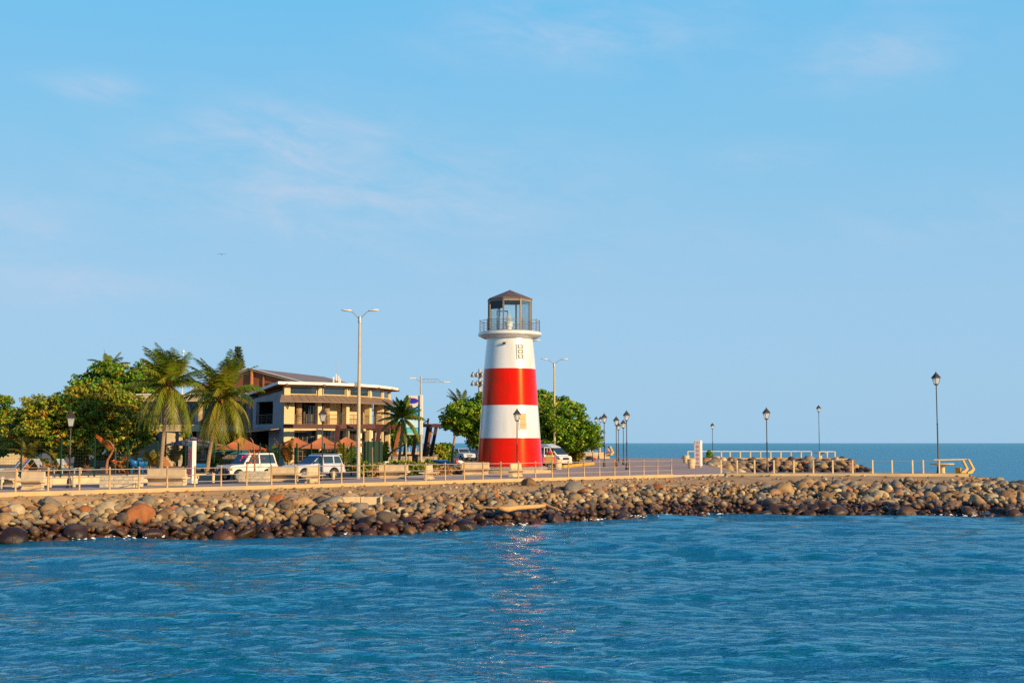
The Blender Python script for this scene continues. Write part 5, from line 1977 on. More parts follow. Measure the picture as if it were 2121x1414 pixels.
# saplings tied to stakes
for i, (px, base, top, lb) in enumerate(((771, 990, 926, 'bare sapling stake right of the tall street light'),)):
    x, Y = G(px, base)
    H = Z(top, Y) - ZG
    t = thing('sapling', lb, 'sapling', (x, Y, ZG))
    MB().tube([(0, 0, 0), (.02, 0, H * .5), (-.02, 0, H)], [.05, .045, .03], 7).build('stake', M['palm_bark'], t, smooth=60)
    MB().tube([(0, 0, H * .8), (.08, 0, H * .9), (.06, .03, H * 1.02)], [.02, .015, .006], 5).tube([(0, 0, H * .85), (-.08, 0, H * .97)], [.015, .006], 5).build('twigs', M['tree_bark'], t)

# ------------------------------------------------------------------ fence, garden, parasols
def mesh_fence():
    posts = [(-30, 904), (45, 905), (127, 908), (197, 910), (265, 912), (327, 914), (385, 915), (444, 916), (494, 917), (539, 917), (579, 917), (615, 917), (645, 917), (672, 917), (694, 917), (712, 916), (728, 916), (745, 916), (757, 915)]
    # a line parallel to the road, inland of the low wall
    P = []
    for px, top in posts:
        # meet the line t = 19
        dx, dy, _ = ray(px, 917)
        k = dx / dy
        # P0 + s U + 19 N : solve x = k y
        a = P0 + NV * 18.5
        s = (k * a.y - a.x) / (U.x - k * U.y)
        P.append(((a + U * s).x, (a + U * s).y, Z(top, (a + U * s).y)))
    o = P[0]
    t = thing('mesh_fence', 'dark green mesh fence with thin posts around the restaurant garden', 'fence', (o[0], o[1], ZG))
    for p in P:
        H = p[2] - ZG
        MB().tube([(p[0] - o[0], p[1] - o[1], 0), (p[0] - o[0], p[1] - o[1], H)], .055, 8).build('post', M['fence_green'], t, smooth=60)
    for a, b in zip(P[:-1], P[1:]):
        mb = MB()
        A, B = Vector(a), Vector(b)
        L = (B - A).to_2d().length
        n = int(L / .17)
        d = (B - A).to_2d().normalized()
        for i in range(n):
            f = (i + .5) / n
            c = A.lerp(B, f)
            H = c.z - ZG - .05
            x, y = c.x - o[0], c.y - o[1]
            w = .0035
            mb.quad((x - d.x * w, y - d.y * w, .1), (x + d.x * w, y + d.y * w, .1), (x + d.x * w, y + d.y * w, H), (x - d.x * w, y - d.y * w, H))
        Hm = (a[2] + b[2]) / 2 - ZG
        for k in range(int(Hm / .2)):
            z = .12 + k * .2
            w = .0045
            mb.quad((a[0] - o[0], a[1] - o[1], z - w), (b[0] - o[0], b[1] - o[1], z - w), (b[0] - o[0], b[1] - o[1], z + w), (a[0] - o[0], a[1] - o[1], z + w))
        mb.build('mesh_panel', M['fence_green'], t)
    return P


FP = mesh_fence()
# solid green screen cloth to the right
a, b = FP[-1], None
pts = []
for px in (752, 763, 775, 786, 793):
    dx, dy, _ = ray(px, 917)
    k = dx / dy
    q = P0 + NV * 18.6
    s = (k * q.y - q.x) / (U.x - k * U.y)
    pts.append((q + U * s))
t = thing('screen_fence', 'solid dark green cloth screen at the right end of the mesh fence', 'fence', (pts[0].x, pts[0].y, ZG))
for i, (p, q) in enumerate(zip(pts[:-1], pts[1:])):
    H = Z(914, p.y) - ZG
    MB().wall((p.x - pts[0].x, p.y - pts[0].y), (q.x - pts[0].x, q.y - pts[0].y), 0.02, H, .03).build('cloth', M['screen_green'], t)
    MB().tube([(p.x - pts[0].x, p.y - pts[0].y - .04, 0), (p.x - pts[0].x, p.y - pts[0].y - .04, H + .08)], .045, 8).build('post', M['fence_green'], t, smooth=60)
mb = MB().prism([RS(-80, 19.2), RS(-8, 19.2), RS(-8, 19.5), RS(-80, 19.5)], ZG - .1, ZG + .38)
tag(mb.build('fence_base_wall', M['bench']), 'tan footing wall under the green mesh fence', 'wall')
# garden terrace wall behind the fence
Yt = 110.5
xa, xb = X(418, Yt), X(505, Yt)
t = thing('terrace_wall', 'grey green garden terrace wall with a teal stripe behind the white off-roader', 'wall', (xa, Yt, ZG))
MB().box(((xb - xa) / 2, 0, .5), (xb - xa, .4, 1.02)).build('wall', M['terrace'], t)
MB().box(((xb - xa) / 2, 0, 1.06), (xb - xa + .1, .5, .1)).build('coping', M['bench'], t)
MB().box(((xb - xa) / 2, 1.6, 1.75), (xb - xa, .3, .42)).build('stripe', M['teal'], t)
MB().box(((xb - xa) / 2, 1.75, .75), (xb - xa, .3, 1.55)).build('upper_wall', M['rubble_dark'], t)


def parasol(label, px, apex, eave, half, Y, m, rz=0.0, H=None, group='square terracotta parasols', name='parasol', sides=4):
    q = Y / FPX
    x = X(px, Y)
    za, ze = Z(apex, Y) - ZG, Z(eave, Y) - ZG
    r = half * q
    t = thing(name, label, 'parasol', (x, Y, ZG), rz, group)
    MB().tube([(0, 0, 0), (0, 0, za - .05)], .05, 8).build('pole', M['steel_dark'], t, smooth=60)
    n = sides
    V, F = [(0, 0, za)], []
    K = 6
    for k in range(n):
        a0, a1 = R(360 / n * k + 180 / n), R(360 / n * (k + 1) + 180 / n)
        rc = r / math.cos(math.pi / n)
        p, p2 = Vector((rc * math.cos(a0), rc * math.sin(a0))), Vector((rc * math.cos(a1), rc * math.sin(a1)))
        b = len(V)
        for i in range(K + 1):
            for j in range(5):
                f = (j + 1) / 5
                c = p.lerp(p2, i / K) * f
                sag = -.10 * math.sin(math.pi * f) * (.5 + math.sin(math.pi * i / K)) - .05 * f * math.sin(math.pi * i / K)
                V.append((c.x, c.y, za + (ze - za) * f + sag))
        for i in range(K):
            F.append((0, b + i * 5, b + (i + 1) * 5))
            for j in range(4):
                F.append((b + i * 5 + j, b + i * 5 + j + 1, b + (i + 1) * 5 + j + 1, b + (i + 1) * 5 + j))
    MB().add(V, F).build('canopy', m, t, smooth=25)
    mb = MB()
    for k in range(n):
        a = R(360 / n * k + 180 / n)
        rc = r / math.cos(math.pi / n)
        mb.tube([(0, 0, za - .06), (rc * math.cos(a), rc * math.sin(a), ze - .04)], .022, 5)
    mb.build('ribs', M['steel_dark'], t)
    return t


parasol('large terracotta parasol behind the white off-roader', 500, 904, 930, 50, 107.5, M['canvas'], R(14))
parasol('terracotta parasol left of the central pair, by the grey corner', 612, 905, 925, 40, 109.5, M['canvas'], R(20))
parasol('widest terracotta parasol directly behind the silver wagon', 668, 903, 928, 47, 107, M['canvas'], R(12))
parasol('terracotta parasol half behind the tall street light', 716, 904, 924, 42, 110, M['canvas'], R(18))
parasol('low terracotta parasol behind the second palm\'s trunk', 452, 918, 931, 38, 110, M['canvas'], R(10))
mv = parasol('mauve parasol with a white and red emblem behind the letter totem', 401, 904, 922, 56, 109, M['canvas_mauve'], R(3), group=None)
mb = MB()
for i, (dx, c) in enumerate(((.75, 'sign_red'),)):
    mb.box((.75, -1.15, Z(912, 108) - ZG + .12), (.6, .04, .11), rx=-.9)
mb.build('emblem', M['sign_red'], mv)
MB().box((.95, -1.3, Z(914.5, 108) - ZG + .08), (.6, .04, .07), rx=-.9).build('emblem', M['sign_white'], mv)
parasol('small yellow parasol right of the letter totem', 407, 929, 939, 11, 110, M['canvas_yellow'], 0, group='small yellow parasols', sides=8)
parasol('small yellow parasol under the spreading tree\'s right edge', 283, 935, 942, 9, 113, M['canvas_yellow'], .3, group='small yellow parasols', sides=8)


def lounger(label, px, base, rz, m, Y=None, k=1.0, tilt=50):
    if Y is None:
        x, Y = G(px, base)
    else:
        x = X(px, Y)
    t = thing('sun_lounger', label, 'sun lounger', (x, Y, ZG), rz, 'beach loungers behind the fence', k)
    mb = MB()
    for i in range(9):
        mb.box((-.6 + i * .15, 0, .38), (.11, .62, .03))
    mb.build('seat', m, t)
    mb = MB()
    for i in range(7):
        a = R(tilt)
        mb.box((.72 + i * .12 * math.cos(a), 0, .40 + i * .12 * math.sin(a)), (.09, .62, .03), ry=-a)
    mb.build('backrest', m, t)
    mb = MB()
    for sy in (-.3, .3):
        mb.box((0, sy, .33), (1.5, .05, .06))
    mb.build('frame', m, t)
    for sx in (-.6, .6):
        for sy in (-.28, .28):
            MB().box((sx, sy, .16), (.06, .06, .33)).build('leg', m, t)


lounger('pale blue lounger at the far left edge', 6, 975, R(35), M['lounger_pale'], Y=101, k=1.25)
lounger('pale blue lounger second from the left edge', 22, 975, R(40), M['lounger_pale'], Y=100, k=1.25)
lounger('orange wooden lounger at the far left', 34, 978, R(20), M['lounger_wood'], Y=98, k=1.25)
lounger('wooden lounger leaning beneath the yellowish young palm', 74, 970, R(150), M['lounger_wood'], Y=104, k=1.3)
lounger('white lounger left of the left lantern lamp', 105, 972, R(160), M['lounger_pale'], Y=104, k=1.2)
lounger('pale lounger right of the left lantern lamp', 150, 975, R(150), M['lounger_pale'], Y=103, k=1.2)
lounger('wooden lounger left of the letter totem', 352, 972, R(155), M['lounger_wood'], Y=106, k=1.35)
lounger('wooden lounger touching the letter totem', 368, 972, R(155), M['lounger_wood'], Y=105, k=1.35)
lounger('wooden lounger in front of the white off-roader', 462, 972, R(30), M['lounger_wood'], Y=104, k=1.2)


def chair_blue(label, px, Y, rz):
    x = X(px, Y)
    t = thing('plastic_chair', label, 'chair', (x, Y, ZG), rz, 'blue plastic chairs', 1.35)
    MB().lathe([(0, .42), (.26, .42), (.29, .45), (.26, .46), (0, .46)], 16).build('seat', M['blue_plastic'], t, smooth=40)
    V, F = [], []
    for i in range(9):
        a = R(-100 + 200 * i / 8) + math.pi
        V += [(.28 * math.cos(a), .28 * math.sin(a), .44), (.34 * math.cos(a), .34 * math.sin(a), .95 - .2 * abs(i - 4) / 4)]
    for i in range(8):
        F.append((2 * i, 2 * i + 2, 2 * i + 3, 2 * i + 1))
    o = MB().add(V, F).build('backrest', M['blue_plastic'], t, smooth=60)
    md = o.modifiers.new('thick', 'SOLIDIFY')
    md.thickness = .03
    for k in range(4):
        a = R(45 + 90 * k)
        MB().tube([(.22 * math.cos(a), .22 * math.sin(a), .42), (.28 * math.cos(a), .28 * math.sin(a), 0)], .025, 6).build('leg', M['blue_plastic'], t)


chair_blue('wide blue plastic chair under the spreading tree\'s right edge', 281, 103, .5)
chair_blue('blue plastic chair right of the wide one', 297, 104, -.6)
t = thing('table', 'blue topped table right of the letter totem', 'table', (X(414, 106), 106, ZG))
MB().box((0, 0, .74), (1.3, .8, .06)).box((0, -.38, .6), (1.28, .03, .24)).build('tabletop', M['blue_plastic'], t)
for sx in (-.55, .55):
    for sy in (-.33, .33):
        MB().box((sx, sy, .36), (.06, .06, .7)).build('leg', M['lounger_pale'], t)
t = thing('planter_pot', 'dark urn in front of the garden terrace wall', 'pot', (X(446, 108.5), 108.5, ZG))
MB().lathe([(.2, 0), (.3, .3), (.32, .7), (.26, .95), (.32, 1.0), (.28, 1.0), (.2, .9)], 18).build('urn', M['screen_green'], t, smooth=40)
areca('spiky plant growing from the dark urn', 446, 960, 1.4, 88, PALM, Y=108.5, n=7, group=None)

# ------------------------------------------------------------------ restaurant building
def build_restaurant():
    PX = [(587, 124.0), (661, 125.6), (719, 128.0), (766, 131.5), (792, 135.0), (806, 138.0)]
    PF = [Vector((X(a, b), b)) for a, b in PX]
    o = PF[0].copy()
    t = thing('restaurant_building', 'two storey cream restaurant with curved front, brown roofs and balcony', 'restaurant', (o.x, o.y, ZG))
    Lc = lambda v: (v[0] - o.x, v[1] - o.y)
    P = [Vector(Lc(p)) for p in PF]
    z = lambda py, Y: Z(py, Y) - ZG
    zt = z(797.5, 124)          # top of the walls
    zc1, zc0 = z(800, 124.6), z(816.5, 124.6)
    za0 = z(831, 123.2)
    zo1 = z(829, 125)           # head of the balcony opening
    zf1, zf0 = z(878, 125), z(885, 125)
    zg1 = z(891, 125)
    nrm = lambda p, q: Vector(((q - p).y, -(q - p).x)).normalized()

    def part(nm, m, fn, **kw):
        mb = MB()
        fn(mb)
        return mb.build(nm, M[m], t, **kw)
    outn = []
    for i in range(6):
        a = P[max(0, i - 1)]
        b = P[min(5, i + 1)]
        outn.append(nrm(a, b))
    # floor slabs and the rear of the hall
    back = [p - outn[i] * 3.2 for i, p in enumerate(P)]
    inner = [(p.x, p.y) for p in reversed(back)]
    fl = [(p.x, p.y) for p in P] + inner
    part('balcony_slab', 'cream', lambda mb: mb.prism([tuple(P[i] + outn[i] * .12) for i in range(6)] + inner, zf0, zf1))
    part('ceiling_slab', 'cream', lambda mb: mb.prism(fl, zo1 + .02, zo1 + .2))
    part('hall_floor', 'concrete', lambda mb: mb.prism(fl, -.1, .12))

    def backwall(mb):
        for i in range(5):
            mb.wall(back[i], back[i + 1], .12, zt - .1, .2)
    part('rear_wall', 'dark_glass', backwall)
    # wall above the balcony, between awning and clerestory
    part('spandrel_wall', 'cream', lambda mb: [mb.wall(P[i], P[i + 1], zo1, zc0, .3, off=.0) for i in range(5)] and None)
    part('head_wall', 'cream', lambda mb: [mb.wall(P[i], P[i + 1], zc1, zt, .3) for i in range(5)] and None)
    # clerestory windows
    for i in range(5):
        p, q = P[i], P[i + 1]
        d = (q - p).normalized()
        a, b = p + d * .38, q - d * .3
        f = part('window', 'cream', lambda mb: (mb.wall(a, a + d * .07, zc0, zc1, .2, off=.02), mb.wall(b - d * .07, b, zc0, zc1, .2, off=.02), mb.wall(a, b, zc0, zc0 + .06, .2, off=.03), mb.wall(a, b, zc1 - .05, zc1, .2, off=.015)) and None)
        m = MB()
        m.wall(a + d * .07, b - d * .07, zc0 + .06, zc1 - .05, .02, off=-.06)
        m.build('pane', M['car_glass'], f)
    # pilasters
    for i in range(6):
        w = .62 if i == 0 else .44
        d = Vector((-outn[i].y, outn[i].x))
        c = P[i] + outn[i] * .02 - outn[i] * .25
        ang = math.atan2(outn[i].y, outn[i].x) + R(90)
        if i == 0:
            c = c + d * .31
        part('column', 'cream', lambda mb: mb.box((c.x, c.y, (zt + .12) / 2), (w, .62, zt - .12), rz=ang), bevel=.015)
        br = P[i] + outn[i] * .55
        part('roof_bracket', 'wood', lambda mb: mb.box((br.x, br.y, zt + .02), (.2, 1.1, .2), rz=ang))
    # wide solid pier at the grey corner
    p, q = P[0], P[1]
    part('corner_wall', 'cream', lambda mb: mb.wall(p + (q - p) * .1, p + (q - p) * .30, .12, zo1, .35, off=-.03))
    # awning: brown ribbed sheet
    aw = MB()
    for i in range(5):
        n = 5
        for k in range(n):
            f0, f1 = k / n, (k + 1) / n
            a0, a1 = P[i].lerp(P[i + 1], f0), P[i].lerp(P[i + 1], f1)
            n0, n1 = outn[i].lerp(outn[i + 1], f0), outn[i].lerp(outn[i + 1], f1)
            b0, b1 = a0 + n0 * 1.25, a1 + n1 * 1.25
            if i == 0 and k == 0:
                a0 = a0 - (a1 - a0).normalized() * .25
                b0 = b0 - (a1 - a0).normalized() * .75
            g = (a1 - a0).normalized() * .012
            V = [(a0.x, a0.y, zc0 - .03), (a1.x - g.x, a1.y - g.y, zc0 - .03), (b1.x - g.x, b1.y - g.y, za0), (b0.x, b0.y, za0)]
            aw.add(V + [(v[0], v[1], v[2] - .07) for v in V], [(0, 1, 2, 3), (7, 6, 5, 4), (0, 4, 5, 1), (1, 5, 6, 2), (2, 6, 7, 3), (3, 7, 4, 0)])
            aw.tube([(a0.x, a0.y, zc0 - .02), (b0.x, b0.y, za0 + .01)], .025, 4)
    aw.build('awning', M['roof_brown'], t)
    for i in range(5):
        for f in (.12,) if i else (.1,):
            a = P[i].lerp(P[i + 1], f)
            n = outn[i]
            MB().tube([(a + n * .05).to_3d() + Vector((0, 0, zo1 - .9)), (a + n * .95).to_3d() + Vector((0, 0, za0 + .12))], .045, 6).tube([(a + n * .05).to_3d() + Vector((0, 0, zo1 - .9)), (a + n * .1).to_3d() + Vector((0, 0, zo1 - .02))], .045, 6).build('awning_bracket', M['steel_dark'], t)
    # stone columns on the balcony
    for i, f in ((0, .47), (1, .36)):
        c = P[i].lerp(P[i + 1], f) - outn[i] * .7
        part('stone_column', 'stone_col', lambda mb: mb.lathe([(.34, zf1), (.32, (zf1 + zo1) / 2), (.34, zo1 + .02)], 18, c=(c.x, c.y, 0)), smooth=40)
    # cream inner walls between the openings
    for i, f0, f1, dep in ((1, .52, .96, 1.3), (2, .42, .78, 1.2), (3, .12, .5, 1.1), (4, .1, .6, .9)):
        a, b = P[i].lerp(P[i + 1], f0) - outn[i] * dep, P[i].lerp(P[i + 1], f1) - outn[i] * dep
        part('inner_wall', 'cream', lambda mb: mb.wall(a, b, zf1, zo1 + .02, .2))
    # french windows
    for i, f0, f1, dep in ((0, .55, .8, 2.4), (0, .8, .98, 2.4), (1, .1, .22, 2.3), (2, .1, .4, 1.6), (3, .55, .9, 1.5)):
        a, b = P[i].lerp(P[i + 1], f0) - outn[i] * dep, P[i].lerp(P[i + 1], f1) - outn[i] * dep
        d = (b - a).normalized()
        f = part('french_window', 'steel_dark', lambda mb: (mb.wall(a, a + d * .07, zf1, zo1 - .4, .1), mb.wall(b - d * .07, b, zf1, zo1 - .4, .1), mb.wall(a, b, zo1 - .48, zo1 - .38, .1, off=.004)) and None)
        MB().wall(a + d * .07, b - d * .07, zf1, zo1 - .48, .02, off=-.04).build('pane', M['car_glass'], f)
    # balcony railing
    for i, f0 in ((0, .32), (1, .06), (2, .06), (3, .06), (4, .06)):
        a, b = P[i].lerp(P[i + 1], f0), P[i].lerp(P[i + 1], .95)
        g = MB()
        L = (b - a).length
        n = max(2, round(L / 1.0))
        for k in range(n + 1):
            c = a.lerp(b, k / n)
            g.tube([(c.x, c.y, zf1), (c.x, c.y, zf1 + .98)], .03, 6)
        for k in range(6):
            zz = zf1 + .12 + k * .17
            g.tube([(a.x, a.y, zz), (b.x, b.y, zz)], .03 if k == 5 else .014, 6)
        g.build('balcony_railing', M['steel_dark'], t)
    # ground floor glazing with grids
    for i, f0 in ((0, .32), (1, .1), (2, .1), (3, .3), (4, .3)):
        a, b = P[i].lerp(P[i + 1], f0) - outn[i] * .35, P[i].lerp(P[i + 1], .93) - outn[i] * .35
        d = (b - a).normalized()
        L = (b - a).length
        g = MB()
        n = max(3, int(L / .38))
        for k in range(n + 1):
            c = a + d * (L * k / n)
            g.wall(c - d * .025, c + d * .025, .12, zg1, .06, off=.03)
        for k in range(8):
            zz = .2 + (zg1 - .3) * k / 7
            g.wall(a, b, zz - .02, zz + .02, .05, off=.02)
        f = g.build('shopfront', M['steel_dark'], t)
        MB().wall(a, b, .12, zg1, .03, off=-.05).build('pane', M['dark_glass'], f)
    part('ground_floor_lintel', 'cream', lambda mb: [mb.wall(P[i].lerp(P[i + 1], .02), P[i + 1], zg1, zf0, .4, off=-.05) for i in range(5)] and None)
    for i, f in ((2, .55), (3, .1), (3, .75)):
        c = P[i].lerp(P[i + 1], f) - outn[i] * .15
        part('wall_pier', 'sign_white', lambda mb: mb.box((c.x, c.y, zg1 / 2 + .06), (.5, .4, zg1 - .12), rz=math.atan2(outn[i].y, outn[i].x) + R(90)))
        l = c + outn[i] * .27
        part('wall_lamp', 'steel_dark', lambda mb: mb.box((l.x, l.y, zg1 - .9), (.2, .14, .3), rz=math.atan2(outn[i].y, outn[i].x) + R(90)))
    # curved white-edged roof, falling to the rear
    arc = [P[0] + outn[0] * 1.0 - (P[1] - P[0]).normalized() * .9] + [P[i] + outn[i] * 1.0 for i in range(1, 6)]
    e = P[5] + outn[5] * .6 + (P[5] - P[4]).normalized() * .25
    LB = Vector(Lc((X(505, 132.6), 132.6)))
    LB2 = Vector(Lc((X(520, 146), 146)))
    BR = e + Vector((-5.5, 9))
    BL = LB + Vector((5, 12))
    drop = z(791, 124) - z(816, 132.6)
    rp = [(LB.x, LB.y, -drop)] + [(p.x, p.y, 0) for p in arc] + [(e.x, e.y, 0), (BR.x, BR.y, -1.2), (BL.x, BL.y, -1.4)]
    part('roof', 'roof_white', lambda mb: mb.prism(rp, zt + .06, zt + .32))
    part('soffit', 'wood', lambda mb: mb.prism([(p[0] * .985 + .05, p[1] * .985 + .1, p[2]) for p in rp], zt + .005, zt + .055))
    # grey side wall facing left
    B = Vector(Lc((X(509, 131.2), 131.2)))
    A = P[0]
    D = A - B
    gw = MB()
    fr = lambda f: B + D * f
    top = lambda f: zt + .05 - drop * .97 * (1 - f)
    za, zb_ = z(831, 127), z(878, 127)
    gl0 = z(893, 127)
    gw.wall(fr(0.18), fr(1), gl0 + .15, zb_, .35)
    gw.wall(fr(0.18), fr(.27), zb_, za, .35)
    gw.wall(fr(.72), fr(1), zb_, za, .35)
    n = Vector((-D.y, D.x)).normalized()
    for f0, f1 in ((.18, .45), (.45, .72), (.72, 1.0)):
        a, b = fr(f0), fr(f1)
        V = [(a.x, a.y, za), (b.x, b.y, za), (b.x, b.y, top(f1) - .55), (a.x, a.y, top(f0) - .55)]
        gw.add(V + [(v[0] + n.x * .35, v[1] + n.y * .35, v[2]) for v in V], [(0, 1, 2, 3), (7, 6, 5, 4), (0, 4, 5, 1), (1, 5, 6, 2), (2, 6, 7, 3), (3, 7, 4, 0)])
    gw.wall(fr(.62), fr(1), .1, gl0 + .15, .35)
    gw.build('side_wall', M['grey_wall'], t)
    part('stone_pier', 'rubble_dark', lambda mb: mb.wall(fr(0), fr(.17), .1, top(.1) - .2, .6, off=.06))
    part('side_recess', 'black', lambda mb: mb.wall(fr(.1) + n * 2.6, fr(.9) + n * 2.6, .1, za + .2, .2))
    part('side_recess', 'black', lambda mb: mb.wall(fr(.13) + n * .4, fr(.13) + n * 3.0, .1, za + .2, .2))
    part('side_inner_wall', 'cream', lambda mb: mb.wall(fr(.5) + n * 1.4, fr(.9) + n * 1.4, zb_, za + .1, .2))
    part('side_floor', 'grey_wall', lambda mb: mb.prism([tuple(fr(.18) + n * .36), tuple(fr(.95) + n * .36), tuple(fr(.95) + n * 2.6), tuple(fr(.18) + n * 2.6)], zb_ - .25, zb_ - .01))
    part('side_ceiling', 'grey_wall', lambda mb: mb.prism([tuple(fr(.18) + n * .36), tuple(fr(.95) + n * .36), tuple(fr(.95) + n * 2.6), tuple(fr(.18) + n * 2.6)], za + .02, za + .15))
    g = MB()
    a, b = fr(.28), fr(.71)
    for k in range(6):
        zz = zb_ + .1 + k * .17
        g.tube([(a.x, a.y, zz), (b.x, b.y, zz)], .03 if k == 5 else .014, 6)
    for k in range(4):
        c = a.lerp(b, k / 3)
        g.tube([(c.x, c.y, zb_), (c.x, c.y, zb_ + .98)], .03, 6)
    g.build('balcony_railing', M['steel_dark'], t)
    a, b = fr(-.12), fr(.93)
    V = [(a.x, a.y, gl0 + .12), (b.x, b.y, gl0 + .3), (b.x - n.x * 1.8, b.y - n.y * 1.8, gl0 + .1), (a.x - n.x * 1.8, a.y - n.y * 1.8, gl0 - .18)]
    MB().add(V + [(v[0], v[1], v[2] - .09) for v in V], [(0, 1, 2, 3), (7, 6, 5, 4), (0, 4, 5, 1), (1, 5, 6, 2), (2, 6, 7, 3), (3, 7, 4, 0)]).build('awning', M['roof_brown'], t)
    # wood panelled triangle under the curved roof
    a, b = fr(.2), fr(.97)
    V = [(a.x, a.y, top(.2) - .55), (b.x, b.y, top(.97) - .55), (b.x, b.y, top(.97) - .02), (a.x, a.y, top(.2) - .02)]
    V = [(v[0] + n.x * .5, v[1] + n.y * .5, v[2]) for v in V]
    MB().add(V + [(v[0] + n.x * .1, v[1] + n.y * .1, v[2]) for v in V], [(0, 1, 2, 3), (7, 6, 5, 4), (0, 4, 5, 1), (1, 5, 6, 2), (2, 6, 7, 3), (3, 7, 4, 0)]).build('wood_panel', M['wood'], t)
    # upper gabled roof
    Ya = 135.0
    Aw = Vector((X(512, Ya), Ya, Z(762, Ya)))
    rd = Vector((5.5, 17.7, 0))
    gd = Vector((.955, -.297, 0))
    L3 = lambda v: Vector((v.x - o.x, v.y - o.y, v.z - ZG))
    Cw = Aw + gd * 7.6 + Vector((0, 0, -1.9))
    Ew = Aw - gd * 7.0 + Vector((0, 0, -2.3))
    sl = MB()
    for s in (Cw, Ew):
        q = [L3(Aw), L3(Aw + rd), L3(s + rd), L3(s)]
        sl.add([tuple(v) for v in q] + [(v.x, v.y, v.z - .22) for v in q], [(0, 1, 2, 3), (7, 6, 5, 4), (0, 4, 5, 1), (1, 5, 6, 2), (2, 6, 7, 3), (3, 7, 4, 0)])
    sl.build('gable_roof', M['roof_brown'], t)
    s = MB()
    for q in (Cw, Ew):
        a, b = L3(Aw) + Vector((0, 0, .03)), L3(q) + Vector((0, 0, .03))
        u = rd.normalized() * .12
        s.add([tuple(a - u), tuple(a + u), tuple(b + u), tuple(b - u)] + [tuple(v + Vector((0, 0, .05))) for v in (a - u, a + u, b + u, b - u)], [(0, 1, 2, 3), (7, 6, 5, 4), (0, 4, 5, 1), (1, 5, 6, 2), (2, 6, 7, 3), (3, 7, 4, 0)])
    s.build('roof_edge', M['roof_white'], t)
    gset = rd.normalized() * .5
    a, c, e2 = L3(Aw + gset) - Vector((0, 0, .22)), L3(Cw + gset) - Vector((0, 0, .22)), L3(Ew + gset) - Vector((0, 0, .22))
    lo = z(812, 135)
    V = [tuple(a), tuple(c), (c.x, c.y, lo), (e2.x, e2.y, lo), tuple(e2)]
    k = gset.normalized() * .15
    gb = MB().add(V + [(v[0] + k.x, v[1] + k.y, v[2]) for v in V], [(0, 1, 2, 3, 4), (9, 8, 7, 6, 5)] + [(i, 5 + i, 5 + (i + 1) % 5, (i + 1) % 5) for i in range(5)]).build('gable_wall', M['wood'], t)
    for f, nm in ((.22, 1), (.5, 1)):
        w_ = a.lerp(c, f)
        MB().box((w_.x - k.x * 1.3, w_.y - k.y * 1.3, (w_.z + lo) / 2 - .1), (.12, .1, w_.z - lo), rz=math.atan2(gd.y, gd.x)).build('batten', M['wood_post'], gb)
    for f in (.28, .42):
        w_ = a.lerp(c, f)
        MB().box((w_.x - k.x, w_.y - k.y, lo + .9), (.5, .1, .1), rz=math.atan2(gd.y, gd.x)).build('vent', M['black'], gb)
    pp_ = L3(Aw + gset * .35 + gd * .3)
    part('gable_post', 'wood_post', lambda mb: mb.tube([(pp_.x, pp_.y, z(806, 135)), (pp_.x, pp_.y, pp_.z - .25)], [.22, .17], 10), smooth=60)
    # left wing behind the palms
    p, q = Vector(Lc((X(236, 135.5), 135.5))), Vector(Lc((X(516, 132.6), 132.6)))
    wz1, wz0 = z(817, 133.5), z(831, 133.5)
    wb1, wb0 = z(879, 133.5), z(893, 133.5)
    part('wing_parapet', 'cream', lambda mb: mb.wall(p, q, wz0, wz1, .4))
    part('wing_balcony', 'cream', lambda mb: mb.wall(p, q, wb0, wb1, .3, off=.5))
    n2 = Vector(((q - p).y, -(q - p).x)).normalized()
    part('wing_slab', 'cream', lambda mb: mb.prism([tuple(p + n2 * .2), tuple(q + n2 * .2), tuple(q - n2 * 3), tuple(p - n2 * 3)], wb0 + .05, wb0 + .3))
    part('wing_roof', 'roof_white', lambda mb: mb.prism([tuple(p + n2 * .1), tuple(q + n2 * .1), tuple(q - n2 * 8), tuple(p - n2 * 8)], wz1 + .01, wz1 + .14))
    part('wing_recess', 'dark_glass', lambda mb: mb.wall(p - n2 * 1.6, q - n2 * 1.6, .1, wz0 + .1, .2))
    part('wing_side', 'cream', lambda mb: mb.wall(p - n2 * 8, p, .1, wz1, .3))
    for f, w, nm, m in ((.43, .9, 'wing_column', 'cream'), (.5, .3, 'wing_column', 'cream'), (.70, .35, 'wing_column', 'cream')):
        c = p.lerp(q, f)
        part(nm, m, lambda mb: mb.box((c.x, c.y, wb0 / 2), (w, .5, wb0 - .02)))
    for f in (.28, .62, .8, .935):
        c = p.lerp(q, f) - n2 * .6
        part('wing_stone_column', 'stone_col', lambda mb: mb.lathe([(.3, wb0 + .2), (.28, wz0 + .05)], 14, c=(c.x, c.y, 0)), smooth=40)
    for f0, f1 in ((.38, .52), (.55, .72), (.3, .37)):
        a, b = p.lerp(q, f0) - n2 * 1.5, p.lerp(q, f1) - n2 * 1.5
        d = (b - a).normalized()
        f = part('wing_window', 'steel', lambda mb: (mb.wall(a, b, wz0 - .35, wz0 - .27, .08, off=.02), mb.wall(a, a + d * .07, wb1, wz0 - .3, .08, off=.015), mb.wall(b - d * .07, b, wb1, wz0 - .3, .08, off=.015)) and None)
        MB().wall(a + d * .08, b - d * .08, wb1, wz0 - .36, .02, off=-.005).build('pane', M['car_glass'], f)
    part('wing_fence', 'lounger_wood', lambda mb: [mb.wall(p.lerp(q, .90), p.lerp(q, .98), wb1 + .05 + k * .14, wb1 + .15 + k * .14, .04, off=.3) for k in range(6)] and None)
    # mobile phone aerials on the roof
    Yk = 146
    ax, ay = X(696, Yk) - o.x, Yk - o.y
    za_ = z(794, Yk)
    an = thing('aerial', 'cluster of white phone aerials on the restaurant roof', 'aerial', (X(696, Yk), Yk, ZG + za_ - .6))
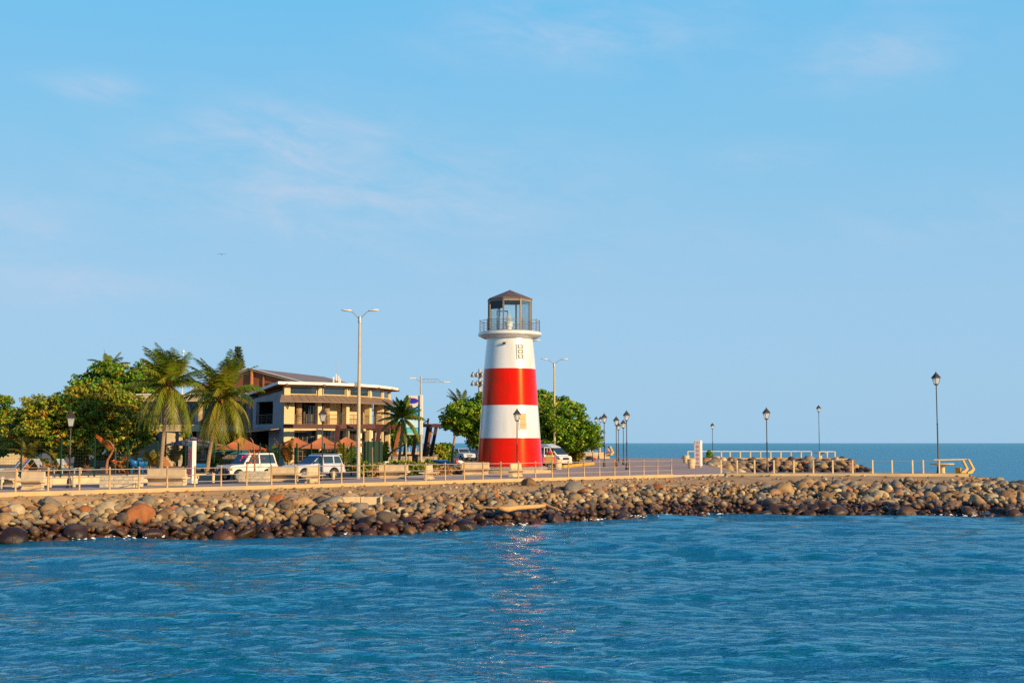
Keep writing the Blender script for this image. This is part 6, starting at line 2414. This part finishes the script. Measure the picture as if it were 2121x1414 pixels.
    MB().tube([(0, 0, 0), (0, 0, 3.2)], .025, 6).tube([(-.3, 0, 0), (-.3, 0, 1.3)], .03, 6).tube([(.25, 0, 0), (.25, 0, 1.6)], .03, 6).build('mast', M['galv'], an, smooth=60)
    for dx, h in ((-.36, 1.0), (-.02, 1.3), (.26, 1.1), (.42, .8)):
        MB().box((dx, -.08, h), (.14, .1, .8)).build('panel', M['sign_white'], an)
    return t


build_restaurant()

# thin white mast behind the palms
t = thing('flag_mast', 'thin white mast with a round head between the two tall palms', 'mast', (X(375.5, 150), 150, ZG))
H = Z(731, 150) - ZG
MB().tube([(0, 0, 0), (0, 0, H)], [.08, .04], 8).build('mast', M['white_paint'], t, smooth=60)
MB().lathe([(0, H - .05), (.16, H + .05), (.18, H + .18), (.1, H + .34), (0, H + .36)], 12).build('head', M['sign_white'], t, smooth=60)


# ------------------------------------------------------------------ slanting-post pergola
def pergola():
    A = [(X(588, 121.2), 121.2), (X(655, 122.8), 122.8), (X(716, 125.4), 125.4)]
    o = A[0]
    t = thing('pergola', 'dark red pergola of heavy beams on slanting posts before the restaurant', 'pergola', (o[0], o[1], ZG))

    def beam(p, q, z0, z1, w=.35):
        d = Vector((q[0] - p[0], q[1] - p[1]))
        c = ((p[0] + q[0]) / 2 - o[0], (p[1] + q[1]) / 2 - o[1], (z0 + z1) / 2 - ZG)
        MB().box(c, (d.length, w, z1 - z0), rz=math.atan2(d.y, d.x)).build('beam', M['pergola'], t, bevel=.02)
    beam(A[0], A[2], Z(887, 122.5), Z(878, 122.5))
    beam((X(703, 126.6), 126.6), (X(775, 129.5), 129.5), Z(887.5, 128), Z(878, 128))
    beam((X(765, 130.6), 130.6), (X(830, 137), 137), Z(888, 134), Z(878.5, 134))
    beam((X(838, 141), 141), (X(900.5, 148), 148), Z(884, 145), Z(877, 145))
    beam((X(899, 149), 149), (X(921, 152), 152), Z(884.5, 150.5), Z(877.5, 150.5))
    for (bx, by, tx, ty, Y, m) in ((694, 945, 700, 883, 122.9, 'pergola'), (777, 950, 786, 884, 129.5, 'pergola'), (813, 950, 828, 884, 136, 'pergola_lit'), (836, 955, 846, 884, 141.5, 'pergola'), (853, 950, 864, 884, 144, 'pergola_lit'),
                                   (876, 950, 887, 882, 146.5, 'pergola'), (881, 950, 892.5, 882, 152, 'pergola_lit'), (890, 950, 904, 882, 150, 'pergola')):
        b = Vector((X(bx, Y) - o[0], Y - o[1] - .3, 0))
        e = Vector((X(tx, Y) - o[0], Y - o[1], Z(ty, Y) - ZG + .1))
        d = e - b
        mb = MB()
        w = .2
        V = [b + Vector((-w, -w, 0)), b + Vector((w, -w, 0)), b + Vector((w, w, 0)), b + Vector((-w, w, 0))]
        V += [v + d for v in V]
        mb.add([tuple(v) for v in V], [(0, 3, 2, 1), (4, 5, 6, 7), (0, 1, 5, 4), (1, 2, 6, 5), (2, 3, 7, 6), (3, 0, 4, 7)])
        mb.build('post', M[m], t, bevel=.02)
    mb = MB().tube([(X(885, 155) - o[0], 155 - o[1], Z(886, 155) - ZG), (X(887, 155) - o[0], 155 - o[1], Z(866, 155) - ZG)], .12, 8)
    mb.build('stub_post', M['pergola'], t)
    MB().tube([(X(876, 155) - o[0], 155 - o[1], Z(877, 155) - ZG), (X(887, 155) - o[0], 155 - o[1], Z(870, 155) - ZG)], .07, 6).build('stay', M['pergola'], t)


pergola()
Y_ = 149
mb = MB().box((0, 0, .55), (X(902, Y_) - X(818, Y_), .5, 1.12)).build('dark_wall', M['rubble_dark'], None, loc=((X(902, Y_) + X(818, Y_)) / 2, Y_ + 5, ZG))
tag(mb, 'low dark wall at the foot of the slanting pergola posts', 'wall')
for (a, b, top, Y, lb) in ((805, 847, 944.5, 135, 'rubble stone garden wall left of the billboard pole'), (866, 899, 945, 136, 'rubble stone garden wall behind the green saloon')):
    h = Z(top, Y) - ZG
    t = thing('stone_wall', lb, 'wall', ((X(a, Y) + X(b, Y)) / 2, Y, ZG), R(4), 'rubble stone garden walls')
    MB().box((0, 0, h / 2), (X(b, Y) - X(a, Y), .5, h)).build('wall', M['rubble'], t, bevel=.02)
    MB().box(((X(b, Y) - X(a, Y)) / 2 + .16, 0, h / 2), (.34, .6, h + .06)).build('end_pier', M['concrete'], t, bevel=.02)
t = thing('utility_cabinet', 'pale utility cabinet between the green screen and the stone wall', 'cabinet', (X(800, 131), 131, ZG), R(10))
h = Z(922, 131) - ZG
MB().box((0, 0, h / 2), (.55, .6, h)).build('cabinet', M['sign_white'], t, bevel=.01)
MB().box((-.05, 0, h + .03), (.75, .7, .06)).build('lid', M['steel'], t)
MB().box((.36, -.1, h / 2 - .05), (.2, .3, h - .1)).build('post', M['galv'], t)
t = thing('curb_stone', 'short white kerb stone before the green screen', 'kerb', (X(797, 112), 112, ZG))
MB().box((0, 0, .18), (.9, .4, .36)).build('stone', M['white_paint'], t, bevel=.03)
t = thing('rubbish_bag', 'dark and red bags lying by the bench under the green tree', 'bags', (X(1220, 176), 176, ZW))
MB().lathe([(0, 0), (.5, .05), (.55, .2), (.3, .42), (0, .48)], 12).build('bag', M['black'], t, smooth=60)
MB().lathe([(0, 0), (.35, .04), (.4, .15), (.2, .3), (0, .33)], 12, c=(.65, -.1, 0)).build('cloth', M['red_cloth'], t, smooth=60)


# ------------------------------------------------------------------ cars
def wheel(par, x, y, r, w):
    t = thing('wheel', None, None, (x, y, r))
    t.parent = par
    s = 1 if y > 0 else -1
    q = MB().lathe([(r * .62, -w / 2), (r * .95, -w / 2), (r, -w / 2 + .03), (r, w / 2 - .03), (r * .95, w / 2), (r * .62, w / 2)], 28, closed=False).build('tyre', M['tyre'], t, smooth=40)
    q.rotation_euler = (R(90), 0, 0)
    mb = MB().lathe([(r * .64, w / 2 - .03), (r * .6, w / 2 - .05), (r * .56, w / 2 - .09), (.0, w / 2 - .09)], 28, closed=False)
    for k in range(5):
        a = 2 * math.pi * k / 5
        mb.box((math.cos(a) * r * .32, math.sin(a) * r * .32, w / 2 - .06), (r * .62, .07, .04), rz=a)
    mb.lathe([(.08, w / 2 - .06), (.06, w / 2 - .02), (0, w / 2 - .02)], 12)
    q = mb.build('rim', M['rim'], t, smooth=30)
    q.rotation_euler = (R(-90 * s), 0, 0)
    q.scale = (1, 1, 1)
    return t


def car(label, cat, name, xy, z0, heading, paint, L, W, zb, belt, hood, roof, xw, gh, wh, panes, group='parked vehicles', low=None, k=1.0, bed=None, dark_low=False, grille='black', bar=False):
    """gh: greenhouse (rear base x, rear top x, front top x, front base x); wh: (front x, rear x, radius); panes: side windows as (x0, x1, x0 at top, x1 at top)"""
    t = thing(name, label, cat, (xy[0], xy[1], z0), heading, group, k)
    xf, xr, r = wh
    ra = r * 1.2
    f, b = L / 2, -L / 2

    def arch(xc):
        s = math.sqrt(max(0, ra * ra - (zb - r) ** 2)) if abs(zb - r) < ra else ra
        a0 = math.atan2(zb - r, s)
        return [(xc + ra * math.cos(a), r + ra * math.sin(a)) for a in np.linspace(a0, math.pi - a0, 12)]
    prof = [(b, zb + .1), (b - .03, .62), (b + .03, belt - .02), (b + .06, belt)]
    if bed:
        prof += [(bed, belt), (bed, belt)]
    prof += [(xw, belt + .02), (xw + .05, belt + .02), (f - .28, hood), (f - .08, hood - .06), (f, hood - .18), (f + .02, .55), (f - .05, zb + .06)]
    prof += arch(xf) + arch(xr)
    P2 = []
    for p in prof:
        if not P2 or (abs(p[0] - P2[-1][0]) + abs(p[1] - P2[-1][1])) > 1e-3:
            P2.append(p)
    body = MB().side(P2, -W / 2, W / 2).build('body', paint, t, bevel=.045)
    for p in body.data.polygons:
        p.use_smooth = True
    body.data.set_sharp_from_angle(angle=R(38))
    w1, w2 = W / 2 - .03, W / 2 - .17
    zb_, zr = belt - .02, roof
    rb, rt, ft, fb = gh
    V = [(rb, -w1, zb_), (fb, -w1, zb_), (fb, w1, zb_), (rb, w1, zb_), (rt, -w2, zr), (ft, -w2, zr - .015), (ft, w2, zr - .015), (rt, w2, zr)]
    cab = MB().add(V, [(0, 3, 2, 1), (4, 5, 6, 7), (0, 1, 5, 4), (1, 2, 6, 5), (2, 3, 7, 6), (3, 0, 4, 7)]).build('cabin', paint, t, bevel=.07)
    for p in cab.data.polygons:
        p.use_smooth = True
    cab.data.set_sharp_from_angle(angle=R(38))

    def sp(x, h, s, off=.006):
        q = (h - zb_) / (zr - zb_)
        return (x, s * (w1 + (w2 - w1) * q + off), h)
    h0, h1 = belt + .07, roof - .11
    for s in (-1, 1):
        for (a0, a1, c0, c1) in panes:
            mb = MB()
            mb.quad(sp(a0, h0, s), sp(a1, h0, s), sp(c1, h1, s), sp(c0, h1, s))
            mb.build('side_window', M['car_glass'], t)
    # windscreen and rear glass
    def fp(xa, xb, h, y, off):
        q = (h - zb_) / (zr - zb_)
        return (xa + (xb - xa) * q + off, y * (w1 + (w2 - w1) * q) / w1, h)
    for nm, xa, xb, off in (('windscreen', fb, ft, .012), ('rear_window', rb, rt, -.012)):
        yy = w1 - .09
        MB().quad(fp(xa, xb, belt + .05, -yy, off), fp(xa, xb, belt + .05, yy, off), fp(xa, xb, roof - .09, yy, off), fp(xa, xb, roof - .09, -yy, off)).build(nm, M['car_glass'], t)
    for x in (xf, xr):
        for s in (-1, 1):
            wheel(t, x, s * (W / 2 - .11), r, .22)
    MB().box(((xf + xr) / 2, 0, zb + .1), (xf - xr + .9, W - .4, .3)).build('underbody', M['black'], t)
    # front
    MB().box((f + .015, 0, hood - .30), (.06, W * .50, .2)).build('grille', M[grille], t, bevel=.015)
    for s in (-1, 1):
        hl = MB().box((f - .0, s * (W / 2 - .21), hood - .27), (.12, .34, .19)).build('headlight', M['headlight'], t, bevel=.03)
        MB().box((f - .09, s * (W / 2 - .015), hood - .28), (.22, .06, .15)).build('indicator', M['amber'], hl, bevel=.015)
        MB().box((b + .0, s * (W / 2 - .1), belt - .18), (.1, .16, .3)).build('tail_light', M['taillight'], t, bevel=.015)
        m_ = MB().box((fb - .22, s * (W / 2 + .1), belt + .14), (.1, .2, .15)).build('mirror', M['black'], t, bevel=.03)
        for (a0, a1, c0, c1) in panes[:2]:
            MB().box((a0 + .12, s * (W / 2 + .012), belt - .14), (.15, .03, .04)).build('door_handle', M['black'], t)
            MB().box((a0 - .03, s * (W / 2 - .006), (belt + zb) / 2 + .06), (.012, .02, belt - zb - .16)).build('door_seam', M['black'], t)
    MB().box((f + .02, 0, zb + .13), (.2, W - .02, .22)).build('bumper', M['black'] if bar else paint, t, bevel=.05)
    MB().box((b - .02, 0, zb + .15), (.2, W - .04, .2)).build('bumper', M['black'] if bar else paint, t, bevel=.05)
    MB().box((f + .125, -.1, zb + .15), (.015, .36, .14)).build('number_plate', M['plate'], t)
    if bar:
        mb = MB()
        for y in (-.45, .45):
            mb.tube([(f + .12, y, zb), (f + .16, y, zb + .5)], .03, 6)
        mb.tube([(f + .16, -.45, zb + .5), (f + .16, .45, zb + .5)], .03, 6)
        mb.build('bull_bar', M['black'], t, smooth=60)
        MB().box((f - .02, 0, hood - .3), (.1, W - .06, .28)).build('front_panel', M['black'], t, bevel=.02)
    return t


white_p = car_paint('white_car_paint', (.74, .70, .62))
silver_p = car_paint('silver_car_paint', (.47, .50, .56))
green_p = car_paint('dark_green_car_paint', (.012, .035, .03))
grey_p = car_paint('dark_grey_car_paint', (.05, .055, .065))
HD = math.atan2(-.73, -.68)


def near_side(px, py, heading, W, z0=ZG):
    x, y = G(px, py, z0)
    h = Vector((math.cos(heading), math.sin(heading)))
    l = Vector((-h.y, h.x))
    if l.y > 0:
        l = -l
    return (x - l.x * W / 2, y - l.y * W / 2)


c1 = car('white short two-door off-roader with black front and bull bar', 'off-road car', 'parked_car', near_side(527, 996.5, HD, 1.7), ZG, HD, white_p, 3.9, 1.7, .46, 1.12, 1.10, 1.9, .72, (-1.93, -1.72, .22, .84), (1.22, -1.12, .38),
         [(-.42, .52, -.42, .12), (-1.78, -.52, -1.62, -.52)], bar=True, k=.97)
c2 = car('silver family off-road wagon with blue-grey bonnet and roof rails', 'off-road car', 'parked_car', near_side(664, 993, HD, 1.75), ZG, HD, silver_p, 4.45, 1.75, .42, 1.08, 1.02, 1.76, .58, (-2.16, -1.86, -.18, .82), (1.36, -1.28, .39),
         [(-.28, .56, -.28, -.02), (-1.22, -.36, -1.22, -.36), (-2.0, -1.32, -1.82, -1.32)], k=.96)
for s in (-.58, .58):
    MB().tube([(-1.7, s, 1.76), (-1.6, s, 1.83), (-.4, s, 1.83), (-.3, s, 1.76)], .022, 6).build('roof_rail', M['steel'], c2, smooth=60)
MB().box((-1.98, 0, 1.78), (.32, 1.3, .06), ry=-.12).build('spoiler', silver_p, c2, bevel=.02)
MB().box((.3, .89, .5), (2.0, .05, .1)).box((.3, -.89, .5), (2.0, .05, .1)).build('side_step', M['rim'], c2)
car('dark green old saloon half hidden by the leafy bushes', 'saloon car', 'parked_car', (X(916, 103), 104.0), ZG - .15, R(-36), green_p, 4.2, 1.66, .3, .84, .80, 1.33, .62, (-1.75, -1.25, -.05, .75), (1.3, -1.25, .3),
    [(-.3, .5, -.3, -.02), (-1.2, -.38, -1.05, -.38)], k=.95)
car('silver white pickup truck seen front-on beside the leaning palm', 'pickup truck', 'pickup_truck', (X(956, 172), 172.5), ZG, R(-62), silver_p, 4.9, 1.8, .5, 1.15, 1.1, 1.78, .9, (-.75, -.6, .35, 1.0), (1.5, -1.5, .38),
    [(-.1, .75, -.1, .22), (-.68, -.18, -.58, -.18)], bed=-.8)
car('dark grey car behind the pickup at the lighthouse\'s left edge', 'car', 'parked_car', (X(984, 176), 176.5), ZG, R(-58), grey_p, 4.2, 1.75, .34, .98, .92, 1.62, .7, (-2.0, -1.7, -.1, .85), (1.3, -1.25, .33),
    [(-.3, .6, -.3, 0), (-1.2, -.38, -1.2, -.38)])
car('dark car parked under the spreading tree beyond the fence', 'car', 'parked_car', (X(212, 116), 116.5), ZG, R(160), grey_p, 4.2, 1.75, .34, .98, .92, 1.5, .7, (-2.0, -1.6, -.1, .85), (1.3, -1.25, .33),
    [(-.3, .6, -.3, 0), (-1.2, -.38, -1.1, -.38)])


def van():
    hd = R(-46)
    h = Vector((math.cos(hd), math.sin(hd)))
    Fx, Fy = G(1171, 967.5, ZW)
    c = Vector((Fx, Fy)) - h * 2.2
    t = car('white high-roofed van with its side door open behind the lighthouse', 'van', 'parked_van', c, ZW, hd, white_p, 4.5, 1.72, .36, 1.18, 1.12, 1.98, 1.62, (-2.2, -2.12, .95, 1.86), (1.45, -1.2, .33),
            [(.55, 1.45, .55, .92), (-.6, .4, -.6, .4), (-2.0, -.7, -1.95, -.7)], k=1.0)
    V = [(-2.05, -.66, 1.97), (.98, -.66, 1.97), (.98, .66, 1.97), (-2.05, .66, 1.97), (-1.9, -.5, 2.24), (.1, -.5, 2.26), (.1, .5, 2.26), (-1.9, .5, 2.24)]
    MB().add(V, [(0, 3, 2, 1), (4, 5, 6, 7), (0, 1, 5, 4), (1, 2, 6, 5), (2, 3, 7, 6), (3, 0, 4, 7)]).build('high_roof', white_p, t, bevel=.06)
    MB().box((2.29, 0, .95), (.05, .62, .06)).build('grille_bar', M['rim'], t)
    for k in range(5):
        MB().box((2.365, -.5 + .25 * k, .66), (.02, .07, .05)).build('bumper_mark', M['sign_red'], t)
    d = thing('door', None, None, (1.42, -.87, 0), R(180 + 62))
    d.parent = t
    MB().box((.47, 0, .80), (.92, .06, .78)).build('panel', white_p, d, bevel=.02)
    MB().box((.42, .035, .80), (.3, .012, .4)).build('pocket', M['cream'], d)
    mb = MB()
    mb.tube([(.04, 0, 1.19), (.36, 0, 1.92)], .035, 6).tube([(.36, 0, 1.92), (.9, 0, 1.92)], .035, 6).tube([(.9, 0, 1.92), (.93, 0, 1.15)], .035, 6).tube([(.62, 0, 1.19), (.62, 0, 1.9)], .02, 6)
    mb.build('window_frame', white_p, d)
    MB().box((1.0, -.858, 1.15), (.8, .03, 1.45)).build('doorway', M['black'], t)
    return t


VAN = van()


def motorcycle():
    Y = 121
    x = X(956, Y)
    t = thing('motorcycle', 'parked motorcycle with white and red fairing left of the lighthouse', 'motorcycle', (x, Y, ZG), R(200), None)
    for xx in (-.62, .62):
        q = MB().lathe([(.2, -.05), (.29, -.05), (.31, 0), (.29, .05), (.2, .05)], 24, closed=False).build('tyre', M['tyre'], t, smooth=40)
        q.location = (xx, 0, .31)
        q.rotation_euler = (R(90), 0, 0)
        mb = MB()
        for k in range(6):
            mb.box((0, 0, 0), (.42, .025, .03), rz=R(30 * k))
        q2 = mb.build('rim', M['rim'], t)
        q2.location = (xx, 0, .31)
        q2.rotation_euler = (R(90), 0, 0)
    MB().tube([(.62, -.08, .31), (.42, -.08, .85)], .025, 6).tube([(.62, .08, .31), (.42, .08, .85)], .025, 6).tube([(.44, -.32, 1.0), (.4, 0, .92), (.44, .32, 1.0)], .018, 6).build('fork', M['steel'], t)
    MB().side([(-.3, .62), (-.05, .8), (.3, .86), (.42, .74), (.3, .6), (0, .52)], -.13, .13).build('tank', M['white_paint'], t, bevel=.05)
    MB().side([(.36, .62), (.55, .95), (.62, .7), (.5, .5)], -.16, .16).build('fairing', M['sign_red'], t, bevel=.04)
    MB().side([(-.85, .82), (-.3, .68), (.0, .74), (.0, .8), (-.3, .78), (-.85, .9)], -.13, .13).build('seat', M['black'], t, bevel=.03)
    MB().box((0, 0, .42), (.5, .24, .3)).build('engine', M['steel_dark'], t, bevel=.04)
    MB().tube([(0, -.16, .3), (-.5, -.18, .32), (-.85, -.18, .45)], .04, 8).build('exhaust', M['steel'], t, smooth=60)
    MB().box((-.78, 0, 1.02), (.36, .4, .32)).build('top_box', M['black'], t, bevel=.05)


motorcycle()


def cart():
    x, y = G(1139, 973, ZW)
    t = thing('vendor_cart', 'small ochre vendor cart with one wheel in front of the white van', 'cart', (x, y, ZW), R(-14))
    MB().box((0, 0, .86), (.82, .6, .62), top=(.97, .97)).build('box', M['cart'], t, bevel=.02)
    MB().box((.43, 0, .86), (.03, .56, .6)).build('side_trim', M['sign_red'], t)
    MB().box((0, 0, 1.21), (.62, .5, .16)).build('lid', M['cream'], t, bevel=.02)
    for s in (-.34, .34):
        q = MB().lathe([(.22, -.04), (.29, -.04), (.3, 0), (.29, .04), (.22, .04)], 24, closed=False).build('tyre', M['tyre'], t, smooth=40)
        q.location = (.1, s, .3)
        q.rotation_euler = (R(90), 0, 0)
        mb = MB().lathe([(.23, 0), (.05, .03), (0, .03)], 20, closed=False)
        q = mb.build('hub', M['rim'], t)
        q.location = (.1, s, .3)
        q.rotation_euler = (R(90), 0, 0)
    MB().box((-.3, -.2, .28), (.06, .06, .56)).box((-.3, .2, .28), (.06, .06, .56)).build('stand', M['cart'], t)
    MB().tube([(-.4, -.22, .95), (-.7, -.22, 1.02), (-.7, .22, 1.02), (-.4, .22, .95)], .02, 6).build('push_handle', M['steel'], t)
    for (a, b, c, m) in ((-.2, -.1, 1.42, 'screen_green'), (-.08, .06, 1.44, 'black'), (.2, -.05, 1.38, 'canvas_yellow')):
        MB().lathe([(.06, -.14), (.07, .04), (.03, .1), (.03, .16), (0, .16)], 10, c=(a, b, c)).build('bottle', M[m], t, smooth=40)
    b = thing('bag', 'pink bag hanging on the left side of the vendor cart', 'bag', (x - .58, y - .05, ZW + .55))
    MB().lathe([(0, 0), (.16, .04), (.2, .22), (.14, .5), (.05, .58), (0, .58)], 14).build('sack', mat('pink_bag', (.62, .05, .13), (.5, .04, .1), 8, .6), b, smooth=60)
    MB().tube([(0, 0, .56), (.05, 0, .72), (.14, 0, .56)], .012, 5).build('strap', M['red_cloth'], b)


cart()


# ------------------------------------------------------------------ people
def person(label, xy, z0, heading, shirt, legs, lean=0.0, arm=(0.0, 0.0), k=1.0, sit=False, group=None):
    """one continuous skinned figure; shirt, trousers and skin by face; hair a child"""
    t = thing('person', label, 'person', (xy[0], xy[1], z0), heading, group, k)
    V, E, Rr = [], [], []

    def add(p, r, par=None):
        V.append(p)
        Rr.append(r)
        if par is not None:
            E.append((par, len(V) - 1))
        return len(V) - 1
    lx = lambda z: lean * max(0, z - .95)
    if not sit:
        pel = add((0, 0, .95), .15)
        sp1 = add((lx(1.15), 0, 1.15), .145, pel)
        ch = add((lx(1.35), 0, 1.36), .155, sp1)
        hips = .95
    else:
        pel = add((0, 0, .52), .15)
        sp1 = add((.02, 0, .74), .145, pel)
        ch = add((.03, 0, .95), .155, sp1)
        hips = .52
    top = V[ch][2]
    nk = add((V[ch][0] + .01, 0, top + .16), .055, ch)
    hd = add((V[ch][0] + .03, 0, top + .26), .09, nk)
    hd2 = add((V[ch][0] + .02, 0, top + .36), .085, hd)
    for s in (-1, 1):
        sh = add((V[ch][0], s * .19, top + .07), .065, ch)
        a = arm[0 if s < 0 else 1]
        el_ = add((V[sh][0] + .28 * math.sin(a), s * .25, V[sh][2] - .28 * math.cos(a)), .045, sh)
        wr = add((V[el_][0] + .25 * math.sin(a + .5), s * .24, V[el_][2] - .25 * math.cos(a + .5)), .032, el_)
        pm = add((V[wr][0] + .07 * math.sin(a + .6), s * .235, V[wr][2] - .07 * math.cos(a + .6)), .03, wr)
        for q in range(4):
            f1 = add((V[pm][0] + .045 * math.sin(a + .8), s * .235 + (q - 1.5) * .018, V[pm][2] - (.045 - .006 * abs(q - 1.5)) * math.cos(a + .8)), .0095, pm)
            add((V[f1][0] + .035 * math.sin(a + 1.2), V[f1][1], V[f1][2] - .03 * math.cos(a + 1.2)), .008, f1)
        th = add((V[wr][0] + .05 * math.sin(a + 1.3), s * .235 - s * .03, V[wr][2] - .035), .0105, wr)
        add((V[th][0] + .025, V[th][1] - s * .008, V[th][2] - .025), .009, th)
        if not sit:
            kn = add((.03 * s + .02, s * .11, .5), .065, pel)
            V[kn] = (.03 * s + .02, s * .11, .5)
            an = add((.05 * s - .02, s * .12, .1), .045, kn)
            add((.05 * s + .13, s * .13, .05), .038, an)
        else:
            kn = add((.42, s * .12, .50), .068, pel)
            an = add((.40, s * .13, .1), .045, kn)
            add((.55, s * .13, .05), .038, an)
    me = bpy.data.meshes.new('body')
    me.from_pydata(V, E, [])
    o = bpy.data.objects.new('body', me)
    COL.objects.link(o)
    sk = o.modifiers.new('skin', 'SKIN')
    for i, d in enumerate(me.skin_vertices[0].data if me.skin_vertices else []):
        d.radius = (Rr[i], Rr[i])
    if not me.skin_vertices:
        bm = bmesh.new()
        bm.from_mesh(me)
        lay = bm.verts.layers.skin.verify()
        for i, v in enumerate(bm.verts):
            v[lay].radius = (Rr[i], Rr[i])
            v[lay].use_root = i == 0
        bm.to_mesh(me)
        bm.free()
    o.modifiers.new('sub', 'SUBSURF').levels = 1
    dg = bpy.context.evaluated_depsgraph_get()
    nm = bpy.data.meshes.new_from_object(o.evaluated_get(dg))
    bpy.data.objects.remove(o)
    nm.name = 'body'
    for m in (M['skin'], shirt, legs):
        nm.materials.append(m)
    for p in nm.polygons:
        c = p.center
        p.use_smooth = True
        if c.z > top + .17 or (abs(c.y) > .2 and c.z < V[ch][2] - .12 and (abs(c.x - V[ch][0]) > .12 or not sit) and c.z > hips - .25 and abs(c.y) > .205):
            p.material_index = 0
        elif c.z > hips + .04 and c.x < .35:
            p.material_index = 1
        else:
            p.material_index = 2
    b = bpy.data.objects.new('body', nm)
    COL.objects.link(b)
    b.parent = t
    hx, hz = V[hd][0], V[hd][2]
    MB().lathe([(.105, hz - .02), (.115, hz + .06), (.1, hz + .13), (.055, hz + .175), (0, hz + .185)], 14, c=(hx - .025, 0, 0), closed=False).build('hair', M['hair'], t, smooth=60)
    mb = MB()
    for s in (-.035, .035):
        mb.lathe([(0, -.012), (.013, 0), (0, .012)], 8, c=(hx + .088, s, hz + .02))
    mb.build('eyes', M['black'], t)
    MB().side([(hx + .08, hz + .01), (hx + .115, hz - .025), (hx + .08, hz - .035)], -.014, .014).build('nose', M['skin'], t)
    MB().box((hx + .082, 0, hz - .06), (.02, .05, .012)).build('mouth', M['taillight'], t)
    return t


hv = Vector((math.cos(R(-46)), math.sin(R(-46))))
rv = Vector((hv.y, -hv.x))
vc = Vector(VAN.location[:2])
pa = vc + hv * .95 + rv * 1.0
person('person in a red shirt standing in the van\'s open doorway', pa, ZW + .12, R(-80), M['red_cloth'], M['jeans'], .1, (.2, .5), .98)
cx_, cy_ = G(1146.5, 969.5, ZW)
person('person in brown clothes standing behind the vendor cart', (cx_, cy_ + .8), ZW, R(-120), M['brown_cloth'], M['brown_cloth'], .12, (.5, .7), .97)
person('person in pale pink sitting on the seawall under the tree\'s right edge', (X(1261, 190.2), 190.2), ZW + .48, R(-80), mat('pink_cloth', (.62, .33, .28), (.5, .28, .24), 6, .85), M['brown_cloth'], 0, (.4, .4), 1.0, sit=True, group=None)

# ------------------------------------------------------------------ gull
Yg = 118.0
t = thing('gull', 'small dark gull gliding over the left half of the sky', 'bird', (X(452, Yg), Yg, Z(527, Yg)), R(15), None, .8)
mb = MB().lathe([(0, -.26), (.035, -.2), (.06, -.08), (.065, .05), (.045, .16), (.03, .2), (.035, .24), (.012, .29), (0, .32)], 10)
for v in range(len(mb.v)):
    x, y, z = mb.v[v]
    mb.v[v] = (x, -z, y * .9)
for s in (-1, 1):
    V = [(s * .04, -.08, .02), (s * .04, .1, .02), (s * .26, -.1, .1), (s * .26, .08, .1), (s * .60, .06, .02), (s * .58, .12, .02)]
    V += [(a, b, c - .012) for a, b, c in V]
    mb.add(V, [(0, 1, 3, 2), (2, 3, 5, 4), (6, 8, 9, 7), (8, 10, 11, 9), (0, 2, 8, 6), (2, 4, 10, 8), (1, 7, 9, 3), (3, 9, 11, 5), (4, 5, 11, 10), (0, 6, 7, 1)])
mb.build('body', M['gull'], t, smooth=50)
# cable between the trees at the far left
mb = MB()
a, b = Vector((X(-40, 135), 135, Z(822, 135))), Vector((X(120, 140), 140, Z(856, 140)))
mb.tube([a.lerp(b, i / 12) + Vector((0, 0, -.35 * math.sin(math.pi * i / 12))) for i in range(13)], .02, 5)
tag(mb.build('overhead_cable', M['steel_dark'], None), 'thin overhead cable between the two leftmost trees', 'cable')
# grey house roof glimpsed between the left trees
t = thing('house', 'pale house glimpsed between the two leftmost trees', 'house', (X(20, 150), 150, ZG))
hh = Z(850, 150) - ZG
MB().box((0, 0, hh / 2), (6, 5, hh)).build('wall', M['cream'], t)
MB().box((0, 0, hh + .1), (6.6, 5.6, .25)).build('roof', M['roof_white'], t)
for dx in (-1.6, .4, 2.0):
    w_ = MB().box((dx, -2.51, hh * .5), (.9, .08, 2.2)).build('window', M['grey_wall'], t)
    MB().box((dx, -2.56, hh * .5), (.7, .03, 2.0)).build('pane', M['dark_glass'], w_)
